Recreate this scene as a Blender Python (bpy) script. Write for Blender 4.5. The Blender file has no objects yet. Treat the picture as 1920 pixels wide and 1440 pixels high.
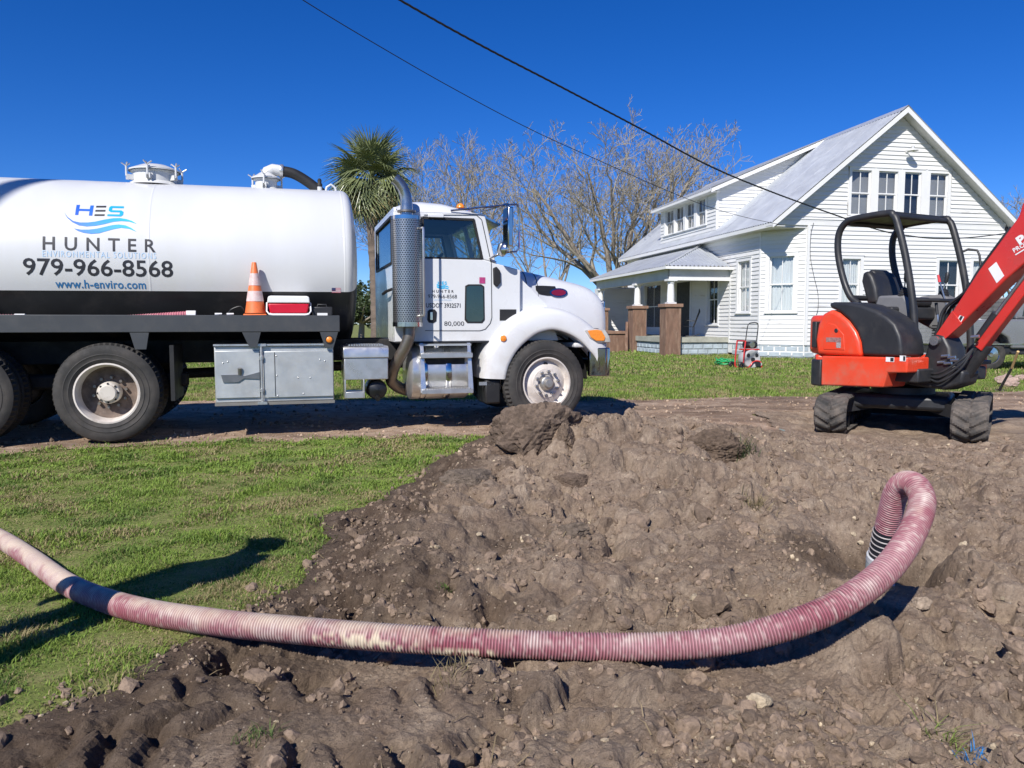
import bpy, bmesh, math, random
import numpy as np
from mathutils import Vector, Matrix, Quaternion
R_ = math.radians
rng = np.random.default_rng(7); random.seed(7)
scene = bpy.context.scene
COL = scene.collection

# ---------------------------------------------------------------- camera
FPX, HCAM, PITCH = 1442.0, 1.25, math.atan(115/1442)
cam_d = bpy.data.cameras.new('camera'); cam_d.sensor_width = 36; cam_d.lens = FPX/1920*36
cam_d.clip_start = .05; cam_d.clip_end = 6000
cam = bpy.data.objects.new('camera', cam_d); COL.objects.link(cam)
cam.location = (0, 0, HCAM); cam.rotation_euler = (math.pi/2-PITCH, 0, 0)
scene.camera = cam
# ---------------------------------------------------------------- sky and sun
SUN_AZ, SUN_EL = R_(24.5), R_(40)      # light travels towards +Y, 24.5 deg right of it
world = bpy.data.worlds.new('World'); scene.world = world; world.use_nodes = True
nt = world.node_tree; nt.nodes.clear()
sky = nt.nodes.new('ShaderNodeTexSky'); sky.sky_type = 'NISHITA'; sky.sun_disc = False
sky.sun_elevation = SUN_EL; sky.sun_rotation = math.pi + SUN_AZ
sky.altitude = 900; sky.air_density = .85; sky.dust_density = 0.0; sky.ozone_density = 9
hs = nt.nodes.new('ShaderNodeHueSaturation'); hs.inputs['Saturation'].default_value = 1.2; hs.inputs['Value'].default_value = 1.0
hs.inputs['Hue'].default_value = .513
bg = nt.nodes.new('ShaderNodeBackground'); bg.inputs['Strength'].default_value = .105
wo = nt.nodes.new('ShaderNodeOutputWorld')
nt.links.new(sky.outputs[0], hs.inputs['Color']); nt.links.new(hs.outputs[0], bg.inputs['Color']); nt.links.new(bg.outputs[0], wo.inputs['Surface'])
sun_d = bpy.data.lights.new('sun', 'SUN'); sun_d.energy = 5.0; sun_d.angle = R_(.53); sun_d.color = (1, .955, .89)
sun = bpy.data.objects.new('sun', sun_d); COL.objects.link(sun)
SDIR = Vector((math.sin(SUN_AZ)*math.cos(SUN_EL), math.cos(SUN_AZ)*math.cos(SUN_EL), -math.sin(SUN_EL)))
sun.rotation_euler = SDIR.to_track_quat('-Z', 'Y').to_euler(); sun.location = (-10, -20, 30)
vs = scene.view_settings; vs.view_transform = 'Standard'; vs.look = 'None'; vs.gamma = 1; vs.exposure = 0.27; vs.use_curve_mapping = False
scene.render.engine = 'CYCLES'
scene.cycles.max_bounces = 6; scene.cycles.transparent_max_bounces = 12

# ---------------------------------------------------------------- measuring helpers (photo pixel + known plane -> metres)
CAMP = np.array([0, 0, HCAM])
def ray(x, y):
    u = (x-960)/FPX; v = (720-y)/FPX
    return np.array([u, math.cos(PITCH)+v*math.sin(PITCH), -math.sin(PITCH)+v*math.cos(PITCH)])
def at(x, y, d): return CAMP+ray(x, y)*d
def gnd(x, y, z=0.0):
    r = ray(x, y); return CAMP+r*((z-HCAM)/r[2])
def proj_x(P):
    d = P[:, 1]*math.cos(PITCH)-(P[:, 2]-HCAM)*math.sin(PITCH); return 960+FPX*P[:, 0]/d
class Frame:
    """a local frame: origin, yaw; py/px give local coordinates of a measured point on a plane"""
    def __init__(s, o, yaw):
        s.o = np.array([o[0], o[1], o[2]], float); s.yaw = yaw
        s.ex = np.array([math.cos(yaw), math.sin(yaw), 0]); s.ey = np.array([-math.sin(yaw), math.cos(yaw), 0])
    def hit(s, x, y, n, off):
        r = ray(x, y); t = np.dot(s.o+n*off-CAMP, n)/np.dot(r, n); return CAMP+r*t-s.o
    def py(s, x, y, off):
        q = s.hit(x, y, s.ey, off); return float(q@s.ex), float(q[2])
    def px(s, x, y, off):
        q = s.hit(x, y, s.ex, off); return float(q@s.ey), float(q[2])
    def w(s, x, y, z=0): return s.o+s.ex*x+s.ey*y+np.array([0, 0, z])

# ---------------------------------------------------------------- object helpers
def tag(o, label=None, cat=None, group=None, kind=None):
    if label: o['label'] = label
    if cat: o['category'] = cat
    if group: o['group'] = group
    if kind: o['kind'] = kind
    return o
def thing(name, label, cat, loc=(0, 0, 0), rz=0.0, group=None):
    o = bpy.data.objects.new(name, None); COL.objects.link(o); o.empty_display_size = .2
    o.location = tuple(float(c) for c in loc); o.rotation_euler = (0, 0, rz)
    return tag(o, label, cat, group)
def vec(p): return Vector((float(p[0]), float(p[1]), float(p[2])))
def frame_of(d):
    d = vec(d).normalized(); a = Vector((0, 0, 1)) if abs(d.z) < .95 else Vector((1, 0, 0))
    u = a.cross(d).normalized(); return u, d.cross(u).normalized(), d
class MB:
    def __init__(s): s.v = []; s.f = []; s.m = []
    def add(s, vs_, fs_, mi=0):
        b = len(s.v); s.v += [tuple(map(float, p)) for p in vs_]
        for f in fs_: s.f.append(tuple(b+i for i in f)); s.m.append(mi)
        return s
    def box(s, x0, x1, y0, y1, z0, z1, mi=0):
        return s.add([(x0,y0,z0),(x1,y0,z0),(x1,y1,z0),(x0,y1,z0),(x0,y0,z1),(x1,y0,z1),(x1,y1,z1),(x0,y1,z1)],
            [(3,2,1,0),(4,5,6,7),(0,1,5,4),(1,2,6,5),(2,3,7,6),(3,0,4,7)], mi)
    def beam(s, p0, p1, w, h, up=(0, 0, 1), mi=0):
        p0, p1 = vec(p0), vec(p1); d = (p1-p0).normalized(); u = vec(up)
        if abs(d.dot(u)) > .98: u = Vector((1, 0, 0))
        a = d.cross(u).normalized()*w/2; b = a.cross(d).normalized()*h/2
        q = [p0-a-b, p0+a-b, p0+a+b, p0-a+b]; r = [p1-a-b, p1+a-b, p1+a+b, p1-a+b]
        return s.add(q+r, [(3,2,1,0),(4,5,6,7),(0,1,5,4),(1,2,6,5),(2,3,7,6),(3,0,4,7)], mi)
    def cyl(s, p0, p1, r0, r1=None, n=16, caps=True, mi=0):
        r1 = r0 if r1 is None else r1; p0, p1 = vec(p0), vec(p1); u, w, d = frame_of(p1-p0)
        a = [(math.cos(2*math.pi*i/n), math.sin(2*math.pi*i/n)) for i in range(n)]
        V = [p0+u*(c*r0)+w*(t*r0) for c, t in a]+[p1+u*(c*r1)+w*(t*r1) for c, t in a]
        Fc = [(i, (i+1) % n, n+(i+1) % n, n+i) for i in range(n)]
        if caps: Fc += [tuple(range(n-1, -1, -1)), tuple(range(n, 2*n))]
        return s.add(V, Fc, mi)
    def tube(s, path, r, n=10, caps=True, mi=0):
        P = [vec(p) for p in path]; k = len(P); rs = r if isinstance(r, (list, tuple)) else [r]*k
        t0 = (P[1]-P[0]).normalized(); u, w, _ = frame_of(t0); V = []
        for i in range(k):
            t = (P[min(i+1, k-1)]-P[max(i-1, 0)]).normalized()
            q = t0.rotation_difference(t); u = q @ u; u = (u-t*u.dot(t)).normalized(); w = t.cross(u); t0 = t
            for j in range(n):
                an = 2*math.pi*j/n; V.append(P[i]+u*(math.cos(an)*rs[i])+w*(math.sin(an)*rs[i]))
        Fc = [(i*n+j, i*n+(j+1) % n, (i+1)*n+(j+1) % n, (i+1)*n+j) for i in range(k-1) for j in range(n)]
        if caps: Fc += [tuple(range(n-1, -1, -1)), tuple(range((k-1)*n, k*n))]
        return s.add(V, Fc, mi)
    def lathe(s, prof, o, axis, n=32, mi=0, caps=False):
        o = vec(o); u, w, d = frame_of(axis); V = []
        for (r, t) in prof:
            for j in range(n):
                an = 2*math.pi*j/n; V.append(o+d*t+u*(math.cos(an)*r)+w*(math.sin(an)*r))
        k = len(prof); Fc = [(i*n+j, i*n+(j+1) % n, (i+1)*n+(j+1) % n, (i+1)*n+j) for i in range(k-1) for j in range(n)]
        if caps: Fc += [tuple(range(n-1, -1, -1)), tuple(range((k-1)*n, k*n))]
        return s.add(V, Fc, mi)
    def prism(s, poly, plane, t0, t1, mi=0):
        k = len(poly)
        def mp(a, b, t): return {'xz': (a, t, b), 'xy': (a, b, t), 'yz': (t, a, b)}[plane]
        V = [mp(a, b, t0) for a, b in poly]+[mp(a, b, t1) for a, b in poly]
        Fc = [tuple(range(k)), tuple(range(2*k-1, k-1, -1))]+[(i, k+i, k+(i+1) % k, (i+1) % k) for i in range(k)]
        return s.add(V, Fc, mi)
    def rows(s, rows, close=False, mi=0):
        n = len(rows[0]); V = [p for r in rows for p in r]; Fc = []
        for i in range(len(rows)-1):
            for j in range(n if close else n-1):
                Fc.append((i*n+j, i*n+(j+1) % n, (i+1)*n+(j+1) % n, (i+1)*n+j))
        return s.add(V, Fc, mi)
    def mesh(s, name):
        me = bpy.data.meshes.new(name); me.from_pydata(s.v, [], s.f); return me
    def build(s, name, mats, parent=None, bevel=0, seg=2, smooth=None, fix=True, label=None):
        me = s.mesh(name); mats = mats if isinstance(mats, (list, tuple)) else [mats]
        for m in mats: me.materials.append(m)
        if len(mats) > 1: me.polygons.foreach_set('material_index', s.m)
        if fix:
            bm = bmesh.new(); bm.from_mesh(me); bmesh.ops.recalc_face_normals(bm, faces=bm.faces); bm.to_mesh(me); bm.free()
        return link(name, me, parent, bevel, seg, smooth, label)
def link(name, me, parent=None, bevel=0, seg=2, smooth=None, label=None):
    if smooth is not None:
        me.polygons.foreach_set('use_smooth', [True]*len(me.polygons)); me.set_sharp_from_angle(angle=R_(smooth))
    o = bpy.data.objects.new(name, me); COL.objects.link(o); o.parent = parent
    if bevel:
        b = o.modifiers.new('bevel', 'BEVEL'); b.width = bevel; b.segments = seg; b.limit_method = 'ANGLE'; b.angle_limit = R_(35); b.harden_normals = False
        if smooth is None:
            me.polygons.foreach_set('use_smooth', [True]*len(me.polygons)); me.set_sharp_from_angle(angle=R_(40))
    if label: o['label'] = label
    return o
def islands(o, name, parent):
    """split a flat lettering mesh into one object per glyph"""
    me = o.data; n = len(me.vertices); par = list(range(n))
    def find(a):
        while par[a] != a: par[a] = par[par[a]]; a = par[a]
        return a
    for e in me.edges: par[find(e.vertices[0])] = find(e.vertices[1])
    groups = {}
    for p in me.polygons: groups.setdefault(find(p.vertices[0]), []).append(tuple(p.vertices))
    for fs in groups.values():
        ids = sorted({i for f in fs for i in f}); mp = {v: k for k, v in enumerate(ids)}; m2 = bpy.data.meshes.new(name)
        m2.from_pydata([me.vertices[i].co[:] for i in ids], [], [tuple(mp[i] for i in f) for f in fs])
        for m in me.materials: m2.materials.append(m)
        link(name, m2, parent)
    bpy.data.objects.remove(o)
def copy_tree(o, parent=None):
    c = o.copy(); COL.objects.link(c); c.parent = parent
    for ch in list(o.children): copy_tree(ch, c)
    return c
def np_mesh(name, V, F, mats, attr=None, smooth=False, fattr=None):
    """fast mesh from arrays; F (n,k); attr: dict name->(len(V),) or (len(V),3) point attributes"""
    V = np.asarray(V, np.float32); F = np.asarray(F, np.int32); me = bpy.data.meshes.new(name)
    me.vertices.add(len(V)); me.vertices.foreach_set('co', V.ravel())
    n, k = F.shape; me.loops.add(n*k); me.loops.foreach_set('vertex_index', F.ravel())
    me.polygons.add(n); me.polygons.foreach_set('loop_start', np.arange(0, n*k, k, dtype=np.int32))
    try: me.polygons.foreach_set('loop_total', np.full(n, k, np.int32))
    except Exception: pass
    me.polygons.foreach_set('use_smooth', np.full(n, bool(smooth)))
    for m in (mats if isinstance(mats, (list, tuple)) else [mats]): me.materials.append(m)
    me.update(calc_edges=True)
    for kx, a in (attr or {}).items():
        a = np.asarray(a, np.float32)
        if a.ndim == 1: at_ = me.attributes.new(kx, 'FLOAT', 'POINT'); at_.data.foreach_set('value', a)
        else: at_ = me.attributes.new(kx, 'FLOAT_COLOR', 'POINT'); at_.data.foreach_set('color', np.c_[a, np.ones(len(a))].astype(np.float32).ravel())
    me.validate(); return me

# ---------------------------------------------------------------- numpy noise
def h2(ix, iy, seed):
    ix = ix.astype(np.int64); iy = iy.astype(np.int64)
    n = (ix*374761393+iy*668265263+seed*974634777) & 0x7fffffff
    n = ((n ^ (n >> 13))*1274126177) & 0x7fffffff; n = n ^ (n >> 16)
    return (n & 0xfffff)/float(0xfffff)
def vnoise(x, y, seed=0):
    ix = np.floor(x); iy = np.floor(y); fx = x-ix; fy = y-iy
    def gdot(dx, dy):
        a = h2(ix+dx, iy+dy, seed)*2*np.pi; return np.cos(a)*(fx-dx)+np.sin(a)*(fy-dy)
    sx = fx*fx*fx*(fx*(fx*6-15)+10); sy = fy*fy*fy*(fy*(fy*6-15)+10)
    a = gdot(0, 0); b = gdot(1, 0); c = gdot(0, 1); d = gdot(1, 1)
    return (a+(b-a)*sx)*(1-sy)+(c+(d-c)*sx)*sy
def fbm(x, y, s, octv=4, seed=0, gain=.5):
    t = 0; a = 1; f = 1/s
    for o in range(octv): t = t+a*vnoise(x*f+o*17.3, y*f-o*9.1, seed+o); a *= gain; f *= 2.03
    return t
def worley(x, y, s, seed=0):
    X = x/s; Y = y/s; ix = np.floor(X); iy = np.floor(Y); best = np.full(X.shape, 9.); bid = np.zeros(X.shape); sec = np.full(X.shape, 9.)
    for dx in (-1, 0, 1):
        for dy in (-1, 0, 1):
            px = ix+dx+h2(ix+dx, iy+dy, seed); py = iy+dy+h2(ix+dx, iy+dy, seed+51)
            d = np.hypot(px-X, py-Y); i = h2(ix+dx, iy+dy, seed+97); m = d < best
            sec = np.where(m, best, np.minimum(sec, d)); bid = np.where(m, i, bid); best = np.where(m, d, best)
    return best, sec, bid

def facets(x, y, s, seed=0, tilt=.9):
    """broken-clod relief: every cell a tilted chip with its own height (about -.5 .. .5)"""
    X = x/s; Y = y/s; ix = np.floor(X); iy = np.floor(Y); best = np.full(X.shape, 9.); h = np.zeros(X.shape)
    for dx in (-1, 0, 1):
        for dy in (-1, 0, 1):
            cx = ix+dx; cy = iy+dy; ex = X-cx-h2(cx, cy, seed); ey = Y-cy-h2(cx, cy, seed+51); d = np.hypot(ex, ey); m = d < best
            v = h2(cx, cy, seed+97)-.5+tilt*((h2(cx, cy, seed+131)-.5)*ex+(h2(cx, cy, seed+173)-.5)*ey)*2-.55*d*d
            h = np.where(m, v, h); best = np.where(m, d, best)
    return h
# ---------------------------------------------------------------- materials
def _n(t, ty, **kw):
    n = t.nodes.new(ty)
    for k, v in kw.items(): n.inputs[k].default_value = v
    return n
def mixc(t, fac, a, b, mode='MIX'):
    m = t.nodes.new('ShaderNodeMix'); m.data_type = 'RGBA'; m.blend_type = mode
    for i, v in ((0, fac), (6, a), (7, b)):
        if hasattr(v, 'links') or hasattr(v, 'is_linked'): t.links.new(v, m.inputs[i])
        else: m.inputs[i].default_value = (v if i == 0 else (*v, 1) if len(v) == 3 else v)
    return m.outputs[2]
def ramp(t, src, lo, hi):
    r = t.nodes.new('ShaderNodeMapRange'); r.inputs[1].default_value = lo; r.inputs[2].default_value = hi
    t.links.new(src, r.inputs[0]); return r.outputs[0]
def noise(t, co, scale, detail=4, rough=.6):
    n = _n(t, 'ShaderNodeTexNoise', Scale=scale, Detail=detail, Roughness=rough); t.links.new(co, n.inputs['Vector']); return n.outputs[0]
MATS = {}
def M(name, col, rough=.5, metal=0., var=.12, scale=3., bump=0., bscale=60., dirt=None, damt=.5, dscale=2.5, coat=0., stretch=(1, 1, 1), spec=.5, dlo=.5, dhi=.72, grime=None):
    if name in MATS: return MATS[name]
    m = bpy.data.materials.new(name); m.use_nodes = True; t = m.node_tree; b = t.nodes['Principled BSDF']
    tc = t.nodes.new('ShaderNodeTexCoord'); mp = t.nodes.new('ShaderNodeMapping'); mp.inputs['Scale'].default_value = stretch
    t.links.new(tc.outputs['Object'], mp.inputs[0]); co = mp.outputs[0]
    c = mixc(t, ramp(t, noise(t, co, scale, 5), .3, .7), tuple(x*(1-var) for x in col), tuple(min(1, x*(1+var)) for x in col))
    rg = ramp(t, noise(t, co, scale*2.3, 3), .3, .7)
    mr = t.nodes.new('ShaderNodeMapRange'); t.links.new(rg, mr.inputs[0]); mr.inputs[3].default_value = max(.02, rough-.08); mr.inputs[4].default_value = min(1, rough+.1)
    ro = mr.outputs[0]
    if dirt:
        f = ramp(t, noise(t, co, dscale, 7, .68), dlo, dhi)
        mu = t.nodes.new('ShaderNodeMath'); mu.operation = 'MULTIPLY'; mu.inputs[1].default_value = damt; t.links.new(f, mu.inputs[0])
        c = mixc(t, mu.outputs[0], c, dirt)
    if grime:
        z0, z1, gc, ga = grime; sp = t.nodes.new('ShaderNodeSeparateXYZ'); t.links.new(tc.outputs['Object'], sp.inputs[0])
        g1 = ramp(t, sp.outputs[2], z1, z0); gm = t.nodes.new('ShaderNodeMath'); gm.operation = 'MULTIPLY'; t.links.new(g1, gm.inputs[0]); t.links.new(ramp(t, noise(t, tc.outputs['Object'], 5, 7, .7), .25, .75), gm.inputs[1])
        g2 = t.nodes.new('ShaderNodeMath'); g2.operation = 'MULTIPLY'; g2.inputs[1].default_value = ga; t.links.new(gm.outputs[0], g2.inputs[0]); c = mixc(t, g2.outputs[0], c, gc)
    t.links.new(c, b.inputs['Base Color']); t.links.new(ro, b.inputs['Roughness'])
    b.inputs['Metallic'].default_value = metal; b.inputs['Coat Weight'].default_value = coat; b.inputs['Coat Roughness'].default_value = .06
    b.inputs['Specular IOR Level'].default_value = spec
    if bump:
        bp = t.nodes.new('ShaderNodeBump'); bp.inputs['Strength'].default_value = bump; bp.inputs['Distance'].default_value = .01
        t.links.new(noise(t, co, bscale, 4), bp.inputs['Height']); t.links.new(bp.outputs[0], b.inputs['Normal'])
    MATS[name] = m; return m
def glass(name, tint, spec=.06, rough=.02, opac=.0):
    if name in MATS: return MATS[name]
    m = bpy.data.materials.new(name); m.use_nodes = True; t = m.node_tree; t.nodes.clear()
    o = t.nodes.new('ShaderNodeOutputMaterial'); tr = t.nodes.new('ShaderNodeBsdfTransparent'); tr.inputs[0].default_value = (*tint, 1)
    gl = t.nodes.new('ShaderNodeBsdfGlossy'); gl.inputs['Roughness'].default_value = rough
    lw = t.nodes.new('ShaderNodeLayerWeight'); lw.inputs[0].default_value = .5
    pw = t.nodes.new('ShaderNodeMath'); pw.operation = 'POWER'; pw.inputs[1].default_value = 4.5; t.links.new(lw.outputs['Facing'], pw.inputs[0])
    fr = t.nodes.new('ShaderNodeMath'); fr.operation = 'MULTIPLY_ADD'; fr.inputs[1].default_value = .9; fr.inputs[2].default_value = spec; t.links.new(pw.outputs[0], fr.inputs[0])
    tc = t.nodes.new('ShaderNodeTexCoord'); bp = t.nodes.new('ShaderNodeBump'); bp.inputs['Strength'].default_value = .03
    t.links.new(noise(t, tc.outputs['Object'], 1.5, 2), bp.inputs['Height']); t.links.new(bp.outputs[0], gl.inputs['Normal'])
    mx = t.nodes.new('ShaderNodeMixShader'); t.links.new(fr.outputs[0], mx.inputs[0]); t.links.new(tr.outputs[0], mx.inputs[1]); t.links.new(gl.outputs[0], mx.inputs[2])
    t.links.new(mx.outputs[0], o.inputs[0]); MATS[name] = m; return m
# ================================================================ GROUND
HOSE_PX = [(-330,900,6.6),(-200,930,5.6),(-90,965,4.85),(0,1010,4.25),(60,1048,3.93),(135,1100,3.5),(250,1141,3.22),(400,1166,3.05),(550,1181,2.95),(750,1197,2.87),(1000,1209,2.84),(1200,1213,2.83),
  (1350,1203,2.80),(1480,1172,2.78),(1580,1130,2.80),(1660,1070,2.88),(1708,1003,3.02),(1729,945,3.15),(1718,912,3.24),(1697,906,3.32),(1680,925,3.38),(1669,965,3.44),(1660,1005,3.50),(1652,1045,3.55)]
HOSE_P = np.array([at(*q) for q in HOSE_PX])
def catmull(P, k=40):
    P = np.asarray(P, float); Q = np.vstack([2*P[0]-P[1], P, 2*P[-1]-P[-2]]); out = []
    for i in range(len(P)-1):
        p0, p1, p2, p3 = Q[i:i+4]
        for t in np.linspace(0, 1, k, endpoint=False):
            out.append(.5*((2*p1)+(-p0+p2)*t+(2*p0-5*p1+4*p2-p3)*t*t+(-p0+3*p1-3*p2+p3)*t**3))
    out.append(P[-1]); return np.array(out)
def resample(P, step):
    d = np.r_[0, np.cumsum(np.linalg.norm(np.diff(P, axis=0), axis=1))]; s = np.arange(0, d[-1], step)
    return np.c_[[np.interp(s, d, P[:, i]) for i in range(3)]].T
HOSE = resample(catmull(HOSE_P), .01)
HR = .051

ctrl = []
for x, y, Y in [(905,850,6.4),(950,818,6.6),(1060,797,6.7),(1150,784,6.8),(1250,780,6.9),(1330,790,6.9),(1400,804,7.0),(1480,815,7.3),
  (1000,868,5.8),(1000,950,4.6),(800,950,4.85),(800,1050,3.85),(1000,1050,3.72),(700,1000,4.4),(1200,900,5.2),(1200,1000,4.1),(1300,850,5.85),(1400,900,5.25),(1400,1000,4.2),
  (1200,1100,3.42),(1000,1130,3.25),(700,1120,3.35),(1600,880,5.9),(1850,900,5.6),(1850,1000,4.35),(1850,1150,3.15),(1800,1250,2.66),(1800,1400,2.16),
  (960,1440,1.95),(960,1330,2.28),(300,1310,2.48),(300,1400,2.2),(1400,1300,2.42),(1400,1440,1.98),(1900,1440,2.0),(480,1240,2.68),(800,1290,2.55)]:
    r = ray(x, y); t = Y/r[1]; ctrl.append(CAMP+r*t)
for x, y in [(0,1250),(0,1345),(200,1120),(400,1000),(600,910),(760,870),(300,900),(0,900),(840,815),(560,1000),(250,1230)]: ctrl.append(gnd(x, y, .0))
for p in [(1,8.4,.0),(3.4,9.0,-.07),(5,8.15,-.06),(5.2,9.4,-.07),(4.4,10.2,-.05),(2,10,0),(5,11,0),(-3,9,0),(-6,6,0),(-6,3,0),(-3,0,0),(0,0,.05),(3,0,.05),(6,1,.05),(8,4,.05),(8,8,.0),(-3,1.5,0),(9,12,0),(-8,12,0),(-8,0,0)]: ctrl.append(np.array(p, float))
ctrl = np.array(ctrl)
def tps(d): return np.where(d > 1e-9, d*d*np.log(np.maximum(d, 1e-9)), 0)
K = tps(np.linalg.norm(ctrl[:, None, :2]-ctrl[None, :, :2], axis=2))+np.eye(len(ctrl))*.25
Pm = np.c_[np.ones(len(ctrl)), ctrl[:, :2]]
A = np.block([[K, Pm], [Pm.T, np.zeros((3, 3))]]); W = np.linalg.solve(A, np.r_[ctrl[:, 2], 0, 0, 0])
def base_h(x, y):
    z = W[-3]+W[-2]*x+W[-1]*y
    for i, c in enumerate(ctrl): z = z+W[i]*tps(np.hypot(x-c[0], y-c[1]))
    wgt = np.clip((9.5-np.abs(x))/2.5, 0, 1)*np.clip((12.5-y)/2.5, 0, 1)*np.clip((y+1.5)/2, 0, 1)
    return np.clip(z, -.15, .6)*wgt
def poly_sd(x, y, poly):
    poly = np.asarray(poly); ins = np.zeros(x.shape, bool); dm = np.full(x.shape, 1e9)
    for i in range(len(poly)):
        x1, y1 = poly[i][:2]; x2, y2 = poly[(i+1) % len(poly)][:2]
        c = (y1 > y) != (y2 > y); xi = (x2-x1)*(y-y1)/((y2-y1) if abs(y2-y1) > 1e-9 else 1e-9)+x1
        ins ^= c & (x < xi)
        t = np.clip(((x-x1)*(x2-x1)+(y-y1)*(y2-y1))/max((x2-x1)**2+(y2-y1)**2, 1e-9), 0, 1)
        dm = np.minimum(dm, np.hypot(x-x1-t*(x2-x1), y-y1-t*(y2-y1)))
    return np.where(ins, dm, -dm)          # positive inside
dirt_poly = [tuple(gnd(x, y, .03)[:2]) for x, y in [(0,1350),(120,1305),(225,1262),(300,1215),(370,1185),(440,1142),(490,1108),(558,1090),(572,1050),(625,1003),(585,972),(655,950),(705,938),(765,905),(792,868),(845,850),(878,832)]]
dirt_poly += [(0.2, 8.25), (1.5, 8.45), (3.2, 8.9), (3.4, 10.8), (6.5, 11.2), (9.5, 10.6), (12, 8), (12, -3), (-3, -3), (-2.4, 1.2)]
drive_poly = [(-40, -3.2), (-12, 5.0), (-7, 6.6), tuple(gnd(0, 849)[:2]), tuple(gnd(400, 828)[:2]), tuple(gnd(860, 822)[:2]), (.2, 8.25), (1.5, 8.45), (3.2, 8.9), (3.4, 10.8), (6.5, 11.2), (9.5, 10.6), (12, 8), (40, 12), (40, 19), (20, 15.6), (9, 13.9), (5.3, 13.1), (1.9, 12.4), (-5.2, 12.3), (-14, 9.8), (-40, 3)]
def masks(x, y):
    wx = fbm(x, y, .5, 3, 11)*.12+fbm(x, y, .08, 2, 13)*.03; wy = fbm(x, y, .5, 3, 12)*.12
    return poly_sd(x+wx, y+wy, dirt_poly), poly_sd(x+wx*2.2, y+wy*2.2, drive_poly)
def sstep(a, b, x): t = np.clip((x-a)/(b-a), 0, 1); return t*t*(3-2*t)
HOLE = (1.93, 3.86)
PITS = [(*gnd(px, py, .1)[:2], rad, dep) for px, py, rad, dep in ((1548, 955, .17, .17), (1866, 1112, .13, .14), (765, 1018, .06, .07), (905, 1110, .09, .08), (560, 1190, .08, .08), (1335, 915, .12, .08), (1090, 1150, .10, .06), (1640, 1290, .12, .06))]
def height(x, y):
    x = np.asarray(x, float); y = np.asarray(y, float)
    d, r = masks(x, y); w = sstep(-.02, .22, d); bw = sstep(-.25, .5, d)
    z = base_h(x, y)*(.15+.85*bw)
    z = z+fbm(x, y, 2.5, 3, 3)*.03*np.clip(y/6, .3, 1.4)
    near = (np.abs(x) < 9) & (y > .5) & (y < 12.5)
    q = np.zeros_like(z)
    xs, ys = x[near], y[near]
    rough = np.clip(.95+fbm(xs, ys, 1.1, 3, 21)*1.1, .5, 1.5)
    # smoother clay patches at the lower right, crumbly spoil to the left
    rough *= 1-.55*np.exp(-(((xs-.75)/.6)**2+((ys-2.2)/.45)**2)); rough *= 1-.45*sstep(5.8, 7.5, ys)*sstep(1.0, 2.2, xs)
    wp = fbm(xs, ys, .2, 3, 31)*.06; w1 = fbm(xs, ys, .05, 3, 33)*.018; w2 = fbm(xs, ys, .05, 3, 35)*.018
    crumb = np.clip(.5+fbm(xs, ys, .55, 3, 37)*2.4, 0, 1)               # crumbly here, slabs there
    a = .092*facets(xs+wp+w1, ys-wp+w2, .36, 41)*(1-.35*crumb)+.074*facets(xs+w1, ys+wp+w2, .18, 43)+.042*facets(xs+w1, ys+w2, .09, 45)*(.55+.6*crumb)+.014*facets(xs+w1*.6, ys+w2*.6, .045, 47)*(.45+.8*crumb)
    heap = sstep(3.0, 3.8, ys)*sstep(7.6, 6.6, ys)*sstep(2.6, 1.6, xs)
    a = a+fbm(xs, ys, .5, 4, 51)*.06+np.abs(fbm(xs, ys, .11, 4, 53))*.02+fbm(xs, ys, .95, 3, 55)*.17*heap
    # bucket gouges and cracks
    f1, f2, i = worley(xs*.8+wp*2, ys+wp*2, .42, 61); a = a-.03*np.exp(-((f2-f1)/.04)**2)
    # crawler track print, lower left
    ct, st = math.cos(R_(-9)), math.sin(R_(-9)); u = (xs+.72)*ct+(ys-2.28)*st; v = -(xs+.72)*st+(ys-2.28)*ct
    u2 = u+fbm(xs, ys, .3, 2, 71)*.05; lane = np.floor((v+.3)/.2); vv = (v+.3)-lane*.2-.1
    ph = u2/.15+lane*.43+vv*3.2*np.where(lane % 2 == 0, 1, -1)
    pad = sstep(.25, .36, np.abs((ph % 1)-.5)*1.0)
    tm = sstep(.62, .5, np.abs(u))*sstep(.31, .24, np.abs(v)); pr = (1-pad)*.055*sstep(.1, .075, np.abs(vv))+fbm(xs, ys, .15, 3, 73)*.02-.03
    pr = pr*np.clip(.75+fbm(xs, ys, .35, 2, 74)*1.6, .15, 1.2)
    a = a*rough*.9*(1-tm*.93)+tm*pr
    a = a+.12*np.exp(-(((xs-.55)/1.0)**2+((ys-5.7)/.65)**2))+.10*np.exp(-(((xs+.55)/.5)**2+((ys-4.3)/.5)**2))+.07*np.exp(-(((xs-1.2)/.5)**2+((ys-4.6)/.4)**2))
    q[near] = a
    z = z+q*w
    # driveway ruts
    wr = sstep(0, .4, r)
    z = z+wr*(fbm(x, y, .3, 4, 81)*.022+fbm(x*.35, y, .25, 3, 83)*.04*(x > 0))
    # the dug hole where the pipe stands
    hd = np.hypot((x-HOLE[0])/1.0, (y-HOLE[1])/1.25)+fbm(x, y, .25, 2, 91)*.09
    z = z-.42*sstep(.35, .15, hd)+.02*np.exp(-((hd-.46)/.1)**2)
    for (qx, qy, rad, dep) in PITS:
        pd_ = np.hypot((x-qx), (y-qy)*1.3)+fbm(x, y, .12, 2, 95)*.06; z = z-dep*sstep(rad, rad*.35, pd_)
    # the hose lies on the ground, and bridges two dips
    m = (np.abs(x) < 3.4) & (y > 2.2) & (y < 5.2); xs, ys = x[m], y[m]
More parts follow.
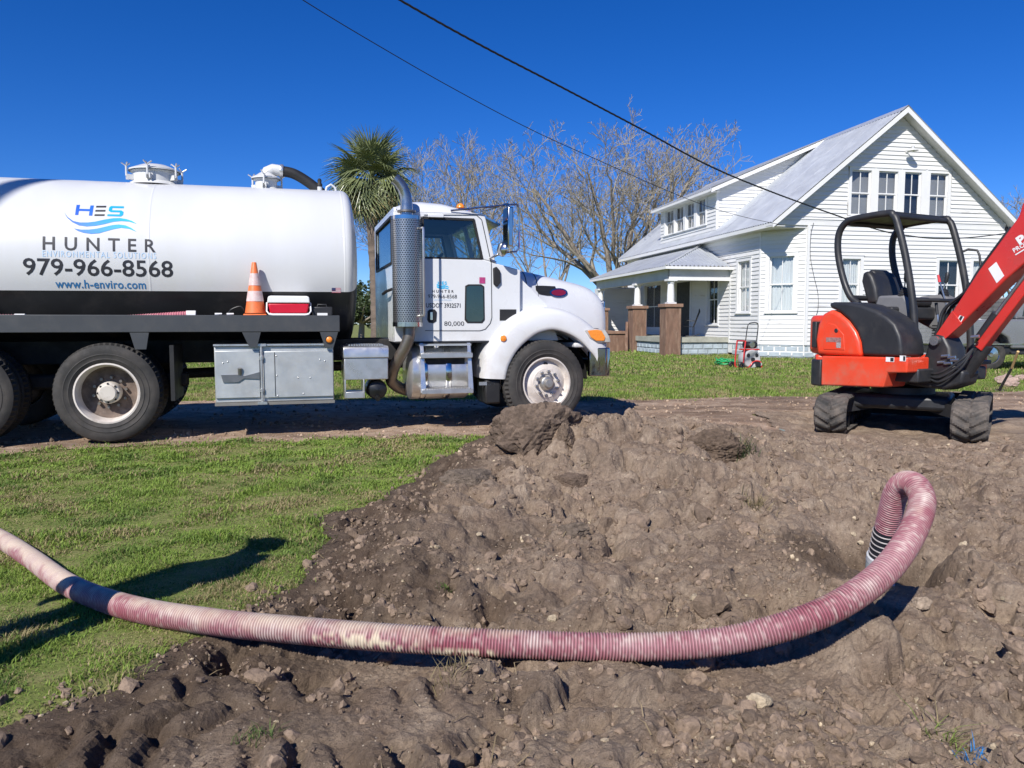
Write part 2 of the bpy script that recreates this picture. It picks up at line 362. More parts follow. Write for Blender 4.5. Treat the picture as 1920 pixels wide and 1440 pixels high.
    if len(xs):
        hp = HOSE[::6]; hp = hp[hp[:, 2] < .42]; lim = np.full(xs.shape, 9.); pull = np.full(xs.shape, -9.)
        for p in hp:
            px = float(proj_x(p[None])[0])
            gap = .12*math.exp(-((px-690)/130)**2)+.13*math.exp(-((px-1430)/150)**2)+.12*math.exp(-((px-1640)/50)**2)
            dd = np.hypot(xs-p[0], ys-p[1]); lim = np.minimum(lim, p[2]-HR+.022-gap+np.maximum(dd-.11-gap, 0)*1.1)
        z2 = z[m]; z[m] = np.minimum(z2, lim)
    return z
def gaxis(fine0, fine1, df, segs):
    return None
def spaced(a, b, d0, d1):
    out = [a]; 
    while out[-1] < b: t = (out[-1]-a)/(b-a); out.append(out[-1]+d0+(d1-d0)*t)
    return np.array(out[:-1])
gx = np.r_[-spaced(8.5, 320, .25, 30)[::-1], -spaced(2.9, 8.5, .02, .14)[::-1], spaced(-2.9, 4.4, .0125, .0125), spaced(4.4, 9.5, .02, .12), spaced(9.5, 320, .25, 30)]
gy = np.r_[-spaced(.9, 120, .4, 20)[::-1], spaced(-.9, 1.7, .12, .05), spaced(1.7, 8.8, .0105, .029), spaced(8.8, 14.5, .05, .09), spaced(14.5, 32, .2, .4), spaced(32, 600, .6, 40)]
gx = np.unique(np.round(gx, 4)); gy = np.unique(np.round(gy, 4))
GX, GY = np.meshgrid(gx, gy); GZ = height(GX, GY)
def soften(Z):
    B = Z.copy(); B[1:-1, 1:-1] = (4*Z[1:-1, 1:-1]+2*(Z[:-2, 1:-1]+Z[2:, 1:-1]+Z[1:-1, :-2]+Z[1:-1, 2:])+Z[:-2, :-2]+Z[:-2, 2:]+Z[2:, :-2]+Z[2:, 2:])/16; return B
GZ = soften(GZ)
_nf = (np.abs(GX) < 6) & (GY > 1.5) & (GY < 9)
GZ = np.where(_nf, GZ+sstep(0, .2, masks(GX, GY)[0])*((h2(np.floor(GX*2000), np.floor(GY*2000), 5)-.5)*.0075+.010*np.abs(fbm(GX, GY, .035, 3, 59))), GZ)
DM, RM = masks(GX, GY)
def zat(x, y):
    x = np.atleast_1d(np.asarray(x, float)); y = np.atleast_1d(np.asarray(y, float))
    i = np.clip(np.searchsorted(gx, x)-1, 0, len(gx)-2); j = np.clip(np.searchsorted(gy, y)-1, 0, len(gy)-2)
    fx = np.clip((x-gx[i])/(gx[i+1]-gx[i]), 0, 1); fy = np.clip((y-gy[j])/(gy[j+1]-gy[j]), 0, 1)
    return (GZ[j, i]*(1-fx)+GZ[j, i+1]*fx)*(1-fy)+(GZ[j+1, i]*(1-fx)+GZ[j+1, i+1]*fx)*fy
def zground(x, y): return float(zat(x, y)[0])

def soil_mat(name, tones, pale, peb=.5, bump=.6, darkwet=True):
    m = bpy.data.materials.new(name); m.use_nodes = True; t = m.node_tree; b = t.nodes['Principled BSDF']
    ge = t.nodes.new('ShaderNodeNewGeometry'); co = ge.outputs['Position']
    n1 = noise(t, co, 1.3, 6, .6); n2 = noise(t, co, 6, 8, .68); n3 = noise(t, co, 38, 7, .72)
    c = mixc(t, ramp(t, n1, .40, .58), tones[0], tones[1])
    c = mixc(t, ramp(t, n2, .42, .66), c, tones[2])
    mm = t.nodes.new('ShaderNodeMath'); mm.operation = 'MULTIPLY'; mm.inputs[1].default_value = .55; t.links.new(ramp(t, noise(t, co, 2.6, 7, .7), .5, .7), mm.inputs[0])
    c = mixc(t, mm.outputs[0], c, tones[3])
    c = mixc(t, ramp(t, n3, .25, .75), mixc(t, 1.0, c, (.66, .64, .62), 'MULTIPLY'), mixc(t, 1.0, c, (1.3, 1.28, 1.26), 'MULTIPLY'))
    if darkwet:
        a = t.nodes.new('ShaderNodeAttribute'); a.attribute_name = 'wet'
        c = mixc(t, a.outputs['Fac'], c, mixc(t, 1.0, c, (.43, .41, .40), 'MULTIPLY'))
    vo = _n(t, 'ShaderNodeTexVoronoi', Scale=55.); t.links.new(co, vo.inputs['Vector'])
    ms = t.nodes.new('ShaderNodeMath'); ms.operation = 'LESS_THAN'; ms.inputs[1].default_value = .16; t.links.new(vo.outputs['Distance'], ms.inputs[0])
    sep = t.nodes.new('ShaderNodeSeparateColor'); t.links.new(vo.outputs['Color'], sep.inputs[0])
    gt = t.nodes.new('ShaderNodeMath'); gt.operation = 'GREATER_THAN'; gt.inputs[1].default_value = 1-.35*peb; t.links.new(sep.outputs[0], gt.inputs[0])
    mu = t.nodes.new('ShaderNodeMath'); mu.operation = 'MULTIPLY'; t.links.new(ms.outputs[0], mu.inputs[0]); t.links.new(gt.outputs[0], mu.inputs[1])
    c = mixc(t, mu.outputs[0], c, pale)
    t.links.new(c, b.inputs['Base Color']); b.inputs['Roughness'].default_value = .95; b.inputs['Specular IOR Level'].default_value = .2
    bp = t.nodes.new('ShaderNodeBump'); bp.inputs['Strength'].default_value = bump; bp.inputs['Distance'].default_value = .03
    bp2 = t.nodes.new('ShaderNodeBump'); bp2.inputs['Strength'].default_value = bump; bp2.inputs['Distance'].default_value = .02
    t.links.new(noise(t, co, 26, 8, .72), bp.inputs['Height']); t.links.new(noise(t, co, 75, 6, .7), bp2.inputs['Height']); t.links.new(bp.outputs[0], bp2.inputs['Normal'])
    t.links.new(bp2.outputs[0], b.inputs['Normal']); return m
SOIL = soil_mat('dug_soil', [(.225, .166, .122), (.305, .232, .172), (.41, .325, .245), (.125, .092, .070)], (.56, .47, .36), .55, .8)
ROAD = soil_mat('drive_dirt', [(.31, .215, .150), (.40, .285, .20), (.52, .405, .305), (.19, .13, .09)], (.58, .52, .45), .9, .6, True)
LAWN = soil_mat('lawn_soil', [(.15, .20, .045), (.18, .21, .06), (.25, .24, .10), (.12, .17, .035)], (.25, .2, .11), .2, .5, False)
wet = np.clip(sstep(.9, .1, DM)*1.0*sstep(-3.6, -1.2, -GX)*1.0+fbm(GX, GY, .6, 4, 101)*.9+.12, 0, 1)*sstep(1.6, -.2, GX)+.22*sstep(.3, -.9, GX)
wet = np.maximum(wet, .95*sstep(.55, .28, np.hypot(GX-HOLE[0]+.12, GY-HOLE[1])))  # wet mud by the pipe, with the hole's shade darkened into the same colour
wet = np.clip(wet+.35*np.clip(fbm(GX, GY, .9, 4, 105)-.12, 0, 1)*2, 0, 1)
ny, nx = GX.shape; idx = np.arange(ny*nx).reshape(ny, nx)
Q = np.stack([idx[:-1, :-1], idx[:-1, 1:], idx[1:, 1:], idx[1:, :-1]], -1).reshape(-1, 4)
dmc = DM.ravel()[Q].mean(1); rmc = RM.ravel()[Q].mean(1)
kind = np.where(dmc > 0, 0, np.where(rmc > 0, 1, 2))
ALLV = np.c_[GX.ravel(), GY.ravel(), GZ.ravel()]
def sub(name, mat, label):
    f = Q[kind == 0]; u, inv = np.unique(f, return_inverse=True)
    me = np_mesh(name, ALLV[u], inv.reshape(-1, 4), mat, {'wet': wet.ravel()[u]}, smooth=False)
    return tag(link(name, me), label, None, None, 'structure')
sub('dirt_mound', SOIL, 'freshly dug brown soil heaped across the foreground')
def coarse(name, mat, label, step, test, drop):
    ix = np.unique(np.r_[np.arange(0, nx, 1)[(gx < -8.5) | (gx > 9.5)], np.searchsorted(gx, np.arange(-8.5, 9.5, step))]); iy = np.unique(np.r_[np.arange(0, ny, 1)[(gy < 1) | (gy > 14)], np.searchsorted(gy, np.arange(1, 14, step))])
    X, Y, Zc = GX[np.ix_(iy, ix)], GY[np.ix_(iy, ix)], GZ[np.ix_(iy, ix)]; D_, R2_ = DM[np.ix_(iy, ix)], RM[np.ix_(iy, ix)]; m_, k_ = X.shape; id_ = np.arange(m_*k_).reshape(m_, k_)
    q = np.stack([id_[:-1, :-1], id_[:-1, 1:], id_[1:, 1:], id_[1:, :-1]], -1).reshape(-1, 4); q = q[test(D_.ravel()[q], R2_.ravel()[q])]
    Zd = Zc-np.where(D_ > -.02, .012, 0)-np.clip(D_+.01, 0, .12)*.9-drop*(R2_ > -.1); u, inv = np.unique(q, return_inverse=True)
    tag(link(name, np_mesh(name, np.c_[X.ravel(), Y.ravel(), Zd.ravel()][u], inv.reshape(-1, 4), mat, {'wet': np.clip(0.45*sstep(-.6, 2.2, X)+1.2*fbm(X*.3, Y, .5, 3, 85), 0, 1).ravel()[u]}, smooth=True)), label, None, None, 'structure')
coarse('driveway', ROAD, 'reddish dirt and gravel driveway under the truck', .045, lambda d, r: (d.min(1) < .06) & (r.max(1) > 0), 0)
coarse('lawn', LAWN, 'grassy yard ground around the house and driveway', .1, lambda d, r: (d.min(1) < .08) & (r.min(1) < .08), .008)

# ---------------------------------------------------------------- grass (one mass, real blades)
def grass_mat():
    m = bpy.data.materials.new('grass_blade'); m.use_nodes = True; t = m.node_tree; b = t.nodes['Principled BSDF']
    a = t.nodes.new('ShaderNodeAttribute'); a.attribute_name = 'tint'; t.links.new(a.outputs['Color'], b.inputs['Base Color'])
    b.inputs['Roughness'].default_value = .6; b.inputs['Specular IOR Level'].default_value = .3
    tr = t.nodes.new('ShaderNodeBsdfTranslucent'); t.links.new(a.outputs['Color'], tr.inputs[0]); mx = t.nodes.new('ShaderNodeMixShader'); mx.inputs[0].default_value = .28
    t.links.new(b.outputs[0], mx.inputs[1]); t.links.new(tr.outputs[0], mx.inputs[2]); t.links.new(mx.outputs[0], t.nodes['Material Output'].inputs[0]); return m
GRASS = grass_mat()
def blades(x, y, hgt, wid, col, lean=.6, z=None, r=rng):
    n = len(x); z = zat(x, y) if z is None else z
    an = r.uniform(0, 2*np.pi, n); dx, dy = np.cos(an), np.sin(an); le = r.uniform(.15, lean, n)*hgt*1.6
    sx, sy = -dy*wid/2, dx*wid/2; z = z-.006
    h1 = hgt*.6; l1 = le*.35
    V = np.stack([np.c_[x-sx, y-sy, z], np.c_[x+sx, y+sy, z], np.c_[x+dx*l1+sx*.8, y+dy*l1+sy*.8, z+h1], np.c_[x+dx*l1-sx*.8, y+dy*l1-sy*.8, z+h1], np.c_[x+dx*le, y+dy*le, z+hgt*r.uniform(.75, 1, n)]], 1)
    b = np.arange(n)*5
    F = np.stack([np.c_[b, b+1, b+2], np.c_[b, b+2, b+3], np.c_[b+3, b+2, b+4]], 1).reshape(-1, 3)
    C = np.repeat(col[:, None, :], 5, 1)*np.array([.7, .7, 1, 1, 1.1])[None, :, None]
    return V.reshape(-1, 3), F, C.reshape(-1, 3)
def blades1(x, y, hgt, wid, col, r):
    n = len(x); z = zat(x, y)-.006; an = r.uniform(0, 2*np.pi, n); dx, dy = np.cos(an), np.sin(an); le = r.uniform(.1, .9, n)*hgt*1.3
    V = np.stack([np.c_[x+dy*wid/2, y-dx*wid/2, z], np.c_[x-dy*wid/2, y+dx*wid/2, z], np.c_[x+dx*le, y+dy*le, z+hgt]], 1)
    return V.reshape(-1, 3), np.arange(n*3).reshape(-1, 3), np.repeat(col, 3, 0)
def pack(parts):
    Vs, Fs, Cs, o = [], [], [], 0
    for V, F, C in parts: Vs.append(V); Fs.append(F+o); Cs.append(C); o += len(V)
    return np.vstack(Vs), np.vstack(Fs), np.vstack(Cs)
def gcol(x, y, r, dry):
    n = len(x); g = r.random(n)[:, None]
    green = np.array([.135, .225, .034])*(1-g)+np.array([.295, .40, .075])*g
    dark = np.array([.035, .085, .028]); straw = np.array([.36, .30, .15])*(.7+.5*r.random(n)[:, None])
    p = np.clip(fbm(x, y, .55, 3, 121)*2.2+.1, 0, 1); col = green*(1-.45*p[:, None])+dark*.45*p[:, None]
    d = r.random(n) < np.clip(dry+fbm(x, y, .8, 4, 123)*1.5+fbm(x, y, .2, 3, 124)*.5, .03, .8)
    return np.where(d[:, None], straw, col)
parts = []
def scatter(x0, x1, y0, y1, dens, hm, wd, dry, seed, fov=True):
    r = np.random.default_rng(seed); n = int((x1-x0)*(y1-y0)*dens); x = r.uniform(x0, x1, n); y = r.uniform(y0, y1, n)
    if fov: k = np.abs(x)/np.maximum(y, .1) < np.where(x < 0, .95, .8); x, y = x[k], y[k]
    d, rd = masks(x, y); k = (d < r.normal(-.03, .04, len(x))) & (rd < r.normal(0, .1, len(x))); x, y = x[k], y[k]
    k = r.random(len(x)) < np.clip(.9+fbm(x, y, .3, 3, 131)*1.2, .45, 1); x, y = x[k], y[k]
    h = hm*np.clip(.75+fbm(x, y, .35, 3, 133)*1.0, .35, 1.5)*r.uniform(.55, 1.25, len(x))
    if y0 > 10: return blades1(x, y, h, wd*r.uniform(.7, 1.3, len(x)), gcol(x, y, r, dry), r)
    return blades(x, y, h, wd*r.uniform(.7, 1.3, len(x)), gcol(x, y, r, dry), .95, None, r)
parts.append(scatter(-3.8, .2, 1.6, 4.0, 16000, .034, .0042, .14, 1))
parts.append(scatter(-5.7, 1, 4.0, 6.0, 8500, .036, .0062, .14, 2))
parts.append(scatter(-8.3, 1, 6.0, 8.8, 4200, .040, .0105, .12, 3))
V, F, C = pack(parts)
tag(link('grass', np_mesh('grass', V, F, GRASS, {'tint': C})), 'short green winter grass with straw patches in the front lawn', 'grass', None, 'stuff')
parts = [scatter(-9, 12, 11.5, 18, 1500, .055, .016, .26, 4), scatter(-13, 22, 18, 32, 350, .07, .034, .22, 5), scatter(-30, 40, 32, 60, 40, .12, .12, .36, 6)]
V, F, C = pack(parts)
tag(link('yard_grass', np_mesh('yard_grass', V, F, GRASS, {'tint': C})), 'patchy green and dry grass in the yard before the house', 'grass', None, 'stuff')

# ---------------------------------------------------------------- loose soil crumbs, clods, stones, straw
def ico(sub):
    bm = bmesh.new(); bmesh.ops.create_icosphere(bm, subdivisions=sub, radius=1); bm.verts.ensure_lookup_table()
    V = np.array([v.co[:] for v in bm.verts]); F = np.array([[v.index for v in f.verts] for f in bm.faces]); bm.free(); return V, F
def rotm(n, r):
    q = r.normal(size=(n, 4)); q /= np.linalg.norm(q, axis=1)[:, None]; a, b, c, d = q.T
    return np.stack([np.stack([1-2*(c*c+d*d), 2*(b*c-a*d), 2*(b*d+a*c)], -1), np.stack([2*(b*c+a*d), 1-2*(b*b+d*d), 2*(c*d-a*b)], -1), np.stack([2*(b*d-a*c), 2*(c*d+a*b), 1-2*(b*b+c*c)], -1)], 1)
VAR = {}
def variants(sub):
    if sub in VAR: return VAR[sub]
    bV, bF = ico(sub); r = np.random.default_rng(900+sub); out = []
    for k in range(14):
        o = r.uniform(0, 60, 4); a = vnoise(bV[:, 0]*1.1+o[0], bV[:, 1]*1.1+bV[:, 2]*.9+o[1], 5)+vnoise(bV[:, 2]*1.2+o[2], bV[:, 0]*1.0-bV[:, 1]+o[3], 6); b = vnoise(bV[:, 0]*2.7+o[1], bV[:, 1]*2.7+bV[:, 2]*2.2+o[2], 7); c = np.abs(vnoise(bV[:, 2]*5.5+o[0], bV[:, 0]*5+bV[:, 1]*4+o[3], 8))
        d = 1+.5*a+.4*b+.35*c
        for q in range(5):
            nrm = r.normal(size=3); nrm /= np.linalg.norm(nrm); t = bV@nrm; h = r.uniform(.45, .8); d = np.minimum(d, np.where(t > .3, h/np.maximum(t, .3), 9))
        out.append(bV*d[:, None])
    VAR[sub] = (np.array(out), bF); return VAR[sub]
def lumps(x, y, size, sub, r, sink=.35):
    bVs, bF = variants(sub); n = len(x); k = bVs.shape[1]
    P = bVs[r.integers(0, len(bVs), n)]*r.uniform(.65, 1.2, (n, 1, 3))
    P = np.einsum('nij,nkj->nki', rotm(n, r), P)*size[:, None, None]
    P += np.c_[x, y, zat(x, y)+size*(.5-sink)][:, None, :]
    return P.reshape(-1, 3), (bF[None]+(np.arange(n)*k)[:, None, None]).reshape(-1, 3), n, k
def soil_tint(n, r, pale=.1):
    base = np.array([.225, .168, .125])*r.uniform(.75, 1.35, n)[:, None]; p = r.random(n) < pale
    return np.where(p[:, None], np.array([.50, .41, .29])*r.uniform(.7, 1.15, n)[:, None], base)
CRUMB = bpy.data.materials.new('soil_crumb'); CRUMB.use_nodes = True
_t = CRUMB.node_tree; _b = _t.nodes['Principled BSDF']; _a = _t.nodes.new('ShaderNodeAttribute'); _a.attribute_name = 'tint'
_g = _t.nodes.new('ShaderNodeNewGeometry')
_t.links.new(mixc(_t, ramp(_t, noise(_t, _g.outputs['Position'], 45, 6, .7), .3, .72), mixc(_t, 1.0, _a.outputs['Color'], (.6, .6, .6), 'MULTIPLY'), mixc(_t, 1.0, _a.outputs['Color'], (1.35, 1.33, 1.3), 'MULTIPLY')), _b.inputs['Base Color'])
_b.inputs['Roughness'].default_value = .95; _b.inputs['Specular IOR Level'].default_value = .15
_bp = _t.nodes.new('ShaderNodeBump'); _bp.inputs['Strength'].default_value = .8; _bp.inputs['Distance'].default_value = .01
_t.links.new(noise(_t, _g.outputs['Position'], 90, 6, .7), _bp.inputs['Height']); _t.links.new(_bp.outputs[0], _b.inputs['Normal'])
def in_dirt(n, seed, y0=1.75, y1=8.6, margin=.0, fov=.82):
    r = np.random.default_rng(seed); y = y0+(y1-y0)*r.random(n)**1.7; x = r.uniform(-1, 1, n)*fov*y
    d, _ = masks(x, y); k = (d > margin+r.normal(0, .09, n)) & (np.hypot(x-HOLE[0], y-HOLE[1]) > .3); x, y = x[k], y[k]
    k = r.random(len(x)) < np.clip(.5+fbm(x, y, .5, 3, 141)*2.2, .08, 1); x, y = x[k], y[k]
    dh = np.full(len(x), 9.)
    for p in HOSE[::12]: dh = np.minimum(dh, np.hypot(x-p[0], y-p[1]))
    k = dh > .075; x, y = x[k], y[k]
    ct, st = math.cos(R_(-9)), math.sin(R_(-9)); u = (x+.72)*ct+(y-2.28)*st; v = -(x+.72)*st+(y-2.28)*ct
    k = ~((np.abs(u) < .62) & (np.abs(v) < .3)) | (r.random(len(x)) < .12); return x[k], y[k], r
P_ = []
for n, sd, smin, smax, sb, pale, sink in ((26000, 201, .004, .011, 1, .07, .2), (12000, 202, .009, .022, 1, .04, .3), (3200, 203, .016, .038, 2, .02, .4), (620, 204, .03, .065, 3, .0, .55), (70, 205, .06, .105, 3, .0, .65)):
    x, y, r = in_dirt(n, sd, margin=(-.06 if sb < 3 else .2)); size = smin+(smax-smin)*r.random(len(x))**2.0; size *= np.clip(.7+.1*y, .8, 1.4) if sb < 2 else 1
    V, F, nn, k = lumps(x, y, size, sb, r, sink)
    P_.append((V, F, np.repeat(soil_tint(nn, r, pale), k, 0)))
V, F, C = pack(P_)
tag(link('loose_soil', np_mesh('loose_soil', V, F, CRUMB, {'tint': C}, smooth=False)), 'crumbs and small clods of soil scattered over the dug ground', 'soil', None, 'stuff')
print('loose soil tris', len(F))
r = np.random.default_rng(231); n = 9000; y = r.uniform(6.6, 13.2, n); x = r.uniform(-.75, .75, n)*y; d_, rd_ = masks(x, y); k = (rd_ > 0) & (d_ < 0) & (r.random(n) < np.clip(.45+fbm(x, y, .8, 3, 233)*2, .1, 1)); x, y = x[k], y[k]
V, F, nn, kk = lumps(x, y, .008+.022*r.random(len(x))**2.5, 1, r, .25)
tag(link('gravel', np_mesh('gravel', V, F, CRUMB, {'tint': np.repeat(np.array([.36, .27, .20])*r.uniform(.5, 1.5, nn)[:, None], kk, 0)})), 'loose gravel and soil crumbs strewn along the dirt driveway', 'gravel', None, 'stuff')
# straw and dead roots strewn on the soil
x, y, r = in_dirt(1500, 220); n = len(x); L = r.uniform(.02, .10, n)*np.where(r.random(n) < .12, 2, 1); an = r.uniform(0, 2*np.pi, n); up = r.normal(.1, .35, n); wd = r.uniform(.0012, .0026, n)*np.clip(y/3, 1, 2)
zz = zat(x, y)+.012; dx, dy, dz = np.cos(an)*L, np.sin(an)*L, np.abs(up)*L*.6
bend = r.normal(0, .25, n)*L
V = np.stack([np.c_[x-dy/L*wd, y+dx/L*wd, zz], np.c_[x+dy/L*wd, y-dx/L*wd, zz], np.c_[x+dx*.5-dy*bend/L+dy/L*wd, y+dy*.5+dx*bend/L-dx/L*wd, zz+dz*.6+.004], np.c_[x+dx*.5-dy*bend/L-dy/L*wd, y+dy*.5+dx*bend/L+dx/L*wd, zz+dz*.6+.004], np.c_[x+dx, y+dy, zz+dz]], 1).reshape(-1, 3)
b = np.arange(n)*5; F = np.stack([np.c_[b, b+1, b+2], np.c_[b, b+2, b+3], np.c_[b+3, b+2, b+4]], 1).reshape(-1, 3)
C = np.repeat(np.array([.34, .26, .15])*r.uniform(.4, 1.3, n)[:, None], 5, 0)
tag(link('straw', np_mesh('straw', V, F, GRASS, {'tint': C})), 'dry straw and root bits strewn over the dug soil', 'straw', None, 'stuff')

def clod(name, label, cat, loc, size, seed, tint, squash=(1, 1, 1), facet=.0, sub=5):
    V, F = ico(sub); r = np.random.default_rng(seed); o = r.uniform(0, 50, 3)
    def n3(P, s, sd): return (vnoise(P[:, 0]/s+o[0], P[:, 1]/s+P[:, 2]*.7/s+o[1], sd)+vnoise(P[:, 2]/s+o[2], P[:, 0]*.6/s-P[:, 1]/s, sd+5))*.7
    d = 1+.38*n3(V, .9, seed)+.26*n3(V, .4, seed+1)+.18*np.abs(n3(V, .2, seed+2))+.10*np.abs(n3(V, .09, seed+3))+.05*n3(V, .045, seed+4)
    if facet:
        for k in range(14):
            nrm = r.normal(size=3); nrm /= np.linalg.norm(nrm); q = V@nrm; hh = r.uniform(.62, .9); d = np.where(q > .5, np.minimum(d, hh/np.maximum(q, .5)*(1+.05*n3(V, .12, seed+20))), d)
    d = d*(1+.10*np.abs(n3(V, .16, seed+31))+.07*np.abs(n3(V, .08, seed+33))+.035*n3(V, .04, seed+35)-.06*np.exp(-(n3(V, .5, seed+37)/.05)**2))
    P = V*d[:, None]*np.array(squash)*size
    me = np_mesh(name, P, F, CRUMB, {'tint': np.repeat(np.array(tint)[None], len(P), 0)*(.85+.5*(n3(V, .35, seed+9)[:, None]+.2))}, smooth=False)
    o_ = link(name, me); o_.location = loc; return tag(o_, label, cat)
def on(px, py, Y=None, dz=0):
    """world point on the soil under a measured direction"""
    r = ray(px, py); ts = np.linspace(1.5, 14, 2500); P = CAMP+r[None]*ts[:, None]; z = zat(P[:, 0], P[:, 1]); k = np.argmax(P[:, 2] < z); return P[k]+np.array([0, 0, dz])
p = on(1003, 838); clod('dirt_clod', 'large dark rounded dirt clod atop the mound before the front wheel', 'dirt clod', (p[0], p[1]+.12, p[2]+.08), .31, 301, (.15, .112, .086), (1.08, .9, .88), .6)
p = on(1062, 832); clod('dirt_clod', 'upright dark clod leaning on the right of the largest clod', 'dirt clod', (p[0], p[1]+.05, p[2]+.02), .12, 311, (.16, .12, .09), (.8, .9, 1.1), .6)
p = on(935, 852); clod('dirt_clod', 'crumbling clod at the left foot of the largest clod', 'dirt clod', (p[0], p[1]+.02, p[2]+.0), .12, 312, (.17, .125, .095), (1.3, 1, .7), .6)
p = on(1075, 905); clod('dirt_clod', 'flat dark clod on the mound just below the largest clod', 'dirt clod', (p[0], p[1], p[2]+.0), .105, 302, (.15, .11, .083), (1.3, 1, .7), .4)
p = on(875, 905); clod('dirt_clod', 'smooth grey brown clod on the left flank of the mound', 'dirt clod', (p[0], p[1], p[2]+.01), .14, 303, (.15, .12, .095), (1.15, 1, .72), .5)
p = on(1075, 1000); clod('dirt_clod', 'slab shaped clod right of the pale stone on the mound', 'dirt clod', (p[0], p[1], p[2]), .085, 304, (.15, .118, .092), (1.4, 1, .7), .6)
p = on(1345, 850); clod('sod_clump', 'torn sod clump with dark roots on the right of the mound', 'sod', (p[0], p[1]+.1, p[2]+.0), .17, 305, (.13, .095, .07), (1.3, 1, .85), 0)
for (px, py, s, lab) in ((986, 1012, .034, 'largest pale cream stone in the middle of the dirt mound'), (898, 1003, .017, 'small pale stone left of the larger cream stone on the mound'), (1035, 1163, .022, 'tan stone half buried just behind the middle of the hose'), (1730, 1137, .042, 'pale angular stone lying right of the hole below the hose bend'), (1600, 1003, .016, 'cream pebble on wet mud left of the pipe'), (1425, 1320, .036, 'flat light brown stone below the hose at lower right')):
    p = on(px, py); clod('stone', lab, 'stone', (p[0], p[1], p[2]+s*.25), s, int(px), (.46, .38, .27) if s < .04 else (.34, .27, .205), (1.15, .95, .75), .7, 4)
def tuft(name, label, px, py, n, h, spread, tint, wd=.004, cat='grass', lean=.9, dryf=.3):
    p = on(px, py); r = np.random.default_rng(int(px)); x = p[0]+r.normal(0, spread, n); y = p[1]+r.normal(0, spread*.8, n)
    c = np.array(tint)*r.uniform(.6, 1.3, n)[:, None]; d = r.random(n) < dryf; c = np.where(d[:, None], np.array([.33, .27, .14])*r.uniform(.6, 1.1, n)[:, None], c)
    V, F, C = blades(x, y, h*r.uniform(.5, 1.2, n), np.full(n, wd), c, lean, None, r)
    tag(link(name, np_mesh(name, V, F, GRASS, {'tint': C})), label, cat)
tuft('grass_tuft', 'grey green grass tuft hanging from the sod clump on the mound', 1388, 850, 130, .13, .055, (.085, .11, .045), .006)
tuft('grass_tuft', 'grass blades sprayed blue at the lower right corner', 1826, 1420, 34, .035, .020, (.03, .22, .55), .0035, 'grass', 1.2, 0)
tuft('grass_tuft', 'pale green flattened blades left of the blue sprayed grass', 1775, 1392, 50, .05, .03, (.20, .26, .06), .0035, 'grass', 2.0)
tuft('grass_tuft', 'straw coloured torn grass at the near edge of the dug hollow', 1415, 950, 70, .09, .04, (.26, .21, .11), .004, 'grass', 1.3, .8)
tuft('grass_tuft', 'little green grass tuft sprouting amid dark soil behind the hose', 838, 1108, 45, .035, .02, (.10, .19, .035), .003)
tuft('grass_tuft', 'small grass tuft between the crawler track prints', 480, 1383, 60, .04, .03, (.10, .17, .04), .003, 'grass', 1.2, .4)
tuft('grass_tuft', 'dry grass wisps under the hose beside the dark hollow', 845, 1262, 60, .06, .03, (.26, .21, .11), .0028, 'grass', 1.5, .7)
# ================================================================ HOUSE
o_ = at(1507, 660, 27); HF = Frame((o_[0], o_[1], 0.04), R_(11.2))
WHITE = M('peeling_white_paint', (.68, .68, .67), .55, var=.05, scale=1.2, dirt=(.36, .34, .31), damt=.75, dscale=1.4, dlo=.60, dhi=.70, stretch=(.5, .5, 3.5), bump=.25, bscale=30)
TRIM = M('white_trim_paint', (.72, .72, .71), .5, var=.04, scale=2, dirt=(.5, .49, .46), damt=.5, dscale=2, dlo=.58, dhi=.75, bump=.15, bscale=40)
TIN = M('corrugated_tin', (.62, .65, .68), .36, .55, var=.08, scale=.9, dirt=(.50, .50, .51), damt=.35, dscale=1.6, stretch=(1, 1, 1), bump=.12, bscale=18)
CAP = M('tin_cap', (.70, .72, .75), .33, .55, var=.08)
SOFFIT = M('soffit_boards', (.58, .58, .56), .6, var=.08, scale=2)
BLOCK = M('painted_block', (.36, .42, .46), .85, var=.18, scale=4, bump=.8, bscale=22, dirt=(.5, .53, .55), damt=.5, dscale=5)
MORTAR = M('mortar', (.24, .27, .29), .9, var=.1)
BRICKP = M('brown_pier', (.18, .105, .072), .9, var=.3, scale=3, bump=.6, bscale=30, dirt=(.34, .24, .17), damt=.7, dscale=2.2, stretch=(3, 3, .7))
PIERCAP = M('pier_cap', (.24, .145, .10), .88, var=.2, scale=5, bump=.5, bscale=30)
PANE = glass('window_pane', (.95, .96, .97))
CURTAIN = M('grey_blind', (.26, .26, .25), .9, var=.12, scale=1.5)
SHEER = M('pale_curtain', (.62, .64, .62), .85, var=.12, scale=2.5, stretch=(6, 6, .4))
DARK = M('dark_interior', (.016, .018, .022), .9, var=.2)
FLOORW = M('weathered_sill_board', (.33, .33, .28), .85, var=.2, scale=3, bump=.4)
house = thing('house', 'white clapboard farmhouse with tin gable roof, dormer and porch', 'house', HF.o, HF.yaw)
RX, RZ, EX, EZ = 3.41, 8.66, -1.57, 4.60          # ridge and left eave
SL = (RZ-EZ)/(RX-EX); EXR = 2*RX-EX
CC = 1.12                                       # clipped corner
ZB = .44                                        # foot of the siding
LEN = 15.0
def roof_z(hx): return RZ-abs(hx-RX)*SL
def loc3(o, d, a, n, off, z): return (o[0]+d[0]*a+n[0]*off, o[1]+d[1]*a+n[1]*off, z)
NB = [0]
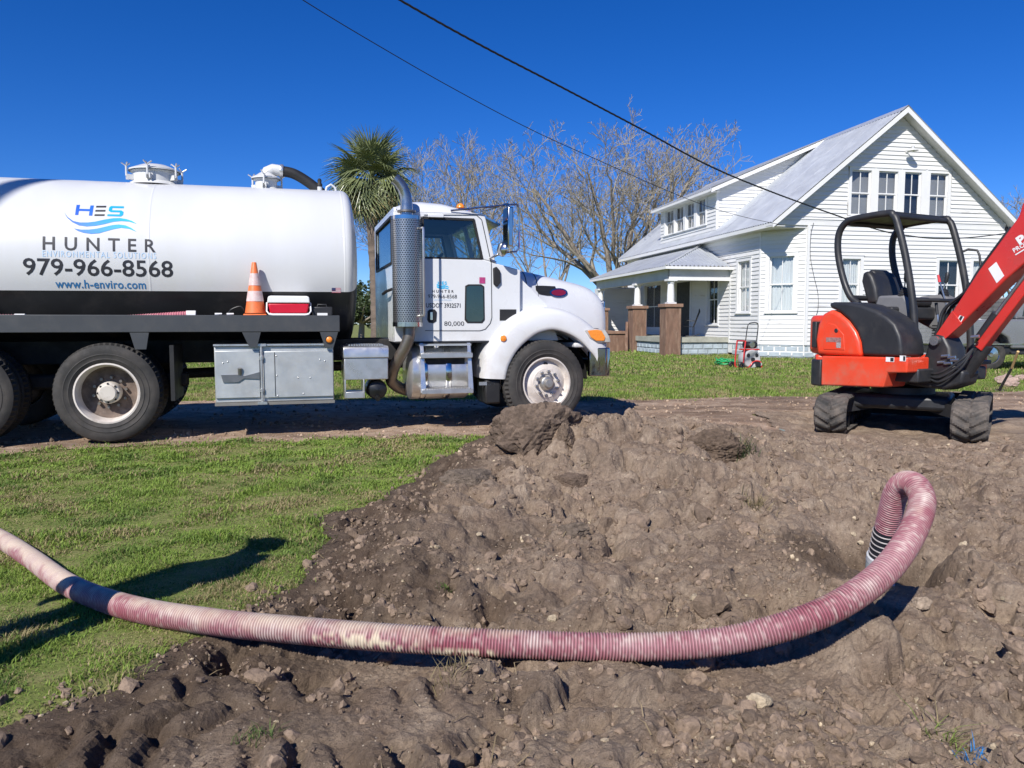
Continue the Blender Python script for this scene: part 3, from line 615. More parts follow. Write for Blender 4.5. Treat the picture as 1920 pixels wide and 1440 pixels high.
def siding(parent, o, d, n, z0, z1, ext, holes, exp=.148, mat=None, joined=False, jit=True):
    """lapped boards on a wall: origin o, direction d, outward normal n (2d); ext(z)->(a,b)"""
    z = z0; mb = MB(); rr = random.Random(int(abs(o[0])*100+abs(o[1])*10+z0*7)+5)
    while z < z1-.03:
        zt = min(z+exp, z1); a, b = ext((z+zt)/2)
        iv = [(a, b)] if b-a > .05 else []
        for (h0, h1, hz0, hz1) in holes:
            if hz0 < (z+zt)/2 < hz1:
                nv = []
                for (p, q) in iv:
                    if h1 <= p or h0 >= q: nv.append((p, q)); continue
                    if h0-p > .04: nv.append((p, h0))
                    if q-h1 > .04: nv.append((h1, q))
                iv = nv
        for (p, q) in iv:
            m = mb if joined else MB(); w = .004*rr.random()+.0 if jit else 0
            ob, ot = .034+w, .004
            pts = []
            for aa in (p, q):
                pts += [loc3(o, d, aa, n, .0, z-.012), loc3(o, d, aa, n, ob, z-.012+w), loc3(o, d, aa, n, ot, zt), loc3(o, d, aa, n, .0, zt)]
            m.add(pts, [(0,1,2,3), (7,6,5,4), (0,4,5,1), (1,5,6,2), (2,6,7,3), (3,7,4,0)])
            if not joined: m.build('siding_board', mat or WHITE, parent); NB[0] += 1
        z = zt
    if joined: tag(mb.build('siding', mat or WHITE, parent), kind='stuff')
def wall_core(name, parent, pts, mat=WHITE): # flat polygon with thickness
    return None
def slab(m, o, d, n, a0, a1, z0, z1, off0, off1):
    P = [loc3(o, d, a, n, f, z) for z in (z0, z1) for (a, f) in ((a0, off0), (a1, off0), (a1, off1), (a0, off1))]
    return m.add(P, [(3,2,1,0),(4,5,6,7),(0,1,5,4),(1,2,6,5),(2,3,7,6),(3,0,4,7)])
def window(parent, o, d, n, a0, a1, z0, z1, style='blind', cas=.11, mun=True, sill=True, depth=.10, dark=False):
    """double hung window between a0..a1, z0..z1 (glass opening incl. sashes)"""
    w = slab(MB(), o, d, n, a0-cas, a0, z0-.02, z1+cas, -.02, .045); slab(w, o, d, n, a1, a1+cas, z0-.02, z1+cas, -.02, .045); slab(w, o, d, n, a0, a1, z1, z1+cas, -.02, .044)
    slab(w, o, d, n, a0-cas-.02, a1+cas+.02, z1+cas, z1+cas+.03, -.02, .065)
    # jamb returns
    slab(w, o, d, n, a0, a0+.02, z0, z1, -depth, -.021); slab(w, o, d, n, a1-.02, a1, z0, z1, -depth, -.021)
    wo_ = w.build('window', TRIM, parent)
    zm = (z0+z1)/2; s = MB()
    for (q0, q1, off) in ((zm-.025, z1, -.035), (z0, zm+.02, -.06)):
        slab(s, o, d, n, a0+.02, a0+.06, q0, q1, off-.03, off); slab(s, o, d, n, a1-.06, a1-.02, q0, q1, off-.03, off)
        slab(s, o, d, n, a0+.06, a1-.06, q0, q0+.045, off-.03, off-.001); slab(s, o, d, n, a0+.06, a1-.06, q1-.045, q1, off-.03, off-.001)
        if mun: slab(s, o, d, n, (a0+a1)/2-.012, (a0+a1)/2+.012, q0+.045, q1-.045, off-.028, off-.002)
    s.build('sash', TRIM, wo_)
    for (q0, q1, off) in ((zm, z1-.03, -.05), (z0+.03, zm, -.075)):
        slab(MB(), o, d, n, a0+.04, a1-.04, q0, q1, off-.004, off).build('pane', PANE, wo_)
    if sill: slab(MB(), o, d, n, a0-cas-.03, a1+cas+.03, z0-.065, z0-.02, -.02, .085).build('sill', TRIM, wo_)
    bk = DARK if dark else (CURTAIN if style == 'blind' else SHEER)  # dark windows: near-black slab paints the unlit room instead of a curtain
    c = MB()
    if style == 'sheer' and not dark:
        rows_ = []
        for zz in (z0, z1):
            rows_.append([loc3(o, d, a0+(a1-a0)*i/40, n, -.14+.016*math.sin(i*1.3)+.01*math.sin(i*.45), zz) for i in range(41)])
        c.rows(rows_)
        c.build('curtain_or_dark_room', bk, wo_, smooth=60)
    else: slab(c, o, d, n, a0, a1, z0, z1, -.16, -.15).build('curtain_or_dark_room', bk, wo_)
    return wo_
def corr(parent, o3, U, Vd, W, top, amp=.026, pitch=.165, sheet=8, mat=None, name='roof_sheet', bottom=None):
    """corrugated sheets: bottom edge from o3 along U for W; top(s) = run up the slope Vd"""
    U = vec(U).normalized(); Vd = vec(Vd).normalized(); N = U.cross(Vd).normalized(); N = N if N.z > 0 else -N; o3 = vec(o3)
    nw = int(W/pitch); per = 6; i = 0
    while i < nw:
        j = min(i+sheet, nw); r0, r1 = [], []; lap = .0025*((i//sheet) % 2)
        for k in range(i*per, j*per+1):
            s_ = k*pitch/per; tp = top(s_); bt = bottom(s_) if bottom else 0
            if tp-bt < .01: tp = bt+.01
            nn = N*(amp*math.cos(2*math.pi*k/per)+lap)
            r0.append(o3+U*s_+Vd*bt+nn); r1.append(o3+U*s_+Vd*tp+nn)
        m = MB().rows([[p for p in r0], [p for p in r1]]); o = m.build(name, mat or TIN, parent, smooth=80, fix=False)
        i = j
# ---- gable wall
gd, gn = (1, 0), (0, -1); GO = (0, 0)
def gext(z):
    w = (RZ-.10-z)/SL if z > EZ-.1 else 99
    return max(0.08 if z < EZ+.02 else -99, RX-w+.0), min(RX*2+CC+.05, RX+w)
upw = [HF.py(x, y, 0) for x, y in ((1597,318.6),(1633,403),(1645,320),(1681,405),(1692,322.5),(1723,407),(1739,325),(1774,411))]
UZ0, UZ1 = 4.98, 6.52
ups = [(1.63, 2.40), (2.68, 3.45), (3.72, 4.40), (4.75, 5.50)]
lows = [(1.38, 2.10, 1.70, 3.45), (5.26, 6.14, 1.70, 3.45), (6.68, 7.55, 1.70, 3.45)]
hol = [(1.49, 5.64, UZ0-.09, UZ1+.14)]+[(a-.11, b+.11, z0-.08, z1+.14) for a, b, z0, z1 in lows]+[(-9, 99, 4.56, 4.80)]
siding(house, GO, gd, gn, ZB, RZ-.2, gext, hol)
MB().box(-CC-.0, 2*RX+CC, -.03, .02, 4.575, 4.79).build('belt_board', TRIM, house)
MB().box(-CC-.0, 2*RX+CC, -.055, -.031, 4.775, 4.81).build('belt_cap', TRIM, house)
for i, (a, b) in enumerate(ups): window(house, GO, gd, gn, a, b, UZ0, UZ1, 'blind', cas=.10, dark=(i == 2), sill=False)
slabm = MB(); slab(slabm, GO, gd, gn, 1.46, 5.66, UZ0-.10, UZ0-.045, 0, .09); slabm.build('window_sill', TRIM, house)
m = MB()
for a, b in ((2.50+.0, 2.58), (3.55, 3.62), (4.50, 4.65)): slab(m, GO, gd, gn, a, b, UZ0-.04, UZ1+.10, 0, .043)
m.build('mullion_board', TRIM, house)
for (a, b, z0, z1) in lows: window(house, GO, gd, gn, a, b, z0, z1, 'sheer', dark=(a > 5 and a < 6))
MB().box(-.005, .085, -.05, .03, ZB-.02, 4.57).build('corner_board', TRIM, house)
# flat core behind the siding so that no daylight shows through (openings stay dark inside)
def core(poly, o, d, n, off, th, mat=DARK):
    k = len(poly); V = [loc3(o, d, a, n, off, z) for a, z in poly]+[loc3(o, d, a, n, off-th, z) for a, z in poly]
    return MB().add(V, [tuple(range(k)), tuple(range(2*k-1, k-1, -1))]+[(i, k+i, k+(i+1) % k, (i+1) % k) for i in range(k)])
core([(0, .0), (2*RX+CC, .0), (2*RX+CC, 4.4), (RX, RZ-.25), (-CC+.3, 4.75), (0, 4.5)], GO, gd, gn, -.19, .05).build('inner_wall', DARK, house)
# white sheathing strips directly behind the lapped boards, cut around the openings
def sheath(o, d, n, a0, a1, z0, z1, holes):
    m = MB(); zs = sorted({z0, z1}|{h[2] for h in holes if z0 < h[2] < z1}|{h[3] for h in holes if z0 < h[3] < z1})
    for q0, q1 in zip(zs[:-1], zs[1:]):
        iv = [(a0, a1)]
        for (h0, h1, hz0, hz1) in holes:
            if hz0 < (q0+q1)/2 < hz1:
                nv = []
                for (p, q) in iv:
                    if h1 <= p or h0 >= q: nv.append((p, q)); continue
                    if h0 > p: nv.append((p, h0))
                    if q > h1: nv.append((h1, q))
                iv = nv
        for (p, q) in iv: slab(m, o, d, n, p, q, q0, q1, -.05, -.003)
    return m
wh = [(a, b, z0, z1) for a, b, z0, z1 in lows]
sheath(GO, gd, gn, 0, 2*RX+CC, .05, 4.57, wh).build('sheathing', WHITE, house)
for (a0, a1, z0, z1) in ((.2, 1.5, 4.8, 5.4), (1.0, 1.62, 5.4, 6.5), (5.5, 6.6, 4.8, 5.9), (1.62, 5.5, 4.8, 4.97), (2.41, 2.67, 4.97, 6.53), (3.46, 3.71, 4.97, 6.53), (4.41, 4.74, 4.97, 6.53), (1.6, 5.2, 6.53, 7.0), (2.2, 4.6, 7.0, 7.5), (2.8, 4.0, 7.5, 8.0)):
    MB().box(a0, a1, .003, .05, z0, z1).build('sheathing', WHITE, house)
# ---- clipped corner wall
cd = (-math.sqrt(.5), math.sqrt(.5)); cn = (-math.sqrt(.5), -math.sqrt(.5)); CL = CC*math.sqrt(2)
cw = (CL/2-.40, CL/2+.46, 1.60, 3.55)
siding(house, (0, 0), cd, cn, ZB, 4.5, lambda z: (.03, CL-.03), [(cw[0]-.13, cw[1]+.13, cw[2]-.08, cw[3]+.17)])
window(house, (0, 0), cd, cn, *cw, 'sheer', cas=.13)
sheath((0, 0), cd, cn, 0, CL, .05, 4.5, [cw]).build('sheathing', WHITE, house)
core([(0, 0), (CL, 0), (CL, 4.5), (0, 4.5)], (0, 0), cd, cn, -.19, .03).build('inner_wall', DARK, house)
# ---- left side wall
SO = (-CC, CC); sd_, sn = (0, 1), (-1, 0)
P0, P1 = 3.13-CC, 13.0-CC
sw = (1.82-CC, 2.72-CC, 1.60, 3.50)
_h = [HF.px(x, 560, -CC)[0]-CC for x in (1347, 1327, 1295, 1270, 1240, 1210)]
pw = [(_h[0], _h[1], 1.15, 3.15), (_h[4], _h[5], .95, 3.05)]
pdoor = (_h[2], _h[3], .62, 3.0)
shol = [(a-.12, b+.12, z0-.08, z1+.15) for a, b, z0, z1 in [sw]+pw]+[(pdoor[0]-.12, pdoor[1]+.12, .5, 3.12)]
siding(house, SO, sd_, sn, ZB, 4.5, lambda z: (.05, 4.2), shol)
siding(house, SO, sd_, sn, ZB, 4.5, lambda z: (4.2, LEN-CC), shol, joined=True)
sheath(SO, sd_, sn, 0, LEN-CC, .05, 4.5, [sw]+pw).build('sheathing', WHITE, house)
window(house, SO, sd_, sn, *sw, 'sheer', cas=.12)
for w_ in pw: window(house, SO, sd_, sn, *w_, 'blind', cas=.12, dark=True)
core([(0, 0), (LEN-CC, 0), (LEN-CC, 4.5), (0, 4.5)], SO, sd_, sn, -.19, .03).build('inner_wall', DARK, house)
dm = slab(MB(), SO, sd_, sn, pdoor[0], pdoor[1], pdoor[2], pdoor[3], -.02, .03); do = dm.build('door', M('dark_screen_door', (.03, .032, .03), .6), house)
fm = slab(MB(), SO, sd_, sn, pdoor[0]-.11, pdoor[0], .55, 3.1, 0, .05); slab(fm, SO, sd_, sn, pdoor[1], pdoor[1]+.11, .55, 3.1, 0, .05); slab(fm, SO, sd_, sn, pdoor[0], pdoor[1], 3.0, 3.1, 0, .05); fm.build('door_frame', TRIM, do)
MB().box(-CC-.03, -CC+.05, CC-.03, CC+.05, ZB-.02, 4.5).build('corner_board', TRIM, house)
MB().box(-CC-.035, -CC+.03, 3.30, 3.40, ZB-.02, 3.35).build('corner_board', TRIM, house)
# frieze of the side wall in white trim under the eave
MB().box(-CC-.028, -CC-.002, CC+.05, LEN, 4.30, 4.52).build('frieze_board', TRIM, house)
# foundation blocks
def blocks(parent, o, d, n, a0, a1, z0, z1, bl=.41, bh=.20):
    slab(MB(), o, d, n, a0, a1, z0-.25, z1-.003, -.2, -.012).build('foundation', MORTAR, parent)
    z = z0; row = 0; rr = random.Random(3)
    while z < z1-.02:
        zt = min(z+bh, z1); a = a0-(bl/2 if row % 2 else 0)
        while a < a1-.02:
            p, q = max(a, a0), min(a+bl, a1)
            if q-p > .03:
                m = MB(); e = .006+rr.random()*.012; g = .007
                P = [loc3(o, d, aa, n, -.03, zz) for zz in (z+g, zt-g) for aa in (p+g, q-g)]+[loc3(o, d, aa, n, e, zz) for zz in (z+g+.025, zt-g-.025) for aa in (p+g+.03, q-g-.03)]
                m.add(P, [(4,5,7,6), (0,1,5,4), (1,3,7,5), (3,2,6,7), (2,0,4,6)]); m.build('block', BLOCK, parent)
            a += bl
        z = zt; row += 1
blocks(house, GO, gd, gn, 0, 3.2, -.02, ZB-.03)
slab(MB(), GO, gd, gn, 3.2, 2*RX+CC, -.3, ZB-.03, -.2, .0).build('foundation', BLOCK, house)
blocks(house, (0, 0), cd, cn, 0, CL, -.02, ZB-.03)
blocks(house, SO, sd_, sn, 0, 3.13-CC, -.02, ZB-.03)
# far side + back (closed volume)
MB().box(2*RX+CC-.03, 2*RX+CC+.02, .05, LEN, 0, 4.5).build('wall_far_side', WHITE, house)
m = MB(); m.prism([(-CC, 0), (2*RX+CC, 0), (2*RX+CC, 4.6), (RX, RZ-.15), (-CC, 4.6)], 'xz', LEN-.05, LEN); m.build('back_wall', WHITE, house)
# ---- main roof
OV = .47; sl = math.hypot(RX-EX, RZ-EZ)
corr(house, (EX, -OV, EZ), (0, 1, 0), (RX-EX, 0, RZ-EZ), LEN+OV+.4, lambda s: sl)
corr(house, (EXR, -OV, EZ), (0, 1, 0), (RX-EXR, 0, RZ-EZ), LEN+OV+.4, lambda s: sl)
MB().add([(RX-.22, -OV-.01, RZ-.22*SL+.03), (RX, -OV-.01, RZ+.04), (RX+.22, -OV-.01, RZ-.22*SL+.03), (RX-.22, LEN+.4, RZ-.22*SL+.03), (RX, LEN+.4, RZ+.04), (RX+.22, LEN+.4, RZ-.22*SL+.03)], [(0,1,4,3), (1,2,5,4)]).build('ridge_cap', CAP, house, fix=False)
# rake boards, soffits, eave underside
for sgn in (-1, 1):
    ex_ = EX if sgn < 0 else EXR
    def rk(t, dz): return (RX+(ex_-RX)*t, RZ+(EZ-RZ)*t+dz)
    a, b = rk(0, -.02), rk(1.0, -.02)
    MB().add([(a[0], -OV+.0, a[1]), (b[0], -OV, b[1]), (b[0], -OV, b[1]-.17), (a[0], -OV, a[1]-.19), (a[0], -OV+.03, a[1]), (b[0], -OV+.03, b[1]), (b[0], -OV+.03, b[1]-.17), (a[0], -OV+.03, a[1]-.19)],
        [(0,1,2,3), (7,6,5,4), (0,4,5,1), (1,5,6,2), (2,6,7,3), (3,7,4,0)]).build('rake_board', TRIM, house)
    MB().add([(a[0], -OV+.03, a[1]-.10), (b[0], -OV+.03, b[1]-.10), (b[0], 0.0, b[1]-.10), (a[0], 0.0, a[1]-.10), (a[0], -OV+.03, a[1]-.08), (b[0], -OV+.03, b[1]-.08), (b[0], 0.0, b[1]-.08), (a[0], 0.0, a[1]-.08)],
        [(3,2,1,0), (4,5,6,7), (0,1,5,4), (1,2,6,5), (2,3,7,6), (3,0,4,7)]).build('rake_soffit', SOFFIT, house)
    x0, x1 = (EX+.02, -CC+.02) if sgn < 0 else (2*RX+CC-.02, EXR-.02)
    MB().box(x0, x1, -OV+.04, LEN+.3, EZ-.14, EZ-.11).build('eave_soffit', SOFFIT, house)
    xe = EX if sgn < 0 else EXR-.02
    MB().box(xe, xe+.02, -OV+.03, LEN+.35, EZ-.15, EZ-.02).build('fascia', TRIM, house)
# soffit over the clipped corner
MB().prism([(-CC, 0.0), (0, 0), (-CC, CC)], 'xy', 4.48, 4.50).build('corner_soffit', SOFFIT, house)
MB().prism([(-CC+.01, 0.02), (-.02, .02), (-CC+.01, CC-.02)], 'xy', 4.505, 4.7).build('corner_framing', SOFFIT, house)
# ---- shed dormer on the left slope
DY0, DY1 = 4.2, 13.2
hx_c, z_c = HF.py(1334, 352, DY0); DXE, DZE = hx_c, z_c        # dormer eave corner
DXW = DXE+.42; DLEN = HF.px(1219, 397, DXE)[0]-DY0
dsl = (RZ-DZE)/(RX-DXE)
dl = math.hypot(RX-DXE, RZ-DZE)
corr(house, (DXE, DY0, DZE), (0, 1, 0), (RX-DXE, 0, RZ-DZE), DLEN, lambda s: dl)
fz = roof_z(DXW)
DO = (DXW, DY0+.38); DH = DZE+.42*dsl-.12
dwl = DLEN-.75
hyl = [HF.px(x, 440, DXW)[0] for x in (1248, 1263, 1266, 1282, 1286, 1302, 1307, 1323)]
dws = []
yl = [DY0+.95+i*1.62 for i in range(4)]
for i in range(4): b_, a_ = hyl[2*i]-DO[1], hyl[2*i+1]-DO[1]; dws.append((a_, b_, fz+.36, DH-.20))
siding(house, DO, sd_, sn, fz+.02, DH, lambda z: (0, dwl), [(dws[3][0]-.16, dws[0][1]+.16, fz+.26, DH-.06)])
for w_ in dws: window(house, DO, sd_, sn, *w_, 'blind', cas=.13, sill=True)
sheath(DO, sd_, sn, 0, dwl, fz, DH, dws).build('sheathing', WHITE, house)
core([(0, fz), (dwl, fz), (dwl, DH), (0, DH)], DO, sd_, sn, -.19, .03).build('inner_wall', DARK, house)
# cheek wall facing the street (triangle between both slopes)
def chx(z):
    return (0, max(0, min(((z-fz)/SL), (RX-DXW))) )
def cext(z):
    lo = max(0, (z-DH)/dsl) if z > DH else 0; hi = (z-fz)/SL
    return (lo, hi)
siding(house, (DXW, DY0+.38), (1, 0), (0, -1), fz+.02, RZ-.9, cext, [])
MB().add([(DXW, DY0+.40, fz), (DXW, DY0+.40, DH), (RX-.1, DY0+.40, RZ-.2), (DXW, DY0+.43, fz), (DXW, DY0+.43, DH), (RX-.1, DY0+.43, RZ-.2)], [(0,1,2), (5,4,3), (0,3,4,1), (1,4,5,2), (2,5,3,0)]).build('cheek_sheathing', WHITE, house)
MB().add([(DXW, DY0+DLEN-.40, fz), (DXW, DY0+DLEN-.40, DH), (RX-.1, DY0+DLEN-.40, RZ-.2), (DXW, DY0+DLEN-.37, fz), (DXW, DY0+DLEN-.37, DH), (RX-.1, DY0+DLEN-.37, RZ-.2)], [(0,1,2), (5,4,3), (0,3,4,1), (1,4,5,2), (2,5,3,0)]).build('cheek_sheathing', WHITE, house)
MB().box(DXW-.03, DXW+.07, DY0+.335, DY0+.40, fz, DH).build('corner_board', TRIM, house)
def dz_at(x): return DZE+(x-DXE)*dsl
a, b = (RX-.1, dz_at(RX-.1)-.02), (DXE, DZE-.02)
MB().add([(a[0], DY0, a[1]), (b[0], DY0, b[1]), (b[0], DY0, b[1]-.15), (a[0], DY0, a[1]-.15), (a[0], DY0+.03, a[1]), (b[0], DY0+.03, b[1]), (b[0], DY0+.03, b[1]-.15), (a[0], DY0+.03, a[1]-.15)],
    [(0,1,2,3), (7,6,5,4), (0,4,5,1), (1,5,6,2), (2,6,7,3), (3,7,4,0)]).build('dormer_rake_board', TRIM, house)
MB().add([(a[0], DY0+.03, a[1]-.14), (b[0], DY0+.03, b[1]-.14), (b[0], DY0+.40, b[1]-.14), (a[0], DY0+.40, a[1]-.14)], [(0,1,2,3)]).build('dormer_soffit', SOFFIT, house, fix=False)
MB().box(DXE, DXE+.02, DY0, DY0+DLEN-.05, DZE-.12, DZE-.02).build('dormer_fascia', TRIM, house)
MB().add([(DXE+.02, DY0+.03, DZE-.11), (DXW+.02, DY0+.03, DZE-.11+.0), (DXW+.02, DY0+DLEN-.05, DZE-.11), (DXE+.02, DY0+DLEN-.05, DZE-.11)], [(0,1,2,3)]).build('dormer_eave_soffit', SOFFIT, house, fix=False)
# ---- porch
PX, PY0, PY1, PEZ = -3.90, 3.13, 12.9, 3.36; AZ, AY = 4.44, 6.0
pv = math.hypot(-CC-PX, AZ-PEZ)
def ptop(s):   # long slope, cut by the hip at the near end
    y = s/ (AY-PY0); return pv*min(1, y)
corr(house, (PX, PY0, PEZ), (0, 1, 0), (-CC-PX, 0, AZ-PEZ), PY1-PY0, ptop)
hv = math.hypot(AY-PY0, AZ-PEZ)
corr(house, (PX, PY0, PEZ), (1, 0, 0), (0, AY-PY0, AZ-PEZ), -CC-PX, lambda s: hv*s/(-CC-PX))
MB().tube([(PX, PY0, PEZ+.03), (-CC, AY, AZ+.04)], .035, 6).build('hip_cap', CAP, house)
bz0, bz1 = 2.86, 3.30
MB().box(PX+.28, PX+.48, PY0+.3, PY1-.2, bz0, bz1).build('porch_beam', SOFFIT, house)
MB().box(PX+.28, -CC-.03, PY0+.28, PY0+.48, bz0+.005, bz1+.003).build('porch_beam', SOFFIT, house)
MB().box(PX+.25, -CC-.03, PY0+.25, PY0+.279, bz0-.03, bz0+.10).build('beam_trim', TRIM, house)
MB().box(PX+.02, -CC-.02, PY0+.02, PY1, bz1+.005, bz1+.03).build('porch_ceiling', SOFFIT, house)
MB().box(PX-.0, PX+.02, PY0, PY1, PEZ-.12, PEZ-.015).build('porch_fascia', TRIM, house)
MB().box(PX+.02, -CC-.03, PY0, PY0+.02, PEZ-.12, PEZ-.015).build('porch_fascia', TRIM, house)
PF = .64
MB().box(PX+.3, -CC-.03, PY0+.34, PY1-.2, PF-.06, PF).build('porch_floor', FLOORW, house)
MB().box(PX+.26, -CC-.03, PY0+.26, PY0+.33, PF-.19, PF+.01).build('porch_edge_board', FLOORW, house)
MB().box(PX+.20, PX+.27, PY0+.33, PY1-.2, PF-.19, PF+.01).build('porch_edge_board', FLOORW, house)
blocks(house, (PX+.3, PY0+.32), (1, 0), (0, -1), 0, -CC-PX-.3, -.02, PF-.19)
blocks(house, (PX+.28, PY0+.32), (0, 1), (-1, 0), 0, 4.2, -.02, PF-.19)
def pier(x, y, w, zt, col=True, h0=-.25):
    m = MB().box(x-w/2, x+w/2, y-w/2, y+w/2, h0, zt); p = m.build('porch_pier', BRICKP, house, bevel=.012)
    MB().box(x-w/2-.06, x+w/2+.06, y-w/2-.06, y+w/2+.06, zt+.002, zt+.13).build('pier_cap', PIERCAP, p, bevel=.012)
    if col:
        m = MB(); zb_ = zt+.13; m.box(x-.17, x+.17, y-.17, y+.17, zb_, zb_+.06)
        h = bz0-zb_-.06
        m.lathe([(.12, .06), (.155, .07), (.155, .09), (.142, .1), (.142, h*.4), (.118, h-.10), (.14, h-.09), (.14, h-.06), (.115, h-.055), (.17, h-.01), (.17, h+.005)], (x, y, zb_), (0, 0, 1), 20)
        m.box(x-.19, x+.19, y-.19, y+.19, zb_+h+.002, bz0+.02); m.build('column', TRIM, p, smooth=40)
PXC = PX+.38
pier(PXC, PY0+.38, .62, 1.80)
pier(PXC, PY0+4.0, .62, 1.80)
pier(PXC, PY1-.6, .62, 1.80)
pier(PXC-.75, PY0+4.75, .8, .72, False); pier(PXC-.75, PY0+7.0, .8, .72, False)
for i in range(3): MB().box(PXC-.62-.3*i+.0, PXC-.3-.3*i, PY0+5.2, PY0+6.55, -.2, PF-.17*(i+1)).build('porch_step', PIERCAP, house)
# low wing at the back, seen past the porch
MB().box(-3.0, -CC-.02, LEN-1.6, LEN, 0, 3.0).build('back_wing', WHITE, house)
siding(house, (-3.0, LEN-1.6), (1, 0), (0, -1), ZB, 3.0, lambda z: (0, 3.0-CC), [], joined=True)
# ---- yard light on the gable
yl_ = thing('gable_light', 'small floodlight with round shade mounted high on the gable', 'light', HF.w(*[HF.py(1699, 284, 0)[0]], 0, HF.py(1699, 284, 0)[1]), HF.yaw)
ALU = M('grey_alu', (.62, .62, .6), .45, .3)
MB().box(-.05, .05, -.06, -.025, -.05, .05).build('mount', ALU, yl_)
MB().tube([(0, -.05, 0), (0, -.2, .04), (0, -.34, .02)], .018, 8).build('arm', ALU, yl_, smooth=50)
MB().lathe([(.05, .02), (.05, .10), (.06, .11)], (0, -.34, 0), (0, 0, 1), 14, caps=True).build('ballast', ALU, yl_, smooth=40)
MB().lathe([(.05, .02), (.12, -.0), (.19, -.05), (.185, -.05), (.11, -.012), (.04, .0)], (0, -.34, 0), (0, 0, 1), 24).build('shade', TRIM, yl_, smooth=50)
MB().lathe([(.045, 0), (.055, -.05), (.03, -.1), (.002, -.11)], (0, -.34, 0), (0, 0, 1), 14).build('bulb', M('frosted_bulb', (.8, .8, .78), .3), yl_, smooth=60)
# ---- porch furniture
def rocker():
    BL = M('black_wire', (.03, .03, .032), .45, .4); p = HF.w(-2.1, 5.0, PF)
    t = thing('rocking_chair', 'wire metal rocking chair standing on the shaded porch', 'chair', p, HF.yaw+R_(150))
    for s_ in (-1, 1):
        MB().tube([(-.45+.9*i/12, s_*.25, .02+.14*((i/12-.5)**2)*4*.6) for i in range(13)], .014, 6).build('runner', BL, t, smooth=50)
        MB().tube([(.2, s_*.25, .06), (.22, s_*.26, .62), (.05, s_*.27, .66), (-.22, s_*.27, .64)], .014, 6).build('arm', BL, t, smooth=50)
        MB().tube([(-.2, s_*.24, .06), (-.2, s_*.24, .42)], .014, 6).build('leg', BL, t, smooth=50)
    m = MB()
    for i in range(9): m.tube([(.25, -.24+.06*i, .43), (-.2, -.24+.06*i, .40)], .008, 5)
    m.build('seat', BL, t, smooth=50)
    m = MB()
    for i in range(9):
        yy = -.24+.06*i; top = 1.12-abs(i-4)*.03; m.tube([(-.2, yy, .40), (-.34, yy*1.1, .8), (-.42, yy*1.2, top)], .008, 5)
    m.tube([(-.42, -.30+.6*i/10, 1.0+.13*math.sin(math.pi*i/10)) for i in range(11)], .012, 6); m.build('backrest', BL, t, smooth=50)
rocker()
pb = HF.w(PXC-.75, PY0+4.28, 0)
tag(MB().add([tuple(HF.w(PXC-.65+dx, PY0+4.0+dy, z)) for (dx, dy, z) in ((0, -.35, 0), (.10, -.35, 0), (.13, -.32, 0), (0, -.31, 0), (.22, .22, 1.25), (.32, .22, 1.25), (.35, .25, 1.25), (.22, .26, 1.25))], [(0,1,2,3), (7,6,5,4), (0,4,5,1), (1,5,6,2), (2,6,7,3), (3,7,4,0)]).build('leaning_board', BRICKP), 'long brown board leaning against the porch step pier', 'board')
print('boards', NB[0], 'dormer', DLEN, dws)
# ================================================================ TANK TRUCK
_r = at(200, 737.5, 7.83); _f = at(1028, 719, 9.15); _d = _f-_r
TF = Frame((_r[0], _r[1], 0.016), math.atan2(_d[1], _d[0])); WB = math.hypot(_d[0], _d[1]); AXZ = .514
TT = lambda x, y, off: TF.py(x, y, off)
PWHITE = M('truck_white', (.66, .67, .68), .30, var=.035, scale=1.3, dirt=(.60, .60, .57), damt=.45, dscale=1.8, dlo=.52, dhi=.8, coat=.35, grime=(.5, 1.5, (.42, .36, .30), .75))
TWHITE = M('tank_white', (.60, .61, .62), .40, var=.03, scale=.8, dirt=(.60, .60, .56), damt=.6, dscale=1.5, dlo=.5, dhi=.8, coat=.15, stretch=(2.4, 1, .35), grime=(1.55, 2.1, (.55, .54, .50), .5))
BLACKP = M('truck_black', (.010, .011, .013), .38, var=.3, scale=2, dirt=(.05, .045, .04), damt=.4, dscale=3)
FRAMEB = M('chassis_black', (.012, .012, .013), .7, var=.4, scale=4, dirt=(.06, .05, .04), damt=.5, dscale=4)
DECKG = M('deck_charcoal', (.045, .049, .055), .5, var=.12, scale=2, dirt=(.10, .095, .09), damt=.35, dscale=3)
ALUM = M('aluminium_box', (.50, .52, .52), .48, .55, var=.12, scale=3, dirt=(.40, .38, .34), damt=.5, dscale=2.6, bump=.06, bscale=12)
ALUB = M('bright_aluminium', (.66, .66, .65), .34, .8, var=.1, scale=4, dirt=(.42, .38, .33), damt=.6, dscale=3)
CHROME = M('chrome', (.58, .58, .58), .14, 1, var=.04, dirt=(.42, .39, .35), damt=.25, dscale=5)
STEELP = M('exhaust_steel', (.27, .24, .21), .42, .85, var=.25, scale=5, dirt=(.20, .14, .10), damt=.7, dscale=5)
RUBBER = M('tyre_rubber', (.030, .029, .028), .8, var=.25, scale=6, dirt=(.12, .10, .085), damt=.45, dscale=3.2, dlo=.42, dhi=.75, bump=.2, bscale=90)
WHEELW = M('wheel_white', (.62, .57, .52), .55, var=.1, scale=8, dirt=(.38, .31, .26), damt=.7, dscale=6)
HUBM = M('hub_cream', (.62, .57, .50), .5, var=.1, dirt=(.3, .25, .2), damt=.6, dscale=8)
CABG = glass('cab_glass', (.72, .80, .82))
INT = M('cab_interior', (.03, .032, .036), .8, var=.2)
AMBER = M('amber_lens', (.85, .26, .03), .18, var=.15, scale=40, coat=.6)
RUBB = M('black_rubber', (.014, .014, .015), .6, var=.3)
LENS = M('clear_lens', (.52, .50, .47), .12, .2, var=.2, scale=12, coat=.8)
REDP = M('red_paint', (.42, .01, .03), .25, var=.08, coat=.5)
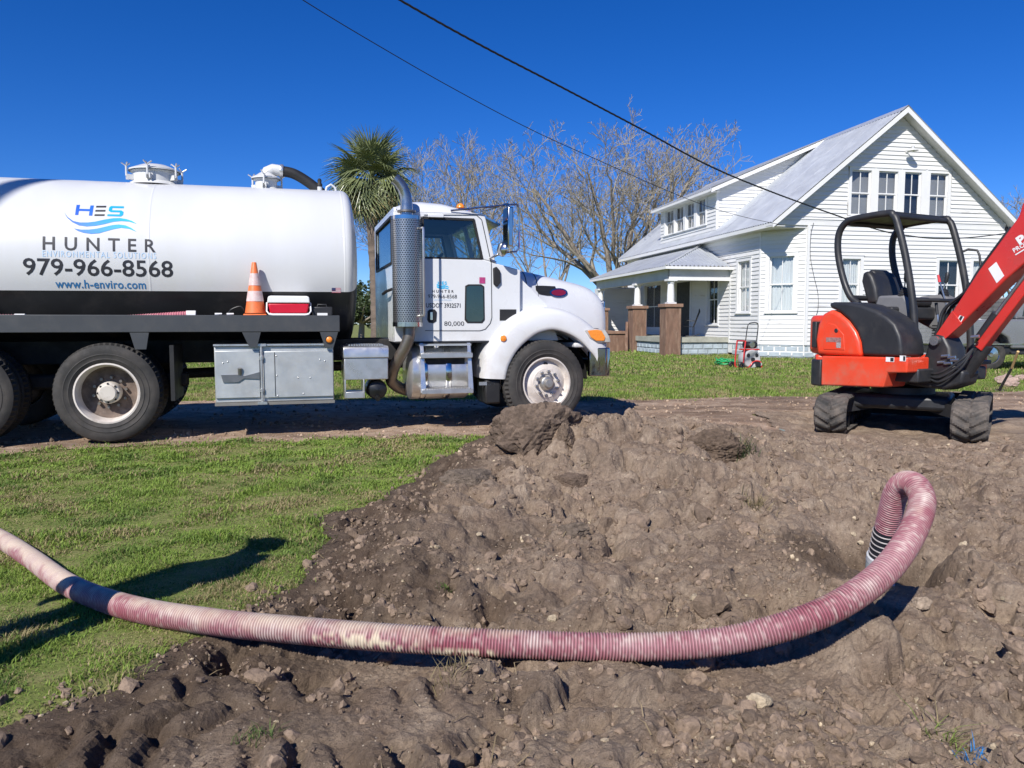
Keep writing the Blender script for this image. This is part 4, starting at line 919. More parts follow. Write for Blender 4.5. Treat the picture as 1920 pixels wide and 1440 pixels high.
truck = thing('tank_truck', 'white vacuum tank truck with lettered tank parked on the driveway', 'truck', TF.o, TF.yaw)

def stack_mat():
    m = bpy.data.materials.new('perforated_shield'); m.use_nodes = True; t = m.node_tree; b = t.nodes['Principled BSDF']
    tc = t.nodes.new('ShaderNodeTexCoord'); sp = t.nodes.new('ShaderNodeSeparateXYZ'); t.links.new(tc.outputs['UV'], sp.inputs[0])
    def mth(op, a, bb=None):
        n = t.nodes.new('ShaderNodeMath'); n.operation = op
        for i, v in enumerate((a, bb)):
            if v is None: continue
            if isinstance(v, (int, float)): n.inputs[i].default_value = v
            else: t.links.new(v, n.inputs[i])
        return n.outputs[0]
    u = mth('MULTIPLY', sp.outputs[0], 36); v = mth('MULTIPLY', sp.outputs[1], 52)
    row = mth('FLOOR', v); u2 = mth('ADD', u, mth('MULTIPLY', mth('MODULO', row, 2), .5))
    fu = mth('SUBTRACT', mth('FRACT', u2), .5); fv = mth('SUBTRACT', mth('FRACT', v), .5)
    d = mth('SQRT', mth('ADD', mth('MULTIPLY', fu, fu), mth('MULTIPLY', fv, fv))); hole = mth('LESS_THAN', d, .33)
    c = mixc(t, hole, (.46, .45, .43), (.02, .02, .022)); t.links.new(c, b.inputs['Base Color'])
    mt = mth('SUBTRACT', .9, mth('MULTIPLY', hole, .8)); t.links.new(mt, b.inputs['Metallic']); b.inputs['Roughness'].default_value = .3
    return m
PERF = stack_mat()

# ---- wheels
def tyre_mb(R, W, rim, blocks_n, lug):
    """tyre around local y axis, outer face at y=0 going to y=W"""
    n = blocks_n*2; prof = [(rim, .03), (rim+.02, .012), (rim+.05, .002), (rim+.058, -.004), (rim+.066, .001), (R*.76, -.001), (R*.775, -.006), (R*.79, -.001), (R*.84, -.003), (R*.90, .004), (R*.955, .022), (R*.985, .045), (R, .075), (R, W*.35), (R-.012, W*.36), (R-.012, W*.40), (R, W*.41), (R, W*.59), (R-.012, W*.60), (R-.012, W*.64), (R, W*.65), (R, W-.075), (R*.985, W-.045), (R*.955, W-.022), (R*.90, W-.004), (R*.80, W+.004), (rim+.02, W-.012), (rim, W-.03)]
    V, Fc = [], []
    for k, (r, y) in enumerate(prof):
        for j in range(n):
            rr = r
            if r > R*.97 and (k <= 12 or k >= 19) and j % 2: rr = r-lug
            a = 2*math.pi*(j+.5*(y/W))/n; V.append((rr*math.cos(a), y, rr*math.sin(a)))
    K = len(prof)
    for i in range(K-1):
        for j in range(n): Fc.append((i*n+j, i*n+(j+1) % n, (i+1)*n+(j+1) % n, (i+1)*n+j))
    return MB().add(V, Fc)
def lathe_y(prof, n=40):   # (r, y)
    return MB().lathe([(r, y) for r, y in prof], (0, 0, 0), (0, 1, 0), n)
def wheel(x, y, rz, kind, name='wheel'):
    w = bpy.data.objects.new(name, None); COL.objects.link(w); w.parent = truck; w.location = (x, y, AXZ); w.rotation_euler = (0, 0, rz)
    R = .515
    t_ = tyre_mb(R, .28, .292, 60, .022); t_.build('tyre', RUBBER, w, smooth=32)
    if kind == 'front':
        lathe_y([(.312, .022), (.312, .012), (.296, .010), (.288, .03), (.272, .06), (.262, .085), (.245, .075), (.215, .05), (.18, .038), (.175, .030), (.112, .030), (.108, .045), (.06, .05)], 48).build('rim', WHEELW, w, smooth=38)
        h = lathe_y([(.088, .05), (.085, .0), (.075, -.012), (.055, -.016), (.05, -.05), (.045, -.058), (.0, -.06)], 24); hb = h.build('hub', M('hub_metal', (.42, .40, .37), .4, .7, var=.2, scale=9), w, smooth=40)
        m = MB(); m.cyl((0, .04, 0), (0, -.012, 0), .019, .017, 6); m.cyl((0, -.010, 0), (0, -.035, 0), .010, .009, 8)
        nut0 = m.build('lug_nut', CHROME, w, smooth=40)
        for k in range(10):
            a = 2*math.pi*k/10+.2; q_ = nut0 if k == 0 else nut0.copy()
            if k: COL.objects.link(q_)
            q_.location = (math.cos(a)*.143, 0, math.sin(a)*.143)
        m = MB()
        for k in range(2):
            a = math.pi/2+k*math.pi; P = []
            for q in range(12): b = 2*math.pi*q/12; P.append(((.232+.018*math.sin(b))*math.cos(a+.13*math.cos(b)), .054+.004-.02*0, (.232+.018*math.sin(b))*math.sin(a+.13*math.cos(b))))
            P = [(p[0], .0555-(.0), p[2]) for p in P]; MB().add(P, [tuple(range(12))]).build('hand_hole', FRAMEB, w, fix=False)
    else:
        lathe_y([(.312, .022), (.312, .008), (.296, .006), (.288, .03), (.276, .06), (.272, .13), (.268, .155)], 48).build('rim', WHEELW, w, smooth=38)
        lathe_y([(.268, .155), (.262, .168), (.235, .185), (.19, .19), (.11, .19)], 48).build('wheel_disc', M('brown_disc', (.13, .095, .075), .8, var=.35, scale=9, dirt=(.30, .25, .21), damt=.5, dscale=7), w, smooth=38)  # inner disc a darker brown than the rim
        hb = lathe_y([(.115, .19), (.112, .085), (.105, .07), (.085, .066), (.083, .03), (.075, .022), (.0, .022)], 32).build('hub', HUBM, w, smooth=38)
        nut0 = MB().cyl((0, .072, 0), (0, .056, 0), .011, .010, 6).build('hub_bolt', FRAMEB, hb, smooth=40)
        for k in range(8):
            a = 2*math.pi*k/8; q_ = nut0 if k == 0 else nut0.copy()
            if k: COL.objects.link(q_)
            q_.location = (math.cos(a)*.096, 0, math.sin(a)*.096)
        nut0 = MB().cyl((0, .19, 0), (0, .15, 0), .018, .016, 6).build('lug_nut', STEELP, w, smooth=40)
        for k in range(10):
            a = 2*math.pi*k/10+.2; q_ = nut0 if k == 0 else nut0.copy()
            if k: COL.objects.link(q_)
            q_.location = (math.cos(a)*.155, 0, math.sin(a)*.155)
    return w
wheel(0, 0, 0, 'rear'); wheel(-1.33, 0, 0, 'rear'); wheel(WB, .03, R_(6), 'front')
for x in (0, -1.33):
    w = wheel(x, .33, 0, 'rear'); w.location = (x, .33, AXZ)
    for yy in (1.79, 2.12): wheel(x, yy+.28, math.pi, 'rear')
wheel(WB, 2.37, math.pi+R_(6), 'front')
# ---- frame, axles
for y in (.78, 1.54): MB().box(-2.6, 5.45, y, y+.08, .78, 1.04).build('frame_rail', FRAMEB, truck, bevel=.01)
for x in (-2.4, -.65, 1.2, 2.2, 3.3): MB().box(x-.05, x+.05, .86, 1.54, .80, 1.02).build('cross_member', FRAMEB, truck)
for x in (0, -1.33):
    MB().cyl((x, .45, AXZ), (x, 1.95, AXZ), .085, n=14).cyl((x, 1.0, AXZ), (x, 1.4, AXZ), .22, .22, 16).build('axle', FRAMEB, truck, smooth=40)
MB().cyl((WB, .4, AXZ), (WB, 2.0, AXZ), .06, n=12).build('front_axle', FRAMEB, truck, smooth=40)
MB().box(-2.0, .7, .62, .76, .52, .68).build('suspension_beam', FRAMEB, truck, bevel=.03)
MB().cyl((.2, 1.2, .62), (3.2, 1.2, .72), .06, n=12).build('drive_shaft', FRAMEB, truck, smooth=40)
MB().box(3.4, 5.0, .86, 1.54, .55, 1.2).build('engine_block', FRAMEB, truck, bevel=.06)
MB().box(.60, .64, .02, .7, .42, 1.0).build('mud_flap', RUBB, truck); MB().box(-2.2, -2.16, .02, .7, .30, 1.0).build('mud_flap', RUBB, truck)
# ---- deck
DZ0, DZ1 = 1.135, 1.313; DX1 = TT(637, 600, 0)[0]
MB().box(-4.4, DX1, 0, .05, DZ0, DZ1).build('deck_rail', DECKG, truck, bevel=.006)
MB().box(-4.4, DX1-.01, 2.35, 2.40, DZ0, DZ1).build('deck_rail', DECKG, truck, bevel=.006)
MB().box(-4.4, DX1-.005, .052, 2.348, DZ1-.03, DZ1-.005).build('deck_plate', DECKG, truck)
MB().box(DX1-.05, DX1-.002, .052, 2.348, DZ0, DZ1-.032).build('deck_end', DECKG, truck)
for i in range(8): MB().box(-4.2+i*.85, -4.15+i*.85, .06, 2.34, DZ0+.02, DZ1-.032).build('deck_joist', FRAMEB, truck)
for (x0, x1, x2, x3, y1) in ((243, 279, 273, 252, 655), (454, 489, 481, 467, 651), (600, 634, 625, 609, 651)):
    zb = TT(x2, y1, 0)[1]; a = [TT(x, 628, 0)[0] for x in (x0, x1, x2, x3)]
    MB().prism([(a[0], DZ0-.002), (a[1], DZ0-.002), (a[2], zb), (a[3], zb)], 'xz', .004, .05).build('rail_bracket', DECKG, truck)
ax, az = TT(617.5, 637, 0)
MB().lathe([(.035, 0), (.033, -.008), (.024, -.016), (0, -.018)], (ax, .003, az), (0, 1, 0), 18).build('marker_lamp', AMBER, truck, smooth=50)
MB().lathe([(.045, .002), (.045, -.006), (.034, -.007)], (ax, .003, az), (0, 1, 0), 18).build('lamp_bezel', RUBB, truck, smooth=50)
# ---- tank
TY, TZ, TR, TX0, TX1 = 1.20, 1.885, .945, -4.6, 2.44
TB = 1.572                      # where the white ends and the black begins
def tank_arc(a0, a1, n):
    return [a0+(a1-a0)*i/n for i in range(n+1)]
ab = math.asin((TB-TZ)/TR)      # negative, near side boundary: angle measured from -y up
prof_head = [(TX0, 1.0), (TX1, 1.0), (TX1+.02, .997), (TX1+.045, .985), (TX1+.068, .962), (TX1+.085, .93), (TX1+.10, .88), (TX1+.12, .78), (TX1+.145, .6), (TX1+.16, .4), (TX1+.17, .2), (TX1+.173, .0)]
prof_rear = [(TX0-.10, .968), (TX0-.19, .86), (TX0-.25, .6), (TX0-.275, .001)]
def tank_pt(x, s, a): return (x, TY-TR*s*math.cos(a), TZ+TR*s*math.sin(a)+(x-1.0)*.006)
tank = bpy.data.objects.new('tank', None); COL.objects.link(tank); tank.parent = truck
pr = prof_rear[::-1]+[(TX0+(TX1-TX0)*i/12, 1.0) for i in range(13)]+prof_head[2:]
up = tank_arc(ab, math.pi-ab, 64); lo = tank_arc(math.pi-ab, 2*math.pi+ab, 40)
MB().rows([[tank_pt(x, s_, a) for a in up] for x, s_ in pr]).build('shell_upper', TWHITE, tank, smooth=50)
MB().rows([[tank_pt(x, s_, a) for a in lo] for x, s_ in pr]).build('shell_lower', BLACKP, tank, smooth=50)
for x in (TX1-.02, .40+.0, -1.9):
    MB().rows([[tank_pt(x+dx, 1+ds, a) for a in up] for dx, ds in ((-.012, .0), (-.006, .0022), (.006, .0022), (.012, .0))]).build('weld_seam', TWHITE, tank, smooth=60)
for x in (-3.6, -1.9, -.2, 1.6): MB().box(x-.06, x+.06, .55, 1.85, DZ1-.002, TZ-TR*.80).build('tank_saddle', BLACKP, tank)
# manway hatch and dome on top of the tank
TTOP = TZ+TR
def hatch(xc, r, h, parent, n_cl, name):
    o = bpy.data.objects.new(name, None); COL.objects.link(o); o.parent = parent; o.location = (xc, TY, TTOP-.03)
    MB().lathe([(r+.06, -.0), (r+.03, .03), (r, .045), (r, h), (r+.02, h), (r+.02, h+.012)], (0, 0, 0), (0, 0, 1), 36).build('neck', TWHITE, o, smooth=35)
    MB().lathe([(r+.045, h+.014), (r+.045, h+.03), (r*.9, h+.06), (r*.6, h+.088), (r*.3, h+.1), (0, h+.103)], (0, 0, 0), (0, 0, 1), 36).build('lid', TWHITE, o, smooth=35)
    for k in range(n_cl):
        a = 2*math.pi*k/n_cl+.42; c, s_ = math.cos(a), math.sin(a); q = r+.07
        m = MB(); m.box(-.02, .02, -.012, .012, -.06, .0); m2 = MB()
        cl = MB(); cl.cyl((c*q, s_*q, h-.06), (c*q, s_*q, h+.055), .011, n=8)
        for t in (-1, 1): cl.beam((c*q-s_*.02*t, s_*q+c*.02*t, h-.07), (c*(r-.005)-s_*.02*t, s_*(r-.005)+c*.02*t, h-.07), .012, .055)
        co_ = cl.build('clamp', TWHITE, o)
        w_ = MB()
        for t in range(3):
            b = t*2*math.pi/3+k; w_.tube([(c*q, s_*q, h+.05), (c*q+math.cos(b)*.05, s_*q+math.sin(b)*.05, h+.085)], .008, 6)
        w_.build('wing_nut', ALUB, co_, smooth=40)
    return o
hx1 = TT(291, 345, TY)[0]; hatch(hx1, .235, .15, tank, 6, 'manway_hatch')
hx2 = TT(499, 345, TY)[0]; dome = hatch(hx2, .125, .13, tank, 3, 'vacuum_dome')
MB().tube([(.0, 0, .19), (.02, 0, .235), (.08, 0, .265), (.17, 0, .255)], .068, 14).build('elbow', TWHITE, dome, smooth=50)
P = catmull(np.array([(.15, 0, .258), (.32, 0, .23), (.5, 0, .13), (.66, 0, .0), (.8, .02, -.15), (.9, .03, -.5), (.95, .03, -1.2)]), 10)
MB().tube([tuple(p) for p in P], .062, 14).build('suction_hose', RUBB, dome, smooth=50)
MB().lathe([(.074, 0), (.078, .01), (.078, .03), (.074, .04)], (.16, 0, .258), (1, 0, -.1), 18).build('hose_clamp', ALUB, dome, smooth=50)
vx = TT(599, 352, TY)[0]; MB().cyl((vx, TY-.05, TTOP-.04), (vx, TY-.05, TTOP+.05), .03, n=12).build('valve_base', TWHITE, tank, smooth=40)
MB().lathe([(.032, 0), (.034, .03), (.022, .05), (.026, .08), (.012, .10), (0, .10)], (vx, TY-.05, TTOP+.05), (0, 0, 1), 12).build('relief_valve', RUBB, tank, smooth=40)
lx = TT(620, 352, TY)[0]
MB().tube([(lx-.07, TY-.05, TTOP-.04), (lx-.05, TY-.05, TTOP+.05), (lx, TY-.05, TTOP+.085), (lx+.05, TY-.05, TTOP+.05), (lx+.07, TY-.05, TTOP-.04)], .014, 8).build('lifting_lug', TWHITE, tank, smooth=50)

# ---- lettering wrapped on the tank side
INKK = M('ink_black', (.022, .022, .028), .45, var=.1); INKB = M('ink_blue', (.02, .13, .62), .4, var=.05); INKC = M('ink_cyan', (.0, .46, .80), .4, var=.05); INKP = M('ink_paleblue', (.42, .58, .76), .45, var=.05); INKN = M('ink_navy', (.03, .16, .36), .4, var=.08)
def ink_grad(name, c0, c1, x0, x1):
    m = bpy.data.materials.new(name); m.use_nodes = True; t = m.node_tree; b = t.nodes['Principled BSDF']; tc = t.nodes.new('ShaderNodeTexCoord'); sp = t.nodes.new('ShaderNodeSeparateXYZ')
    t.links.new(tc.outputs['Object'], sp.inputs[0]); t.links.new(mixc(t, ramp(t, sp.outputs[0], x0, x1), c0, c1), b.inputs['Base Color']); b.inputs['Roughness'].default_value = .4; return m
def text_mesh(s_, size=1., spacing=1., bold=0., shear=0.):
    cu = bpy.data.curves.new('txt', 'FONT'); cu.body = s_; cu.size = size; cu.space_character = spacing; cu.offset = bold; cu.shear = shear; cu.resolution_u = 3; cu.fill_mode = 'FRONT'
    ob = bpy.data.objects.new('txt', cu); COL.objects.link(ob); dg = bpy.context.evaluated_depsgraph_get(); me = bpy.data.meshes.new_from_object(ob.evaluated_get(dg)); bpy.data.objects.remove(ob); return me
def fit(me, x0, x1, z0, z1):
    """scale a flat text mesh into the box x0..x1, z0..z1 -> list of (x,z)"""
    V = np.array([v.co[:] for v in me.vertices]); lo_, hi_ = V.min(0), V.max(0)
    X = x0+(V[:, 0]-lo_[0])/(hi_[0]-lo_[0])*(x1-x0); Zz = z0+(V[:, 1]-lo_[1])/(hi_[1]-lo_[1])*(z1-z0)
    for v, a, b in zip(me.vertices, X, Zz): v.co = (a, 0, b)
def tank_y(z, x=0): 
    zz = np.clip((z-TZ-(x-1.0)*.006)/TR, -1, 1); return TY-TR*math.sqrt(1-zz*zz)
def wrap(me, name, mat, parent, step=.02, off=.003):
    bm = bmesh.new(); bm.from_mesh(me); zs = [v.co.z for v in bm.verts]; z = math.floor(min(zs)/step)*step
    while z < max(zs):
        bmesh.ops.bisect_plane(bm, geom=bm.verts[:]+bm.edges[:]+bm.faces[:], plane_co=(0, 0, z), plane_no=(0, 0, 1)); z += step
    for v in bm.verts: v.co.y = tank_y(v.co.z, v.co.x)-off
    bm.to_mesh(me); bm.free(); me.materials.clear(); me.materials.append(mat); return link(name, me, parent)
def tk(px, py):      # measured point -> tank side surface (x, z)
    y = .3
    for _ in range(8): x, z = TT(px, py, y); y = tank_y(z, x)
    return x, z
def tank_text(s_, pxs, name, mat, spacing=1., bold=0., shear=0.):
    x0, y0, x1, y1 = pxs; a = tk(x0, y1); b = tk(x1, y1); c = tk((x0+x1)/2, y0); d = tk((x0+x1)/2, y1); me = text_mesh(s_, 1, spacing, bold, shear); fit(me, a[0], b[0], d[1], c[1]); islands(wrap(me, name, mat, tank), 'letter', tank)
def tank_poly(pts, name, mat):
    P = [tk(*p) for p in pts]; me = bpy.data.meshes.new(name); me.from_pydata([(x, 0, z) for x, z in P], [], [tuple(range(len(P)))])
    bm = bmesh.new(); bm.from_mesh(me); bmesh.ops.triangulate(bm, faces=bm.faces); bm.to_mesh(me); bm.free(); return wrap(me, name, mat, tank)
tank_text('HUNTER', (80, 446, 292, 471), 'lettering_name', INKK, 1.75, .014)
tank_text('ENVIRONMENTAL SOLUTIONS', (80, 472, 293, 483.5), 'lettering_tagline', INKP, 1.25)
tank_text('979-966-8568', (45, 486, 325, 518), 'lettering_phone', INKK, 1.0, .012)
tank_text('www.h-enviro.com', (105, 525, 274, 541), 'lettering_web', INKN, 1.05, .016)
def cpx(x, y): return (x/4.8, 280+y/4.8)
HL = ink_grad('logo_blue', (.01, .10, .60), (.01, .16, .72), -.3, 0); HS_ = ink_grad('logo_cyan', (.0, .36, .72), (.0, .55, .85), .2, .4)
tank_poly([cpx(*p) for p in [(690,500),(720,500),(713,535),(808,538),(815,505),(845,505),(830,596),(800,596),(806,556),(710,553),(704,590),(676,590)]], 'logo_letter', HL)
for yy in (508, 545, 584): tank_poly([cpx(*p) for p in [(868-(yy-508)*.2, yy), (958-(yy-508)*.2, yy), (954-(yy-508)*.2, yy+15), (864-(yy-508)*.2, yy+15)]], 'logo_letter', INKK)
tank_poly([cpx(*p) for p in [(1000,510),(1116,513),(1113,530),(1012,527),(1008,548),(1092,550),(1112,562),(1108,590),(1088,604),(965,600),(968,584),(1076,586),(1080,567),(996,564),(978,552),(984,522)]], 'logo_letter', HS_)
WAV = ink_grad('logo_wave', (.01, .13, .66), (.0, .52, .88), -.3, .35)
tank_poly([cpx(*p) for p in [(580,568),(610,610),(660,645),(720,658),(790,658),(860,650),(940,632),(1020,620),(1080,618),(1140,628),(1190,645),(1230,670),(1160,650),(1090,645),(1020,652),(940,672),(860,688),(780,694),(710,684),(650,655),(605,615)]], 'logo_wave', WAV)
tank_poly([cpx(*p) for p in [(665,712),(730,722),(800,722),(870,714),(940,698),(1010,682),(1070,676),(1130,684),(1180,706),(1228,740),(1160,714),(1090,706),(1020,718),(950,738),(890,755),(820,760),(750,750),(700,734)]], 'logo_wave', WAV)
# flag sticker
f0 = tk(622, 549); f1 = tk(639, 540)
for k in range(7):
    z0 = f0[1]+(f1[1]-f0[1])*k/7; z1_ = f0[1]+(f1[1]-f0[1])*(k+1)/7; me = bpy.data.meshes.new('flag'); me.from_pydata([(f0[0], 0, z0), (f1[0], 0, z0), (f1[0], 0, z1_), (f0[0], 0, z1_)], [], [(0, 1, 2, 3)])
    wrap(me, 'flag_stripe', M('flag_red', (.5, .12, .16), .5) if k % 2 == 0 else M('flag_white', (.7, .66, .68), .5), tank)
me = bpy.data.meshes.new('flag'); me.from_pydata([(f0[0], 0, f0[1]+(f1[1]-f0[1])*.43), (f0[0]+(f1[0]-f0[0])*.42, 0, f0[1]+(f1[1]-f0[1])*.43), (f0[0]+(f1[0]-f0[0])*.42, 0, f1[1]), (f0[0], 0, f1[1])], [], [(0, 1, 2, 3)]); wrap(me, 'flag_canton', M('flag_blue', (.05, .06, .16), .5), tank, off=.005)

# ---- side gear below the deck
def pbox(x0, y0, x1, y1, off): a = TT(x0, y0, off); b = TT(x1, y1, off); return min(a[0], b[0]), max(a[0], b[0]), min(a[1], b[1]), max(a[1], b[1])
x0, x1, zb, zt = TT(402, 700, .06)[0], TT(626, 700, .06)[0], .378, .985
tb = MB().box(x0, x1, .085, .62, zb, zt).build('toolbox', ALUM, truck, bevel=.012)
xm = TT(515, 700, .06)[0]; xh = TT(491, 700, .06)[0]
MB().box(x0+.006, xh-.02, .06, .084, zb+.05, zt-.05).build('toolbox_door', ALUM, tb, bevel=.006); MB().box(xh+.02, x1-.006, .06, .084, zb+.045, zt-.06).build('toolbox_door', ALUM, tb, bevel=.006)
MB().box(xm, xm+.006, .056, .0595, zb+.06, zt-.07).build('door_seam', FRAMEB, tb)
MB().box(x0-.004, x1+.004, .055, .6, zt+.001, zt+.02).build('lid_lip', ALUB, tb)
MB().box(x0-.004, x1+.004, .05, .6, zb-.03, zb-.001).build('bottom_lip', M('dull_alu', (.22, .21, .19), .6, .4), tb)
m = MB().cyl((xh, .045, zb-.01), (xh, .045, zt+.02), .013, n=10)
for z in (zb+.12, zb+.14, zt-.12, zt-.14): m.cyl((xh, .045, z-.006), (xh, .045, z+.006), .022, n=10)
for z in (zb-.01, zt+.01): m.box(xh-.05, xh+.05, .03, .07, z-.014, z+.014)
m.build('lock_bar', ALUB, tb, smooth=40)
lx_, lz_ = TT(450, 706, .05); m = MB(); m.prism([(lx_-.19, lz_+.02), (lx_-.02, lz_+.02), (lx_+.05, lz_+.005), (lx_+.2, lz_+.045), (lx_+.2, lz_-.03), (lx_+.04, lz_-.02), (lx_-.02, lz_-.06), (lx_-.17, lz_-.06)], 'xz', .045, .058); m.cyl((lx_, .06, lz_+.02), (lx_, .04, lz_+.09), .022, .022, 10); m.build('latch_handle', M('latch_steel', (.26, .26, .26), .4, .8), tb, smooth=40)
m = MB()
for px, py in ((418,681),(427,678),(518,667),(600,674),(609,677),(519,704),(521,742),(559,708),(582,708),(569,738)):
    q = TT(px, py, .06); m.lathe([(.009, 0), (.007, -.004), (0, -.005)], (q[0], .0595, q[1]), (0, 1, 0), 8)
m.build('rivets', ALUB, tb, smooth=60)
# battery box with diamond plate step
a = pbox(645, 651, 728, 711, .07); bb = MB(); bb.box(a[0], a[1], .07, .6, a[2], a[3]-.12); bo = bb.build('battery_box', ALUB, truck, bevel=.008)
MB().prism([(.055, a[3]-.12), (.055, a[3]-.04), (.07, a[3]-.005), (.11, a[3]+.01), (.6, a[3]+.01), (.6, a[3]-.12)], 'yz', a[0]-.008, a[1]+.008).build('battery_lid', ALUB, bo, bevel=.006)
m = MB()
for k in range(14):
    xx = a[0]+.06+k*(a[1]-a[0]-.12)/13; m.box(xx-.008, xx+.008, .09, .5, a[3]+.011, a[3]+.028)
m.build('tread_ribs', ALUB, bo)
b = pbox(646, 712, 684, 746, .08); m = MB(); m.box(b[0], b[0]+.015, .07, .35, b[2], b[3]); m.box(b[1]-.015, b[1], .07, .35, b[2], b[3]); m.box(b[0]+.015, b[1]-.015, .07, .35, b[2], b[2]+.07); m.build('step_frame', ALUB, bo, bevel=.004)
ac = TT(708, 731, .12); m = MB().lathe([(0, -.0), (.06, .01), (.10, .03), (.115, .07), (.115, .35), (.1, .4)], (ac[0], .12, ac[1]), (0, 1, 0), 24); m.cyl((ac[0]+.0, .14, ac[1]-.09), (ac[0], .09, ac[1]-.10), .03, .028, 12); m.build('air_tank', BLACKP, truck, smooth=40)
# fuel tank with steps
fc = TT(812, 706, .2); FR = .325; fx0, fx1 = TT(772, 706, .1)[0], TT(884, 706, .1)[0]; FY, FZ = .43, .655
m = MB().lathe([(0, -.03), (FR*.6, -.028), (FR*.9, -.012), (FR, .02), (FR, fx1-fx0-.02), (FR*.9, fx1-fx0+.012), (0, fx1-fx0+.03)], (fx0, FY, FZ), (1, 0, 0), 40); fo = m.build('fuel_tank', ALUB, truck, smooth=40)
for q in (.22, .62):
    xx = fx0+(fx1-fx0)*q; MB().lathe([(FR+.004, -.035), (FR+.008, -.03), (FR+.008, .03), (FR+.004, .035)], (xx, FY, FZ), (1, 0, 0), 40).build('tank_strap', CHROME, fo, smooth=40)
sx0, sx1 = TT(793, 690, .04)[0], TT(882, 690, .04)[0]
for xx in (sx0, sx1): MB().add([(xx-.02, .13, FZ+FR+.02), (xx+.02, .13, FZ+FR+.02), (xx+.02, .10, FZ+FR-.06), (xx+.035, .03, FZ-.22), (xx+.035, .10, FZ-.24), (xx-.025, .03, FZ-.22), (xx-.025, .10, FZ-.24), (xx-.02, .10, FZ+FR-.06)], [(0,1,2,7), (7,2,3,5), (5,3,4,6)]).build('step_bracket', ALUB, fo, fix=False)
for zz, d in ((FZ+.205, .045), (FZ-.205, .012)):
    m = MB().box(sx0-.02, sx1+.03, d, d+.14, zz-.03, zz+.025)
    so = m.build('step', ALUB, fo, bevel=.005); m = MB()
    for k in range(18): xx = sx0+.02+k*(sx1-sx0-.03)/17; m.box(xx-.006, xx+.006, d-.004, d+.13, zz+.026, zz+.036)
    m.build('step_teeth', ALUB, so)
MB().box(sx0+.05, sx1-.05, .115, .13, FZ+.10, FZ+.17).build('step_backing', FRAMEB, fo)
cpx_ = TT(818, 661, .3)[0]; MB().cyl((cpx_, .32, FZ+FR-.03), (cpx_, .30, FZ+FR+.055), .055, n=20).box(cpx_-.05, cpx_+.05, .28, .30, FZ+FR+.055, FZ+FR+.07).build('fuel_cap', CHROME, fo, smooth=40)
MB().box(sx0-.03, sx1+.03, .12, .40, FZ+FR-.012, FZ+FR+.01).build('top_plate', ALUM, fo)
# mud flap behind front wheel
a = pbox(909, 720, 938, 756, .12); MB().box(a[0], a[1], .10, .5, a[2], a[3]+.05).build('mud_flap', RUBB, truck, bevel=.02)
a = pbox(898, 716, 912, 722, .12); MB().box(a[0], a[1]+.1, .1, .12, a[2], a[3]).build('flap_hanger', ALUB, truck)
# ---- exhaust
sxc = (TT(738, 500, -.02)[0]+TT(794, 500, -.02)[0])/2; SR = (TT(794, 500, -.02)[0]-TT(738, 500, -.02)[0])/2; SY = .09; sz0, sz1 = TT(765, 612, .0)[1], TT(765, 404, .0)[1]
n = 40; me = bpy.data.meshes.new('stack_shield'); V, Fq, UV = [], [], []
for k, z in enumerate((sz0, sz1)):
    for j in range(n+1): a = 2*math.pi*j/n; V.append((sxc+SR*math.cos(a), SY+SR*math.sin(a), z))
for j in range(n): Fq.append((j, j+1, n+2+j, n+1+j))
me.from_pydata(V, [], Fq); uv = me.uv_layers.new()
for p in me.polygons:
    for li in p.loop_indices: vi = me.loops[li].vertex_index; uv.data[li].uv = ((vi % (n+1))/n, vi//(n+1))
me.materials.append(PERF); ex = link('exhaust_stack', me, truck, smooth=60)
MB().lathe([(SR, 0), (SR+.004, .0), (SR+.004, .05), (SR-.001, .05)], (sxc, SY, sz0-.002), (0, 0, 1), 40).build('shield_band', CHROME, ex, smooth=40)
MB().lathe([(SR+.003, 0), (SR+.003, .04), (.09, .045)], (sxc, SY, sz1-.04), (0, 0, 1), 40).build('shield_band', CHROME, ex, smooth=40)
MB().lathe([(SR-.01, 0), (.07, -.0)], (sxc, SY, sz0), (0, 0, 1), 40).build('shield_bottom', STEELP, ex)
ez = TT(765, 335, 0)[1]
P = [(sxc, SY, sz1-.1), (sxc, SY, sz1+.06), (sxc, SY, sz1+.16), (sxc-.012, SY, sz1+.24), (sxc-.04, SY, sz1+.31), (sxc-.085, SY, sz1+.37), (sxc-.135, SY, sz1+.41)]
MB().tube(P, [.072, .072, .066, .064, .064, .064, .064], 20, caps=False).build('stack_tip', M('stack_steel', (.36, .37, .38), .24, .9, var=.12), ex, smooth=50)
MB().tube(P[-3:], [.058, .058, .06], 16).build('stack_bore', FRAMEB, ex, smooth=50)
for dz in (.055,): MB().lathe([(.072, -.012), (.105, -.01), (.105, .01), (.072, .012)], (sxc, SY, sz1+dz), (0, 0, 1), 20).build('stack_clamp', STEELP, ex, smooth=40)
MB().tube([(sxc+SR*.8, SY-.12, sz1-.14), (sxc+SR*.95, SY-.17, sz1-.14), (sxc+SR*.95, SY-.17, sz1-.16), (sxc+SR*.95, SY-.17, sz0+.14), (sxc+SR*.95, SY-.16, sz0+.12), (sxc+SR*.8, SY-.11, sz0+.12)], .013, 8).build('grab_handle', ALUB, ex, smooth=40)
P = catmull(np.array([(sxc+.02, SY, sz0+.02), (sxc+.01, SY, sz0-.12), (sxc-.03, SY+.03, sz0-.24), (sxc-.10, SY+.1, sz0-.38), (sxc-.15, SY+.2, sz0-.52), (sxc-.14, SY+.3, sz0-.66), (sxc+.1, .6, sz0-.78), (sxc+.6, .8, sz0-.8)]), 8)
MB().tube([tuple(p) for p in P], .068, 16).build('exhaust_pipe', STEELP, ex, smooth=50)

